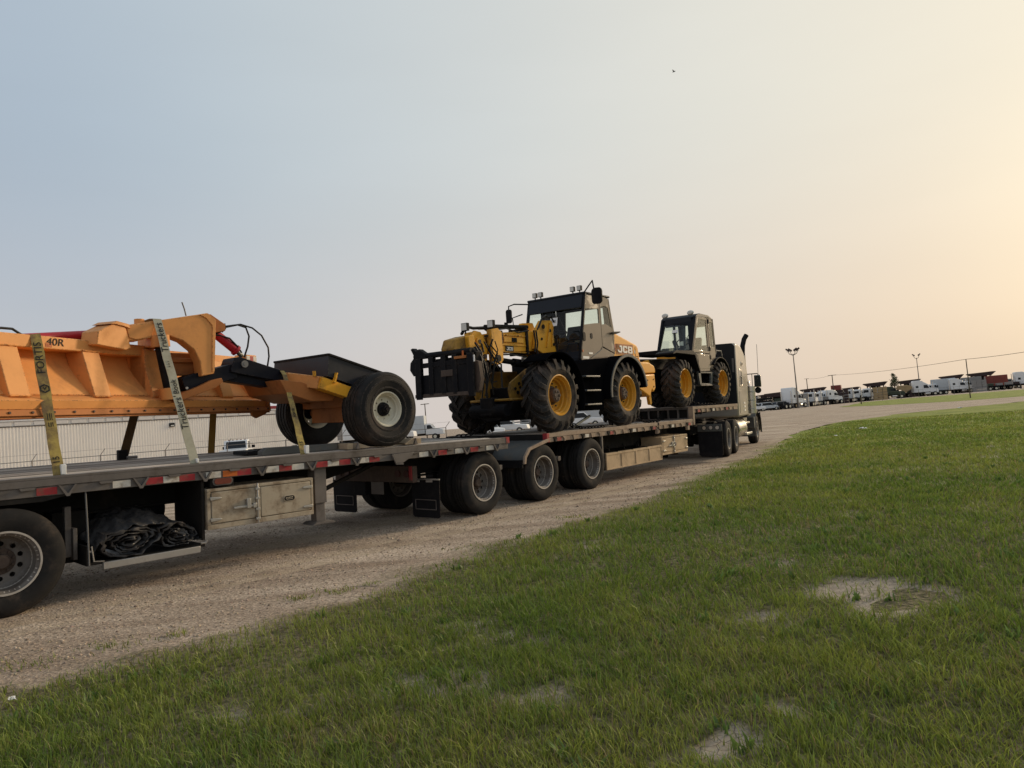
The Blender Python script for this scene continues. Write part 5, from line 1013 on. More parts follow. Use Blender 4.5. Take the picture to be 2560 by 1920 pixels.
# boom, lift ram, hitch and fork carriage
MB().prism([(.22, 3.26), (1.42, 3.36), (2.35, 3.42), (2.40, 3.02), (1.42, 2.93), (.30, 2.86)], 'y', 1.06, 1.46).build('boom', M['jcb'], ld, .015)
MB().box(.48, 1.3, 1.045, 1.06, 3.02, 3.06).box(.55, 1.22, 1.04, 1.06, 3.09, 3.20).build('boom_wear_strip', M['jcb'], ld, .01)
MB().box(.80, .98, 1.035, 1.06, 3.10, 3.19).build('boom_port', M['black'], ld, .006)
bp_ = MB().box(.60, .86, 1.045, 1.059, 2.905, 3.02).build('boom_brand_panel', M['ink'], ld); block_jcb('boom_lettering', bp_, M['whitel'], .625, .835, 2.925, 2.995, 1.0445, .004)
MB().prism([(1.50, 2.98), (1.62, 3.42), (1.78, 3.60), (2.16, 3.63), (2.24, 3.50), (2.20, 3.28), (2.30, 2.90), (1.9, 2.85)], 'y', .96, 1.055).build('boom_tower', M['jcb'], ld, .01)
MB().prism([(1.50, 2.98), (1.62, 3.42), (1.78, 3.60), (2.16, 3.63), (2.24, 3.50), (2.20, 3.28), (2.30, 2.90), (1.9, 2.85)], 'y', 1.465, 1.56).build('boom_tower', M['jcb'], ld, .01)
q = MB()
for x, z, r in ((1.83, 3.47, .05), (2.08, 3.40, .035), (1.75, 3.2, .03), (2.2, 3.1, .035)): q.cyl((x, .945, z), (x, .962, z), r, n=14)
q.build('tower_pin', M['black'], ld); MB().beam((1.90, .95, 3.02), (2.06, .95, 3.56), .02, .04, (0,1,0)).beam((2.1, .95, 3.05), (2.18, .95, 3.5), .02, .03, (0,1,0)).build('tower_rib', M['jcb'], ld, .004)
for pts in ([(1.55, 3.42), (1.7, 3.64), (1.9, 3.66), (2.1, 3.7), (2.25, 3.60)], [(1.50, 3.38), (1.66, 3.60), (1.86, 3.70), (2.05, 3.66)], [(1.45, 3.36), (1.49, 3.1), (1.45, 2.95), (1.5, 2.7)], [(1.38, 3.36), (1.42, 3.1), (1.38, 2.9)], [(2.3, 3.3), (2.35, 3.05), (2.3, 2.8)]):
    MB().tube([(x, .93+.05*math.sin(3*x), z) for x, z in pts], .017, 8).build('hydraulic_hose', M['hose'], ld)
q = MB().tube([(.10, 1.15, 3.38), (.5, 1.15, 3.41), (1.5, 1.15, 3.46)], .045, 10).tube([(.10, 1.32, 3.37), (1.5, 1.32, 3.47)], .03, 8); q.build('hydraulic_pipes', M['frame'], ld)
MB().cyl((.85, 1.2, 3.45), (.85, 1.2, 3.52), .04, n=10).build('pipe_clamp', M['frame'], ld)
MB().cyl((.35, 1.18, 2.75), (1.05, 1.18, 2.70), .055, n=14).cyl((1.0, 1.18, 2.70), (1.75, 1.18, 2.66), .085, n=16).build('lift_ram', M['black'], ld, .004); MB().box(1.15, 1.42, 1.0, 1.08, 2.70, 2.80).build('ram_label', M['alu'], ld)
MB().prism([(.0, 3.30), (.22, 3.34), (.34, 3.26), (.36, 2.72), (.26, 2.62), (.10, 2.62), (.04, 2.70), (.02, 2.95)], 'y', .92, 1.04).build('hitch_plate', M['jcb'], ld, .012)
MB().prism([(.0, 3.30), (.22, 3.34), (.34, 3.26), (.36, 2.72), (.26, 2.62), (.10, 2.62), (.04, 2.70), (.02, 2.95)], 'y', 1.5, 1.62).build('hitch_plate', M['jcb'], ld, .012)
MB().cyl((.19, .90, 2.74), (.19, .93, 2.74), .07, n=18).build('hitch_pin', M['black'], ld); MB().prism([(.25, 3.3), (.38, 3.3), (.40, 3.05), (.32, 2.98), (.26, 3.05)], 'y', .93, 1.0).build('hitch_black_plate', M['black'], ld, .01)  # second piece is a black plate at the boom edge of the hitch
MB().prism([(-.50, 3.10), (.25, 3.20), (.25, 2.90), (-.25, 2.86), (-.55, 2.94)], 'y', 1.12, 1.40).build('boom_head', M['jcb_dirty'], ld, .02)
ck = MB().prism([(-.50, 3.16), (-.36, 3.27), (-.18, 3.25), (-.06, 3.12), (.0, 2.92), (-.02, 2.70), (-.14, 2.66), (-.22, 2.82), (-.38, 2.90), (-.52, 2.96)], 'y', 1.03, 1.075).build('cheek_plate', M['jcb'], ld, .008)
MB().cyl((-.26, 1.0, 3.06), (-.26, 1.03, 3.06), .085, n=20).build('cheek_boss', M['jcb'], ck, .004); MB().cyl((-.26, .99, 3.06), (-.26, 1.0, 3.06), .04, n=14).cyl((-.10, 1.0, 2.78), (-.10, 1.03, 2.78), .045, n=14).build('cheek_pin', M['hub'], ck)
for z_ in (3.18, 2.98): MB().box(-.05, .04, 1.0, 1.06, z_-.02, z_+.02).build('cheek_spacer', M['black'], ck, .004)
MB().box(.40, 1.40, 1.040, 1.06, 3.225, 3.25).box(.40, 1.40, 1.040, 1.06, 2.885, 2.905).build('boom_flange', M['jcb'], ld, .004)
for x_ in (.45, .62, 1.02, 1.28): MB().cyl((x_, 1.032, 3.238), (x_, 1.045, 3.238), .014, n=6).build('bolt', M['hub'], ld)
MB().box(1.30, 1.36, 1.02, 1.5, 2.86, 3.42).build('boom_collar', M['black'], ld, .006)
MB().tube([(.30, 1.02, 3.32), (.6, 1.0, 3.36), (1.0, 1.01, 3.30), (1.35, 1.0, 3.36)], .014, 6).tube([(.34, .99, 2.82), (.7, .98, 2.84), (1.2, .99, 2.80)], .016, 6).build('boom_hose', M['hose'], ld)
MB().prism([(-.92, 3.08), (-.60, 3.16), (-.52, 3.14), (-.52, 2.84), (-.95, 2.82), (-1.0, 2.9)], 'y', 1.02, 1.34).build('tilt_housing', M['jcb_dirty'], ld, .025)
MB().prism([(-.66, 3.14), (-.48, 3.17), (-.46, 2.90), (-.64, 2.86)], 'y', .94, 1.08).build('tilt_cover', M['jcb'], ld, .02)
MB().box(-.62, -.30, 1.0, 1.3, 2.70, 2.86).build('tilt_ram', M['black'], ld, .02)
MB().tube([(-.60, 1.15, 3.2), (-.4, 1.2, 3.36), (-.2, 1.2, 3.34), (.05, 1.15, 3.36), (.12, 1.1, 3.30)], .03, 8).tube([(-.3, 1.05, 3.1), (-.2, 1.0, 3.0), (-.22, .95, 2.85)], .022, 8).build('boom_hose', M['hose'], ld)
work_lamp(ld, -.58, 1.10, 3.33, .075); work_lamp(ld, .08, 1.0, 3.42, .075)
XC = -.95; fk = MB().cyl((XC, .62, 2.83), (XC, 2.06, 2.83), .055, n=14).build('carriage_tube', M['black'], ld)
MB().prism([(.62, 2.06), (2.06, 2.06), (2.06, 2.46), (1.92, 2.46), (1.90, 2.46), (1.66, 2.46), (1.66, 2.60), (.62, 2.60)], 'x', XC-.03, XC+.03).build('carriage_plate', M['black'], ld, .008); MB().box(XC-.05, XC+.02, .62, 2.06, 2.03, 2.10).build('carriage_shelf', M['hub'], ld, .006)
for y in (.66, 1.02, 1.30, 1.62, 1.96): MB().box(XC-.05, XC+.05, y-.06, y+.06, 2.06, 2.80).build('carriage_upright', M['black'], ld, .008)
MB().box(XC-.04, XC+.04, .62, 2.06, 2.60, 2.69).build('carriage_rail', M['black'], ld, .006)
MB().prism([(2.0, 2.78), (2.12, 2.98), (2.07, 3.0), (1.98, 2.93), (1.90, 2.97), (1.72, 2.86), (1.72, 2.78)], 'x', XC-.06, XC+.06).build('carriage_hook', M['black'], ld, .006)
MB().prism([(2.06, 2.80), (2.15, 2.72), (2.17, 2.58), (2.08, 2.46), (2.02, 2.46), (2.02, 2.80)], 'x', XC-.05, XC+.05).build('carriage_ear', M['black'], ld, .006)
MB().box(XC-.06, XC-.03, 1.06, 1.35, 2.40, 2.52).build('carriage_bracket', M['hub'], ld, .006); MB().box(XC-.07, XC-.03, .70, 1.0, 2.70, 2.75).build('fork_lock', M['orange_dk'], ld, .006)
for y in (1.92, .60): MB().box(XC-.09, XC-.045, y-.07, y+.07, 2.0, 2.78).build('fork_shank', M['black'], ld, .008); 
MB().prism([(.48, 2.62), (.60, 2.66), (.62, 2.20), (.56, 2.06), (.50, 2.10), (.44, 2.3)], 'x', XC+.0, XC+.10).build('hitch_side_plate', M['hub'], ld, .006)
MB().prism([(.55, 2.80), (.72, 2.90), (.85, 2.85), (.85, 2.5), (.58, 2.5)], 'x', XC+.04, XC+.22).build('quick_hitch', M['frame'], ld, .012)
MB().box(XC+.02, XC+.36, .80, 1.70, 2.35, 2.75).build('hitch_body', M['black'], ld, .02)
MB().box(XC-.075, XC-.06, .50, .58, 2.62, 2.74).build('white_label', M['white'], ld); MB().box(XC-.066, XC-.055, .76, .80, 2.72, 2.84).build('warning_label', M['tape_o'], ld)
for pts in ([(-.85, .62, 2.9), (-.78, .55, 2.7), (-.76, .52, 2.4), (-.8, .55, 2.15)], [(-.6, .8, 2.9), (-.5, .7, 2.6), (-.45, .68, 2.3), (-.5, .72, 2.0)], [(-.4, .95, 2.9), (-.3, .85, 2.5), (-.32, .84, 2.1), (-.3, .85, 1.95)], [(-.7, .75, 3.0), (-.62, .66, 2.8), (-.7, .6, 2.55)]):
    MB().tube(pts, .018, 8).build('hydraulic_hose', M['hose'], ld)

rg = random.Random(5)
for k in range(9):
    x0, y0 = rg.uniform(-.62, -.05), rg.uniform(.72, .95); z0 = rg.uniform(2.85, 3.1); P_ = [(x0, y0, z0)]
    for q in range(1, 5): P_.append((x0+.10*math.sin(q*1.3+k)+.03*q, y0-.06*math.sin(q*.9+k), z0-q*rg.uniform(.14, .24)))
    MB().tube(P_, rg.choice([.011, .014, .018]), 7).build('hydraulic_hose', M['hose'], ld)
for k in range(7):
    x0, y0, z0 = rg.uniform(-.7, -.1), rg.uniform(.80, .98), rg.uniform(2.3, 2.95); MB().cyl((x0, y0, z0), (x0+.05, y0, z0+.02), .025, n=6).build('hose_fitting', M['steel'], ld)
MB().prism([(-.60, 2.62), (-.30, 2.72), (-.05, 2.66), (-.02, 2.40), (-.30, 2.32), (-.58, 2.40)], 'y', .98, 1.10).build('crowd_link', M['hub'], ld, .01)
# ------------------------------------------------------------------ second telehandler on the upper deck
l2 = thing('telehandler', 'yellow wheeled telehandler with side cab on the upper deck behind the tractor', 'loader', FL, (8.5, 1.3, ZU), 'yellow loaders on the trailer')
W2F, W2R, R2 = 7.21, 9.86, .64
for x in (W2F, W2R):
    for y, o in ((.15, -1), (2.45, 1)): ag_wheel(l2, x, y, ZU+R2-.004, o, R2, .48, .375, 'ag2', hubm='rim_y', nl=18)
    MB().cyl((x, .5, ZU+R2), (x, 2.1, ZU+R2), .12, n=12).box(x-.22, x+.22, .9, 1.7, ZU+.4, ZU+.85).build('axle', M['black'], l2, .02)
MB().box(6.7, 10.4, .85, 1.75, 2.0, 2.62).build('chassis', M['black'], l2, .02)
MB().box(8.2, 9.3, .55, 1.0, 1.95, 2.5).build('fuel_tank', M['black'], l2, .02)
sf = MB().frame([(8.30, 2.12), (9.16, 2.12), (9.30, 2.52), (8.20, 2.52)], [(8.42, 2.19), (9.06, 2.19), (9.12, 2.48), (8.38, 2.48)], 'y', .22, .28).build('step_box', M['fgrey'], l2, .008); MB().box(8.32, 9.14, .20, .40, 2.12, 2.16).build('step_tread', M['rail'], sf, .004)
MB().prism([(6.55, 3.00), (6.75, 3.06), (7.85, 3.09), (8.02, 3.02), (8.30, 2.50), (8.25, 2.47), (7.94, 2.97), (6.75, 2.99), (6.55, 2.95)], 'y', .17, .70).build('front_fender', M['black'], l2, .01)
MB().arc((W2R, 0, ZU+R2), .74, .77, 135, 10, .18, .68, 18).build('rear_fender', M['black'], l2, .008)
MB().tube([(9.75, .3, 3.05), (9.8, .3, 3.17), (10.2, .3, 3.17), (10.25, .3, 3.0)], .018, 6).build('rear_rail', M['steel'], l2)
MB().box(7.96, 9.65, .32, 1.32, 2.50, 2.60).build('cab_floor', M['cabgrey'], l2, .01)
for y in (.30, 1.30):
    for nm, a, b in (('front_pillar', (7.97, 3.05), (8.42, 4.10)), ('rear_pillar', (9.70, 3.1), (9.60, 4.10)), ('door_pillar', (9.26, 2.55), (9.16, 4.12))):
        MB().beam((a[0], y, a[1]), (b[0], y, b[1]), .06, .07, (0,1,0)).build(nm, M['blackg'] if nm[0] == 'f' or y > 1 else M['hub'], l2, .012)
MB().beam((7.97, .30, 3.06), (8.28, .30, 2.52), .06, .07, (0,1,0)).build('door_front_post', M['blackg'], l2, .01)
rf2 = MB().prism([(8.36, 4.06), (8.46, 4.16), (8.7, 4.20), (9.3, 4.19), (9.56, 4.12), (9.66, 4.0), (9.60, 3.98), (9.3, 4.10), (8.5, 4.08)], 'y', .27, 1.33).build('cab_roof', M['cabgrey'], l2, .02)
MB().box(9.62, 9.85, .5, 1.0, 3.92, 4.08).build('air_conditioner', M['white'], l2, .04)
do = [(8.03, 3.06), (9.22, 3.06), (9.14, 4.10), (8.46, 4.10)]; di = [(8.14, 3.14), (9.15, 3.12), (9.08, 4.02), (8.52, 4.02)]
d2 = MB().frame(do, di, 'y', .265, .29).build('door_upper', M['tan'], l2, .006); MB().prism(di, 'y', .276, .281).build('door_glass', M['glass'], d2)
d3 = MB().prism([(8.05, 3.04), (9.22, 3.04), (9.25, 2.55), (8.32, 2.53), (8.20, 2.62)], 'y', .262, .30).build('door_lower', M['tan'], l2, .01)
MB().prism([(8.34, 3.0), (9.18, 3.0), (9.2, 2.62), (8.38, 2.60)], 'y', .254, .2615).build('door_inset', M['tan'], d3, .01); e = MB(); oval(e, 8.22, 2.93, .04, .09, .25, .262, 18, .04); e.build('door_handle', M['black'], d3)
for z in (4.0, 3.2, 2.95, 2.6): MB().box(9.20, 9.28, .24, .30, z-.06, z+.06).build('door_hinge', M['black'], l2, .008)
qo = [(9.29, 2.6), (9.55, 2.62), (9.70, 3.12), (9.62, 4.08), (9.22, 4.10)]; qi = [(9.34, 3.25), (9.50, 3.25), (9.62, 3.28), (9.56, 3.98), (9.28, 4.0)]
q2 = MB().frame(qo, qi, 'y', .27, .295).build('quarter_panel', M['tan'], l2, .006); MB().prism(qi, 'y', .28, .284).build('quarter_glass', M['glass'], q2)
# windscreen frame faces the tail of the truck
def wsx(z): return 7.97 + (z-3.05)*.43
wo = [(.28, 3.05), (1.33, 3.05), (1.28, 4.12), (.33, 4.12)]; wi = [(.36, 3.14), (1.26, 3.14), (1.20, 3.98), (.50, 3.86)]
mbw = MB().frame(wo, wi, 'x', 0, .05); mbw.v = [(x+wsx(z), y, z) for x, y, z in mbw.v]; wf = mbw.build('windscreen_frame', M['blackg'], l2, .006)
mbw = MB().prism(wi, 'x', .022, .028); mbw.v = [(x+wsx(z), y, z) for x, y, z in mbw.v]; mbw.build('windscreen', M['glass'], wf)
MB().box(8.36, 8.44, .40, 1.2, 3.86, 4.1).build('visor', M['cabgrey'], l2, .01)
MB().beam((8.30, .62, 3.2), (8.48, .66, 4.0), .06, .05).build('screen_post', M['cabgrey'], l2, .01)
bo = [(.33, 3.0), (1.28, 3.0), (1.28, 4.1), (.33, 4.1)]; bi = [(.42, 3.2), (1.2, 3.2), (1.18, 4.0), (.44, 4.0)]
bk2 = MB().frame(bo, bi, 'x', 9.60, 9.63).build('rear_frame', M['cabgrey'], l2, .006); MB().prism(bi, 'x', 9.61, 9.615).build('rear_glass', M['glass'], bk2)
fo = [(8.0, 3.06), (9.66, 3.06), (9.6, 4.1), (8.44, 4.1)]; fi = [(8.12, 3.16), (9.58, 3.16), (9.5, 4.0), (8.5, 4.0)]
f2 = MB().frame(fo, fi, 'y', 1.31, 1.33).build('far_side_panel', M['cabgrey'], l2, .006); MB().prism(fi, 'y', 1.318, 1.322).build('side_glass', M['glass'], f2)
MB().prism([(8.95, 3.0), (9.3, 3.0), (9.45, 3.55), (9.36, 3.58), (9.22, 3.14), (8.93, 3.12)], 'y', .55, 1.05).build('seat', M['tan'], l2, .03)
MB().box(8.1, 8.45, .45, 1.2, 3.0, 3.16).build('dash_console', M['cabgrey'], l2, .03); e = MB().tube([(8.42+.1*math.cos(t), .72+.18*math.sin(t), 3.40+.13*math.cos(t)) for t in [i*math.pi/12 for i in range(25)]], .014, 8).cyl((8.35, .72, 3.1), (8.42, .72, 3.40), .03, n=8).build('steering_wheel', M['black'], l2); MB().box(8.36, 8.40, .66, .78, 3.3, 3.42).build('wheel_badge', M['lamp'], e)
MB().tube([(8.25, .42, 3.1), (8.35, .55, 3.5), (8.42, .45, 3.75)], .01, 6).tube([(8.2, .85, 3.1), (8.27, .7, 3.3)], .01, 6).build('wiper', M['black'], l2)
n2 = MB().add([(8.24, .95, 3.66), (8.24, .78, 3.66), (8.285, .78, 3.76), (8.285, .95, 3.76)], [(0,1,2,3)]).build('paper_notice', M['whitel'], l2); MB().box(8.225, 8.228, .79, .94, 3.655, 3.675).build('notice_strip', M['ink'], n2)
for y in (1.20, .42):
    o = MB(); o.lathe([(0, -.05), (.05, -.045), (.07, 0), (.05, .045), (0, .05)], (0, 0, 0), 14); xf(o, Matrix.Translation((8.38, y, 4.21)) @ Matrix.Rotation(R_(90), 4, 'Z') @ Matrix.Scale(1.5, 4, (1, 0, 0))); o.build('work_lamp', M['lamp'], l2)
bm2 = MB().prism([(10.3, 3.05), (6.2, 2.92), (6.2, 2.55), (10.3, 2.65)], 'y', 1.55, 2.0).build('boom', M['black'], l2, .015)
MB().prism([(6.15, 3.10), (6.60, 3.12), (6.75, 2.95), (6.75, 2.55), (6.35, 2.35), (6.10, 2.45)], 'y', 1.42, 2.12).build('boom_head', M['jcb_dirty'], l2, .03)
MB().box(6.05, 6.6, .9, 1.45, 2.5, 2.75).cyl((6.3, .95, 2.72), (6.3, 1.45, 2.72), .14, n=16).build('tool_carrier', M['black'], l2, .02)
MB().prism([(6.25, 2.82), (6.5, 2.86), (6.62, 2.72), (6.42, 2.62), (6.25, 2.66)], 'y', .86, .92).build('carrier_lug', M['jcb'], l2, .01)
MB().box(6.2, 6.75, .9, 1.5, 2.05, 2.45).build('front_frame', M['hub'], l2, .04)
MB().box(6.9, 8.0, .72, 1.5, 3.0, 3.12).build('front_console', M['black'], l2, .02)
o = MB(); o.lathe([(0, -.03), (.07, -.02), (.11, 0), (.07, .02), (0, .03)], (0, 0, 0), 14); xf(o, Matrix.Translation((6.35, 1.5, 3.24)) @ Matrix.Rotation(R_(60), 4, 'Z')); o.build('work_lamp', M['steel'], l2); MB().cyl((6.35, 1.5, 3.1), (6.35, 1.5, 3.2), .015, n=8).build('lamp_stalk', M['black'], l2)
MB().prism([(9.9, 3.3), (10.5, 3.1), (10.6, 2.6), (9.9, 2.6)], 'y', 1.3, 2.3).build('engine_cover', M['jcb_hood'], l2, .03)

# ------------------------------------------------------------------ chains holding the machines
def chain(label, pts, r=.02):
    o = thing('tie_down_chain', label, 'chain', FL, pts[0], 'chains holding down the loaders'); mb = MB(); P = []
    for a, b in zip(pts[:-1], pts[1:]):
        a, b = Vector(a), Vector(b); n = max(1, int((b-a).length/.075)); P += [a.lerp(b, i/n) for i in range(n)]
    P.append(Vector(pts[-1])); e = Vector((0, 0, 1))
    for i, (a, b) in enumerate(zip(P[:-1], P[1:])):
        d = (b-a).normalized(); s = d.orthogonal().normalized(); s = s if i % 2 else d.cross(s); m = (a+b)/2; h = (b-a).length*.62
        mb.tube([m + d*(h*math.cos(t)) + s*(r*1.25*math.sin(t)) for t in [k*math.pi/4 for k in range(9)]], r*.42, 5)
    mb.build('chain_links', M['black'], o); return o
chain('dark chain slanting from the front axle to the lower deck', [(.75, 1.3, 1.75), (.2, 1.75, 1.26), (.05, 2.0, 1.25)], .03)
chain('dark chain crossing low behind the near front wheel', [(-.1, 1.9, 1.74), (.9, .75, 1.62)], .022)
chain('dark chain between the loader wheels near the steps', [(1.75, .9, 1.60), (2.35, .45, 1.25), (2.9, .22, 1.26)], .026)
chain('dark chain hooked over the tan rail behind the rear wheel', [(4.5, .8, 1.62), (4.95, .3, 1.27), (5.06, .02, 1.25), (5.08, -.03, .98)], .026)
chain('dark chain lying on the lower deck beside the step', [(4.45, .7, 1.5), (5.2, .45, 1.27), (5.7, .25, 1.26)], .024)
chain('dark chain between the telehandler wheels on the upper deck', [(7.95, .6, 1.75), (8.5, .35, 1.60), (9.2, .2, 1.58), (9.35, .15, 1.58)], .03)
o = thing('load_binder', 'bent grey bar of a chain binder on the deck between the wheels', 'binder', FL, (2.4, .6, ZL)); MB().beam((2.25, .62, 1.28), (2.95, .60, 1.50), .04, .05).build('lever', M['alu'], o, .006); MB().tube([(1.9, .62, 1.45), (2.25, .62, 1.28), (2.5, .6, 1.27)], .018, 6).build('hook', M['black'], o)

# ------------------------------------------------------------------ highway tractor
tk = thing('truck_tractor', 'grey conventional highway tractor with tall black backed sleeper pulling the trailers', 'truck', FT, (3, 1.25, 0))
MB().prism([(2.70, 1.10), (2.70, 3.40), (2.78, 3.50), (3.3, 3.50), (4.0, 3.45), (4.55, 3.28), (4.85, 3.0), (4.90, 2.6), (4.92, 1.10)], 'y', 0.0, 2.45).build('sleeper', M['sleeper'], tk, .06)
MB().prism([(.02, 1.45), (.02, 3.40), (.10, 3.49), (2.35, 3.49), (2.43, 3.40), (2.43, 1.45)], 'x', 2.675, 2.70).build('sleeper_back', M['sleeperb'], tk, .01)
for a in ((.55, .95, 3.28, 3.34), (1.5, 1.9, 3.28, 3.34)): MB().box(2.665, 2.676, *a).build('rear_marker', M['rail'], tk)
MB().box(2.665, 2.676, .06, .12, 2.55, 3.0).build('rear_strip', M['rail'], tk)
w_ = MB().frame([(3.2, 2.08), (3.85, 2.08), (3.85, 2.66), (3.2, 2.66)], [(3.27, 2.15), (3.78, 2.15), (3.78, 2.59), (3.27, 2.59)], 'y', -.014, 0.002).build('side_window', M['chrome'], tk, .006); MB().box(3.27, 3.78, -.006, .001, 2.15, 2.59).build('pane', M['dkglass'], w_)
e = MB(); oval(e, 3.9, 2.86, .16, .075, -.02, -.001, 20, .075); e.build('vent_bezel', M['chrome'], tk); e = MB(); oval(e, 3.9, 2.86, .09, .045, -.024, -.019, 20, .045); e.build('vent_core', M['black'], tk)
MB().box(3.05, 3.62, -.010, .0, 1.2, 1.95).build('luggage_door', M['sleeper'], tk, .008)
for z in (1.30, 1.42, 1.54): MB().box(3.9, 4.15, -.014, -.001, z-.03, z+.03).build('door_decal', M['whitel'], tk)
MB().box(4.93, 5.0, .06, 2.4, 1.05, 2.85).build('cab_gap', M['black'], tk)
MB().prism([(5.0, 1.05), (5.0, 2.95), (5.3, 3.02), (5.9, 2.85), (6.25, 2.15), (6.35, 2.05), (6.35, 1.05)], 'y', .12, 2.33).build('cab', M['sleeper'], tk, .04)
MB().prism([(5.12, 2.1), (5.12, 2.7), (5.75, 2.7), (6.05, 2.1)], 'y', .105, .12).build('cab_window', M['dkglass'], tk)
MB().add([(6.28, .2, 2.12), (6.28, 2.25, 2.12), (5.93, 2.25, 2.82), (5.93, .2, 2.82)], [(3,2,1,0)]).build('windscreen', M['dkglass'], tk)
MB().prism([(6.35, 1.0), (6.35, 1.98), (8.05, 1.78), (8.15, 1.6), (8.15, .8), (7.8, .8)], 'y', .55, 1.9).build('bonnet', M['sleeper'], tk, .05); MB().box(8.15, 8.22, .6, 1.85, .75, 1.62).build('grille', M['chrome'], tk, .02); MB().box(8.1, 8.4, .05, 2.4, .4, .72).build('bumper', M['chrome'], tk, .03)
FX = 7.12
for y0, y1 in ((.0, .55), (1.9, 2.45)): MB().arc((FX, 0, .53), .66, .69, 200, -5, y0, y1, 20).build('front_fender', M['fgrey'], tk, .01)
MB().prism([(6.3, 1.0), (6.3, .6), (6.5, .55), (6.48, 1.0)], 'y', .02, .5).build('fender_tail', M['fgrey'], tk, .01)
MB().arc((FX, 0, .53), .60, .70, 60, -12, -.06, -.01, 14).build('fender_guard', M['black'], tk, .01)
for y, o in ((.04, -1), (2.41, 1)):
    road_wheel(tk, FX, y, .525, o, dish=.05, key='steer')
for x in (.5, 1.86):
    for y, o in ((0, -1), (.33, -1), (2.45, 1), (2.12, 1)): road_wheel(tk, x, y, .527, o)
    MB().cyl((x, .3, .525), (x, 2.15, .525), .09, n=12).cyl((x, 1.05, .525), (x, 1.4, .525), .22, n=16).build('axle', M['frame'], tk)
MB().cyl((FX, .2, .5), (FX, 2.2, .5), .06, n=10).build('front_axle', M['frame'], tk)
for y in (.8, 1.58): MB().box(-.9, 8.0, y-.04, y+.04, .72, 1.0).build('frame_rail', M['frame'], tk)
MB().cyl((1.15, 1.22, 1.0), (1.15, 1.22, 1.12), .45, n=28).box(.6, 1.8, .75, 1.7, .98, 1.05).build('fifth_wheel', M['black'], tk, .01)
tn = MB().cyl((2.95, .36, .70), (4.55, .36, .70), .33, n=30).build('fuel_tank', M['chrome'], tk, .02)
for x in (3.2, 4.3): MB().cyl((x-.03, .36, .70), (x+.03, .36, .70), .336, n=30).build('tank_strap', M['alu'], tn)
MB().box(4.6, 5.9, .05, .5, .42, .50).box(4.6, 5.9, .12, .5, .80, .86).build('cab_step', M['alu'], tk, .01); MB().box(4.65, 5.85, .2, .5, .5, .98).build('battery_box', M['chrome'], tk, .02)
MB().prism([(4.6, 1.02), (4.9, .7), (5.3, .72), (5.3, 1.02)], 'y', .14, .2).build('side_skirt', M['chrome'], tk, .006)
ac = MB().cyl((5.55, -.02, 1.15), (5.55, -.02, 2.12), .16, n=24).build('air_cleaner', M['chrome'], tk, .01)
for z in (1.3, 1.6, 1.9): MB().cyl((5.55, -.02, z), (5.55, -.02, z+.04), .168, n=24).build('cleaner_band', M['alu'], ac)
sx = MB().tube([(4.98, .10, 1.1), (4.98, .10, 3.3), (4.98, .08, 3.55), (5.0, .02, 3.78), (5.06, -.06, 3.92)], .085, 16).build('exhaust_stack', M['black'], tk); MB().cyl((4.98, .10, 1.5), (4.98, .10, 3.2), .10, n=18).build('heat_shield', M['chrome'], sx)
MB().tube([(4.98, 2.35, 1.1), (4.98, 2.35, 3.3), (4.98, 2.37, 3.55), (5.0, 2.43, 3.78), (5.06, 2.5, 3.92)], .085, 16).build('exhaust_stack', M['black'], tk)
ma = MB().tube([(5.75, .14, 2.56), (5.78, -.25, 2.57), (5.78, -.30, 2.5)], .016, 8).tube([(5.75, .14, 1.98), (5.78, -.25, 1.97), (5.78, -.28, 2.05)], .016, 8).tube([(5.75, -.07, 2.56), (5.77, -.07, 2.0)], .012, 6).build('mirror_arm', M['black'], tk)
mh = MB().box(5.76, 5.84, -.37, -.13, 2.08, 2.52).build('mirror_housing', M['chrome'], ma, .03); MB().box(5.752, 5.76, -.36, -.14, 2.10, 2.50).build('mirror_glass', M['dkglass'], mh)
q = MB(); q.lathe([(0, -.05), (.07, -.04), (.11, 0), (.115, .02), (0, .02)], (0, 0, 0), 18); xf(q, Matrix.Translation((5.79, -.25, 1.97)) @ Matrix.Rotation(R_(90), 4, 'Z')); q.build('convex_mirror', M['black'], ma)
MB().tube([(5.80, -.28, 2.52), (5.80, -.285, 3.1), (5.80, -.29, 3.62)], .008, 6).build('aerial', M['steel'], ma)
MB().tube([(6.2, .1, 2.2), (5.9, .05, 2.35), (5.6, .02, 2.25), (5.45, .02, 1.8)], .02, 8).build('grab_rail', M['chrome'], tk)
fb = MB().box(-.83, -.79, -.05, .62, .80, 1.0).build('lamp_bar', M['fgrey'], tk, .01)
for y in (.07, .25, .43): MB().cyl((-.832, y, .905), (-.85, y, .905), .062, n=20).build('lamp_ring', M['black'], fb); MB().cyl((-.851, y, .905), (-.856, y, .905), .05, n=20).build('tail_lamp', M['alu'], fb)
for y in (-.06, 1.88): MB().prism([(y, .80), (y+.68, .80), (y+.66, .16), (y+.60, .11), (y+.06, .10), (y+.01, .15)], 'x', -.82, -.807).build('mud_flap', M['black'], tk)
MB().box(-.80, -.70, .55, 1.9, .75, .95).build('rear_crossmember', M['frame'], tk)
q = MB()
for k in range(3): q.tube([(2.6, 1.1+.12*k, 1.6), (2.2, 1.1+.12*k, 1.25), (1.8, 1.15+.1*k, 1.3), (1.5, 1.2, 1.5)], .018, 8)
q.build('air_lines', M['hose'], tk)
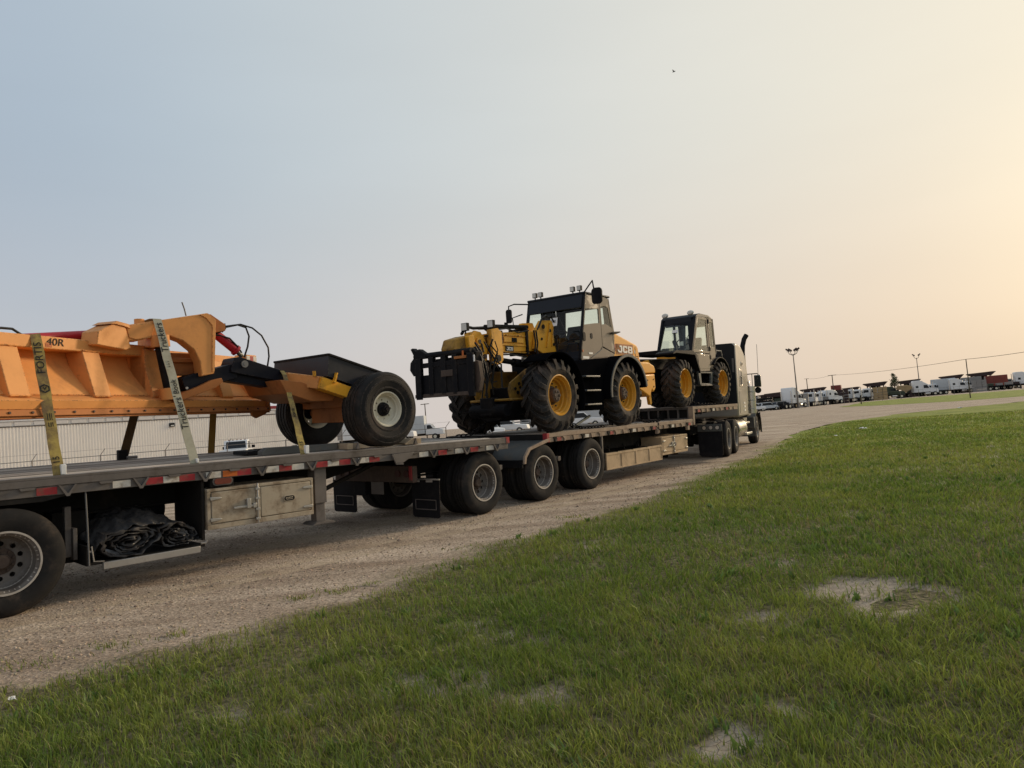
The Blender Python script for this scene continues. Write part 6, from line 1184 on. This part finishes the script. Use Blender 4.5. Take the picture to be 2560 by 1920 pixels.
# ------------------------------------------------------------------ background: vehicles in the yard
def fwheel(parent, x, y, r=.5, w=.3):
    k = ('far', r, w)
    if k not in WCACHE:
        WCACHE[k] = (MB().cyl((0, 0, 0), (0, w, 0), r, n=18).mesh('tyre', M['rubber']), MB().cyl((0, -.01, 0), (0, w+.01, 0), r*.52, n=14).mesh('wheel', M['rim_w']))
    tm, rm = WCACHE[k]; o = link('wheel', rm, parent); o.location = Vector((x, y, r)) - Vector(OFF[root_of(parent).name]); link('tyre', tm, o)
def far_tractor(label, x, y, hd, sleeper=False, m='white', h=2.9, hs=3.8, long=True, group='tractors parked in the yard', dark=False):
    t = thing('parked_tractor', label, 'truck', frame4(x, y, hd), (0, 0, 0), group); mm = M[m]
    MB().prism([(-.05, 1.0), (-.05, h-.15), (.1, h), (1.1, h), (1.55, 1.95), (1.6, 1.0)], 'y', -1.15, 1.15).build('cab', mm, t, .06)
    MB().prism([(1.6, .9), (1.6, 1.85), (3.2, 1.65), (3.4, 1.45), (3.4, .7), (2.9, .7)], 'y', -.9, .9).build('bonnet', mm, t, .08)
    MB().prism([(.2, 1.95), (.2, h-.3), (.95, h-.3), (1.35, 1.95)], 'y', -1.165, -1.15).build('side_window', M['dkglass'], t); MB().prism([(.2, 1.95), (.2, h-.3), (.95, h-.3), (1.35, 1.95)], 'y', 1.15, 1.165).build('side_window', M['dkglass'], t)
    MB().add([(1.54, -1.0, 2.0), (1.54, 1.0, 2.0), (1.14, 1.0, h-.12), (1.14, -1.0, h-.12)], [(0,1,2,3)]).build('windscreen', M['dkglass'], t)
    if sleeper:
        MB().prism([(-2.0, 1.0), (-2.0, hs-.2), (-1.85, hs), (-.5, hs), (.6, h+.25), (1.0, h), (-.06, h-.2), (-.06, 1.0)], 'y', -1.2, 1.2).build('sleeper', mm, t, .08)
        MB().box(-1.5, -.95, -1.215, -1.2, 2.1, 2.6).build('sleeper_window', M['dkglass'], t); MB().box(-1.5, -.95, 1.2, 1.215, 2.1, 2.6).build('sleeper_window', M['dkglass'], t)
        MB().box(-1.6, -.3, -1.212, -1.2, 1.1, 1.9).build('locker_door', mm, t, .02); MB().box(-2.02, -2.0, -.9, .9, 1.3, 1.35).build('rear_trim', M['rail'], t)
    else: MB().box(-.07, -.05, -.55, .55, 2.0, h-.35).build('rear_window', M['dkglass'], t)
    xr = -2.1 if sleeper else -.1
    MB().box(-5.2 if sleeper else -3.8, 3.1, -.45, .45, .72, 1.0).build('frame_rails', M['frame'], t); MB().cyl((xr-1.6, 0, 1.0), (xr-1.6, 0, 1.12), .45, n=16).build('fifth_wheel', M['black'], t)
    MB().cyl((.3, -1.2, .6), (1.5, -1.2+.35, .6), .3, n=12).build('fuel_tank', M['chrome'], t)
    for sy in (-1, 1):
        MB().cyl((xr-.15, sy*1.05, 1.0), (xr-.15, sy*1.05, h+.5), .08, n=8).build('exhaust_stack', M['chrome'] if not dark else M['black'], t)
        MB().box(1.0, 1.1, sy*1.45-.1, sy*1.45+.1, 1.9, 2.4).cyl((1.05, sy*1.15, 2.1), (1.05, sy*1.4, 2.1), .02, n=6).build('mirror', M['black'], t)
        fwheel(t, 2.55, sy*1.0-.15); 
        for k in (0, 1): fwheel(t, xr-1.05-1.3*k, sy*.95-.28, .5, .56)
        MB().box(xr-3.2, xr-3.15, sy*.9-.3, sy*.9+.3, .15, .75).build('mud_flap', M['black'], t)
    return t
TR = [('white high roofed tractor behind the tall lamp post', 54.8, 140, 52, True, 'white', 2.9, 4.1), ('white day cab with dark rear window right of the lamp post', 62.3, 150, 36, False, 'white', 2.95, 0), ('white tractor in front of the thin utility pole', 70.0, 158, 60, True, 'white', 2.8, 3.2),
      ('white day cab right of the thin utility pole with a black load', 77.5, 165, 34, False, 'white', 3.0, 0), ('cream day cab beside the small marker post', 84.2, 170, 40, False, 'white', 3.0, 0), ('dark green truck between the cream cab and the tan machine', 90.5, 172, 100, True, 'green', 2.7, 3.0),
      ('large white sleeper tractor right of the tan machine', 99.8, 174, 108, True, 'white', 3.0, 3.9), ('white sleeper tractor standing behind the near utility pole', 109.8, 176, 100, True, 'white', 2.9, 3.7), ('white tall truck at the right edge of the yard row', 123.5, 172, 112, True, 'white', 3.2, 4.0), ('dark low truck between the red box and the right edge', 128.6, 186, 105, False, 'greybox', 2.6, 0)]
TR += [('white cab far left in the yard, just right of the tractor mirror', 44.5, 146, 40, False, 'white', 2.9, 0), ('grey day cab left of the high roofed tractor', 49.5, 147, 34, False, 'greybox', 2.9, 0), ('white day cab half hidden behind the lamp post', 59.2, 152, 38, False, 'white', 2.8, 0), ('white day cab between the pale tractor and the thin pole', 66.3, 156, 36, False, 'white', 2.9, 0),
       ('grey day cab just right of the thin pole', 74.2, 163, 36, False, 'greybox', 2.9, 0), ('white day cab left of the cream cab', 80.9, 168, 36, False, 'white', 2.9, 0), ('white day cab behind the dark green truck', 88.0, 178, 40, False, 'bluegrey', 2.9, 0), ('white day cab left of the tan machine', 93.0, 180, 40, False, 'white', 2.9, 0), ('white low cab right of the large white sleeper', 104.0, 178, 60, False, 'white', 2.8, 0), ('white low cab right of the near utility pole', 113.6, 180, 60, False, 'white', 2.9, 0)]
for lab, x, y, hd, sl, m, h, hs in TR: far_tractor(lab, x, y, hd, sl, m, h, hs)
def box_truck(name, label, cat, x, y, hd, L, wd, h, m, z0=1.1, cab=True, group=None, roof=None):
    t = thing(name, label, cat, frame4(x, y, hd), (0, 0, 0), group)
    MB().box(-L/2, L/2, -wd/2, wd/2, z0, h).build('box_body', M[m], t, .04); q = MB()
    for k in range(int(L/.6)): q.box(-L/2+.3+k*.6, -L/2+.36+k*.6, -wd/2-.025, -wd/2, z0+.1, h-.1)
    q.build('side_posts', M[m], t); MB().box(-L/2-.02, -L/2, -wd/2+.15, wd/2-.15, z0+.1, h-.2).build('rear_door', M['greybox'] if m != 'greybox' else M['rail'], t)
    MB().box(-L/2, L/2+(2.2 if cab else 0), -.45, .45, z0-.35, z0-.02).build('chassis', M['frame'], t)
    for sy in (-1, 1):
        fwheel(t, -L/2+1.2, sy*(wd/2-.3)-.15); fwheel(t, -L/2+2.4, sy*(wd/2-.3)-.15)
        if cab: fwheel(t, L/2+1.6, sy*(wd/2-.3)-.15)
    if cab:
        c = MB().prism([(L/2+.1, .9), (L/2+.1, 2.6), (L/2+1.0, 2.6), (L/2+1.5, 1.9), (L/2+2.9, 1.6), (L/2+3.0, .8)], 'y', -1.05, 1.05).build('cab', M['white'], t, .06)
        for sy in (-1.06, 1.05): MB().prism([(L/2+.35, 1.8), (L/2+.35, 2.4), (L/2+.95, 2.4), (L/2+1.3, 1.85)], 'y', sy, sy+.012).build('window', M['dkglass'], c)
        MB().add([(L/2+1.50, -.9, 1.93), (L/2+1.50, .9, 1.93), (L/2+1.05, .9, 2.55), (L/2+1.05, -.9, 2.55)], [(0,1,2,3)]).build('windscreen', M['dkglass'], c)
    return t
box_truck('box_trailer', 'pale box trailer with grey lower panel left of the near utility pole', 'trailer', 107.5, 178, 118, 5.2, 2.5, 3.9, 'bluegrey', cab=False)
box_truck('box_trailer', 'grey box trailer left of the dull red box', 'trailer', 116.5, 181, 115, 4.2, 2.5, 3.8, 'greybox', cab=False)
box_truck('box_trailer', 'dull red box trailer near the right edge of the yard', 'trailer', 121.8, 179.5, 115, 4.6, 2.5, 3.7, 'redbox', cab=False)
box_truck('box_truck', 'white box truck left of the other, seen under the fork carriage', 'truck', -21.5, 111, 96, 6.0, 2.5, 4.1, 'bluegrey', group='white box trucks under the fork carriage')
box_truck('box_truck', 'white box truck with its bonnet close to the loader tyre, under the fork carriage', 'truck', -17.2, 116, 92, 5.2, 2.5, 4.0, 'bluegrey', group='white box trucks under the fork carriage')
box_truck('box_trailer', 'white box trailer seen between the two implement tyres', 'trailer', -19.5, 95, 60, 8, 2.6, 4.2, 'white', cab=False)
far_tractor('white sleeper tractor left of the far implement tyre before the cream wall', -32.8, 104, -20, True, 'white', 3.1, 3.95)
# hopper bodies standing behind the row
def hopper(label, x, y, hd, w, z0, z1, cat='hopper'):
    t = thing('hopper_body', label, cat, frame4(x, y, hd), (0, 0, 0), 'dark hopper bodies above the parked trucks')
    MB().prism([(-w*.5, z1), (-w*.46, z1+.18), (w*.40, z1+.38), (w*.5, z1+.30), (w*.34, z0), (-w*.30, z0)], 'y', -1.6, 1.6).build('bin', M['darkmass'], t, .05)
    MB().prism([(-w*.48, z1-.08), (w*.48, z1+.1), (w*.48, z1+.2), (-w*.48, z1+.04)], 'y', -1.66, -1.6).build('rim', M['hub'], t)
    MB().box(-w*.2, w*.2, -.8, .8, 1.2, z0+.02).build('sub_frame', M['frame'], t)
    for sx in (-1, 1):
        for sy in (-1, 1): MB().beam((sx*w*.28, sy*1.2, 0), (sx*w*.32, sy*1.3, z0+.1), .18, .18).build('leg', M['frame'], t)
    return t
for lab, x, y, w, tp in (('dark hopper farthest left, low behind the white cars', 60.4, 175, 4.5, 3.6), ('dark hopper behind the white cars, left of the lamp post', 63.8, 172, 6, 3.9), ('dark wide hopper above the day cab right of the lamp post', 78.0, 185, 6.4, 4.4), ('dark hopper right of the thin utility pole', 91.7, 195, 6, 3.9),
                            ('dark hopper above the cream cab, with a raised rim', 101.8, 200, 6.4, 4.8), ('dark hopper above the tan machine', 114.0, 205, 6.4, 4.8), ('dark hopper behind the pale box trailer', 129.4, 210, 6.5, 5.2), ('dark hopper above the grey box trailer', 139.5, 212, 7.5, 5.4)):
    z1 = tp-.38; z0 = z1-.75
    hopper(lab, x, y, 118, w, z0, z1)
t = thing('tan_machine', 'tan coloured machine on dark legs beside the large white sleeper', 'machine', frame4(95.6, 174, 120), (0, 0, 0)); MB().prism([(-1.9, 2.2), (-1.6, 3.0), (.6, 3.1), (1.7, 2.6), (1.5, 2.0), (.2, 1.2), (-.6, 1.9)], 'y', -1.1, 1.1).build('body', M['tanm'], t, .08)
for sx in (-1.5, -.2, 1.2): MB().box(sx-.25, sx+.25, -.9, .9, 0, 2.1).build('leg', M['darkmass'], t, .04)
t = thing('red_tank', 'small dark red box raised above the day cab right of the thin pole', 'tank', frame4(84.0, 185, 120), (0, 0, 0)); MB().box(-1.2, 1.2, -1, 1, 3.3, 4.6).build('body', M['redbox'], t, .1); MB().box(-1.0, 1.0, -.8, .8, 0, 3.32).build('stand', M['frame'], t)
def car(label, x, y, hd, m='white', pickup=False, group='white vehicles parked at the yard entrance', s=1.0):
    s = s*.86 if not pickup and s == 1.0 else s
    t = thing('parked_pickup' if pickup else 'parked_car', label, 'pickup' if pickup else 'car', frame4(x, y, hd) @ Matrix.Scale(s, 4), (0, 0, 0), group)
    MB().prism([(-2.7, .5), (-2.75, 1.15), (-.9, 1.15), (1.2, 1.15), (2.5, 1.02), (2.65, .5)], 'y', -.98, .98).build('body', M[m], t, .08)
    pr = [(-.95, 1.15), (-.75, 1.85), (.45, 1.88), (1.15, 1.15)] if pickup else [(-2.3, 1.15), (-2.0, 1.8), (.4, 1.85), (1.2, 1.15)]
    c = MB().prism(pr, 'y', -.88, .88).build('cabin', M[m], t, .06); a, b = pr[0], pr[1]
    MB().add([(a[0]-.01+(b[0]-a[0])*f, y_, a[1]+(b[1]-a[1])*f) for f, y_ in ((.12, -.76), (.12, .76), (.88, .70), (.88, -.70))], [(0,1,2,3)]).build('rear_window', M['dkglass'], c)
    a, b = pr[3], pr[2]; MB().add([(a[0]+.01+(b[0]-a[0])*f, y_, a[1]+(b[1]-a[1])*f) for f, y_ in ((.12, -.76), (.12, .76), (.88, .70), (.88, -.70))], [(3,2,1,0)]).build('windscreen', M['dkglass'], c)
    for sy in (-1, 1): MB().prism([(pr[0][0]+.25, 1.2), (pr[1][0]+.15, 1.74), (pr[2][0]-.05, 1.76), (pr[3][0]-.25, 1.2)], 'y', sy*.885-.005, sy*.885+.005).build('side_window', M['dkglass'], c); fwheel(t, 1.65, sy*.86-.12, .38, .24); fwheel(t, -1.65, sy*.86-.12, .38, .24)
    for sy in (-1, 1): MB().box(.75, .95, sy*1.1-.12, sy*1.1+.12, 1.2, 1.42).build('mirror', M['black'], t)
    if pickup:
        q = MB()
        for k in range(5): q.box(-.1, .05, -.6+k*.3-.05, -.6+k*.3+.05, 1.86, 1.93)
        q.build('roof_lamps', M['lens'], t)
    return t
car('white pickup with dark rear window before the cream wall, behind the deck', -23.9, 61, -14, 'white', True, None, 1.08)
car('white pickup seen below the racks between the loader wheels', -3.6, 100, 150, 'white', True, 'white vehicles between the loader wheels'); car('white van right of the pickup between the loader wheels', -1.3, 103, 100, 'white', False, 'white vehicles between the loader wheels', 1.25)
car('white car beside the near rear wheel and the steps', 9.9, 110, 80, 'white', False, 'white vehicles between the loader wheels', 1.3)
for lab, x, y, m in (('white car just right of the tractor fender', 44.6, 133, 'white'), ('pale car in the middle between tractor and lamp post', 48.6, 137, 'bluegrey'), ('dark grey car left of the lamp post', 52.2, 139, 'greybox')): car(lab, x, y, 70, m, False)
def flat_trailer(label, x, y, hd, load):
    t = thing('low_trailer', label, 'trailer', frame4(x, y, hd), (0, 0, 0), 'low dark trailers between the parked trucks'); MB().box(-4, 4, -1.25, 1.25, .95, 1.15).build('deck', M['frame'], t)
    for sx in (-2.9, -1.7):
        for sy in (-1, 1): fwheel(t, sx, sy*.95-.28, .48, .56)
    MB().box(3.2, 3.35, -.9, .9, 0, .95).build('landing_leg', M['frame'], t)
    for k in range(4): xx = -3.4+k*1.8; MB().box(xx, xx+random.uniform(.9, 1.5), -1.1, 1.1, 1.15, 1.15+random.uniform(.35, load)).build('load', M[random.choice(['darkmass', 'greybox', 'green', 'tanm', 'frame'])], t, .03)
for k, (x, y, hd, h, lab) in enumerate(((57.5, 152, 120, 1.2, 'behind the high roofed tractor'), (66.5, 158, 124, .9, 'between the two day cabs left of the thin pole'), (74.0, 168, 120, 1.0, 'behind the thin utility pole'), (81.0, 174, 118, 1.1, 'left of the cream day cab'), (88.5, 180, 120, 1.3, 'behind the dark green truck'), (104.5, 186, 118, 1.0, 'right of the large white sleeper'), (114.5, 178, 118, .8, 'under the near utility pole'), (118.5, 172, 118, .7, 'before the dull red box'), (50.5, 150, 118, 1.1, 'behind the pale and grey cars'))):
    flat_trailer('low dark trailer with mixed load '+lab, x, y, hd, h)
for lab, x, y, s, m in (('stack of dark pallets left of the lamp post', 51.5, 146, 1.0, 'frame'), ('stack of grey crates right of the lamp post', 58.8, 146, 1.1, 'greybox'), ('stack of dark crates right of the thin pole', 73.6, 160, 1.2, 'darkmass'), ('stack of brown crates beside the cream cab', 86.5, 168, 1.2, 'tanm'), ('stack of dark crates behind the white sleeper', 103.0, 182, 1.5, 'darkmass'), ('stack of grey crates right of the near pole', 113.2, 173, 1.1, 'greybox')):
    t = thing('crate_stack', lab, 'crates', frame4(x, y, 118), (0, 0, 0), 'stacks of crates in the yard')
    for k in range(5):
        for j in range(3): MB().box(-1.5+j*1.02+random.uniform(-.05, .05), -.55+j*1.02, -.5, .5, k*.52*s, k*.52*s+.47*s).build('crate', M[m], t)
t = thing('steel_rack', 'pale stacked steel racks behind the loader between its front wheels', 'rack', frame4(-.6, 122, 90), (0, 0, 0))
for k in range(5): MB().box(-3.2+k*1.55, -3.05+k*1.55, -1, 1, 0, 4.6).build('post', M['greybox'], t)
for k in range(8): MB().box(-3.2, 3.2, -1, 1, .5+k*.52, .58+k*.52).build('shelf', M['bluegrey'], t)
for k in range(7):
    for j in range(4): MB().box(-2.95+j*1.55, -1.75+j*1.55+random.uniform(-.2, .1), -.8, .8, .6+k*.52, .6+k*.52+random.uniform(.15, .36)).build('crate', M[random.choice(['greybox', 'frame', 'rail'])], t)
t = thing('white_shed', 'white shed roof right of the racks behind the loader', 'shed', frame4(3.0, 126, 90), (0, 0, 0)); MB().prism([(-2, 0), (-2, 4.6), (0, 5.4), (2, 4.6), (2, 0)], 'y', -2, 2).build('wall', M['white'], t); MB().prism([(-2.2, 4.55), (0, 5.45), (2.2, 4.55), (2.2, 4.7), (0, 5.6), (-2.2, 4.7)], 'y', -2.2, 2.2).build('roof', M['bluegrey'], t)
t = thing('yard_container', 'grey container seen between the steps and the near rear wheel', 'container', frame4(12.5, 118, 88), (0, 0, 0)); MB().box(-3, 3, -1.2, 1.2, 0, 2.6).build('box_body', M['bluegrey'], t, .03); q = MB()
for k in range(18): q.box(-2.9+k*.33, -2.75+k*.33, -1.24, -1.2, .15, 2.45)
q.build('side_corrugation', M['bluegrey'], t); MB().box(-3, 3, -1.25, 1.25, 2.6, 2.7).build('roof', M['white'], t)

# ------------------------------------------------------------------ warehouse, fences, poles, tree
WA, WB = Vector((-92, 30.8)), Vector((-26.0, 105.0)); wd_ = (WB-WA); WL = wd_.length; whd = math.degrees(math.atan2(wd_.x, wd_.y))
wh = thing('warehouse', 'long cream corrugated warehouse with red roof trim behind the flatbed', 'building', frame4(WA.x, WA.y, whd), (0, 0, 0))
pts = []; n = int(WL/.30)
for i in range(n+1):
    x = i*WL/n; pts += [(x, 0), (x+.10, 0), (x+.13, -.07), (x+.20, -.07), (x+.23, 0)]
pts = [p for p in pts if p[0] <= WL]; v = [(x, y, z) for x, y in pts for z in (0, 5.45)]
MB().add(v, [(2*i, 2*i+2, 2*i+3, 2*i+1) for i in range(len(pts)-1)]).build('wall', M['corr'], wh, smooth=False)
MB().box(0, WL, .08, 30, 0, 6.3).build('building_core', M['corr'], wh)
MB().box(-.2, WL+.2, -.16, 30.2, 6.22, 6.62).build('roof_trim', M['redtrim'], wh); MB().box(-.1, WL+.1, -.12, .08, 6.05, 6.22).build('gutter', M['white'], wh); MB().box(0, WL, -.09, .08, 5.42, 5.52).build('sill_flashing', M['rail'], wh)
k = 0; x = .3
while x+1.7 < WL:
    MB().box(x, x+1.45, -.03, .078, 5.54, 6.03).build('window', M['clear'], wh, .02); x += 1.78; k += 1
fx = (Vector((-42.0, 87.0))-WA).dot(wd_.normalized()); o = MB().box(fx-.3, fx+.3, -.3, -.03, 4.55, 5.0).build('wall_light', M['black'], wh, .03); MB().box(fx-.2, fx+.2, -.32, -.3, 4.60, 4.75).build('lens', M['lamp'], o)
def fence(label, pts_, hgt_, step, arms=True, rails=True):
    a = Vector(pts_[0]); b = Vector(pts_[1]); L = (b-a).length; t = thing('wire_fence', label, 'fence', frame4(a.x, a.y, math.degrees(math.atan2((b-a).x, (b-a).y))), (0, 0, 0)); n = int(L/step)
    for i in range(n+1):
        x = i*L/n; q = MB().cyl((x, 0, 0), (x, 0, hgt_), .03, n=8)
        if arms: q.cyl((x, 0, hgt_), (x+.26, -.1, hgt_+.34), .018, n=6)
        q.build('post', M['pole'], t)
    q = MB().cyl((0, 0, hgt_-.03), (L, 0, hgt_-.03), .018, n=6)
    if arms:
        for f in (.95,): q.cyl((.26*f, -.1*f, hgt_+.34*f), (L+.26*f, -.1*f, hgt_+.34*f), .005, n=5)
    q.build('rail', M['pole'], t)
    return t
fence('grey wire fence with angled barbed arms before the cream warehouse', ((-42, 33.5), (-4.5, 46)), 1.62, 3.05)
fence('long wire fence along the front of the truck yard', ((38, 132), (128, 160)), 1.7, 4.5, False)
def lamp_mast(label, x, y, h, n):
    t = thing('lamp_mast', label, 'lamp post', frame4(x, y, 30), (0, 0, 0), 'flood lamp masts in the yard'); MB().cyl((0, 0, 0), (0, 0, h), .16, .08, n=12).cyl((0, 0, 0), (0, 0, .25), .3, n=12).build('mast', M['pole'], t)
    for i in range(n):
        yy = ([1.5, .75, -.75, -1.5] if n == 4 else [1.1, -1.1])[i]; a = 0
        MB().tube([(0, 0, h-.3), (0, yy*.45, h+.05), (0, yy*.6, h+.6)], .06, 6).build('bracket', M['pole'], t)
        sg = 1 if yy > 0 else -1; c = yy*.6; o = MB().prism([(c-.22*sg, h+.45), (c+.42*sg, h+.95), (c+.28*sg, h+1.2), (c-.34*sg, h+.78)], 'x', -.3, .3).build('flood_lamp', M['darkmass'], t, .04); MB().box(-.25, .25, yy*.6-.25, yy*.6+.25, h+.50, h+.56).build('lamp_lens', M['lamp'], o)
lamp_mast('tall mast with three flood lamps right of the tractor', 55.2, 138.5, 10.6, 4); lamp_mast('tall mast with two flood lamps behind the white sleeper', 114.2, 200, 10.7, 2)
def upole(label, x, y, h, r=.13, arm=True):
    t = thing('utility_pole', label, 'pole', frame4(x, y, 120), (0, 0, 0), 'utility poles with a wire'); MB().cyl((0, 0, 0), (0, 0, h), r, r*.7, n=10).build('pole_shaft', M['bark'], t)
    if arm: MB().box(-.9, .9, -.05, .05, h-.15, h-.03).build('cross_arm', M['bark'], t)
    return t
upole('far thin utility pole among the white cabs', 76.5, 170, 6.9, .13); upole('nearer utility pole standing on the grass verge', 57.6, 90, 4.95, .075, False)
t = thing('utility_wire', 'thin wire strung between the two utility poles', 'wire', Matrix(), (57.6, 90, 4.9))
P3 = [(120, 290, 10.0), (76.5, 170, 6.85), (57.6, 90, 4.93), (52, 66, 4.6), (46, 40, 4.4)]; W3 = []
for a, b in zip(P3[:-1], P3[1:]):
    for i in range(8): f = i/8; p = Vector(a).lerp(Vector(b), f); p.z -= .9*f*(1-f)*(.6 if a[1] < 100 else 1.6); W3.append(p)
W3.append(Vector(P3[-1])); MB().tube(W3, .025, 5).build('cable', M['frame'], t)
upole('bare pole beyond the deck between the white box trucks', -15.6, 125, 6.3, .11); upole('last bare pole carrying the wire beyond the right of the road', 46, 40, 4.45, .12, False)
upole('faraway pole carrying the wire behind the tractor', 120, 290, 10.1, .2)
t = thing('marker_post', 'short dark marker post at the edge of the verge', 'post', frame4(58.9, 121, 30), (0, 0, 0)); MB().box(-.09, .09, -.09, .09, 0, 1.2).build('post_shaft', M['bark'], t); MB().box(-.12, .12, -.1, .1, 1.2, 1.5).build('post_cap', M['frame'], t)
t = thing('yard_tree', 'small leafy tree above the row of parked trucks', 'tree', frame4(101.5, 189, 0), (0, 0, 0)); q = MB().tube([(0, 0, 0), (.1, 0, 2.2), (.3, .1, 4.0), (.5, 0, 5.6)], .13, 8)
for k in range(7): a = k*2.4; q.tube([(.2+.03*k, 0, 2.6+k*.4), (.2+.7*math.cos(a), .7*math.sin(a), 3.3+k*.45), (.2+1.2*math.cos(a), 1.2*math.sin(a), 3.8+k*.42)], .05, 5)
q.build('trunk', M['bark'], t); v = []; f = []
for k in range(900):
    c = random.choice([(0, 0, 5.4, .8), (-.6, .3, 4.6, .9), (.9, 0, 4.4, .8), (.3, -.6, 3.8, 1.0), (-.3, .5, 6.2, .45), (1.3, .2, 3.6, .6)])
    d = Vector((random.gauss(0, 1), random.gauss(0, 1), random.gauss(0, 1))).normalized()*c[3]*random.random()**.5; p = Vector(c[:3])+d; u = Vector((random.gauss(0,1), random.gauss(0,1), random.gauss(0,1))).normalized(); w = u.orthogonal().normalized(); s = random.uniform(.10, .2); i0 = len(v)
    v += [p-u*s, p+w*s*.5, p+u*s, p-w*s*.5]; f.append((i0, i0+1, i0+2, i0+3))
MB().add(v, f).build('crown', M['leaf'], t, smooth=False)
# bird and litter
t = thing('bird', 'tiny dark bird flying high in the pale sky', 'bird', frame4(16.2, 60, 40, 0, 0, 30.7), (0, 0, 0)); q = MB(); q.lathe([(0, -.16), (.03, -.1), (.045, 0), (.03, .1), (0, .17)], (0, 0, 0), 8)
q.add([(-.02, .05, .02), (.02, -.05, .02), (.28, -.03, .10), (.25, .04, .10)], [(0,1,2,3)]).add([(-.02, .05, .02), (.02, -.05, .02), (-.28, -.03, .08), (-.25, .04, .08)], [(0,1,2,3)]).build('body', M['black'], t)
for lab, x, y, s in (('white scrap of litter on the grass, largest one near the road curve', 14.66, 30.31, .35), ('small white scrap of litter left of the larger one', 11.81, 26.47, .16), ('white scrap on the far grass near the road', 30.35, 48.67, .30), ('white scraps of litter at the lower left corner of the grass', -3.2, 4.42, .06)):
    t = thing('litter', lab, 'litter', frame4(x, y, random.uniform(0, 180)), (0, 0, 0)); n = 6
    vs = [(s*(i/n-.5)*1.2+random.uniform(-.1, .1)*s, s*(j/n-.5)*.6+random.uniform(-.1, .1)*s, .05+s*.25*abs(math.sin(i*1.1+j))*(1-abs(i/n-.5))) for i in range(n+1) for j in range(n+1)]
    MB().add(vs, [(i*(n+1)+j, (i+1)*(n+1)+j, (i+1)*(n+1)+j+1, i*(n+1)+j+1) for i in range(n) for j in range(n)]).build('crumpled_sheet', M['white'], t)
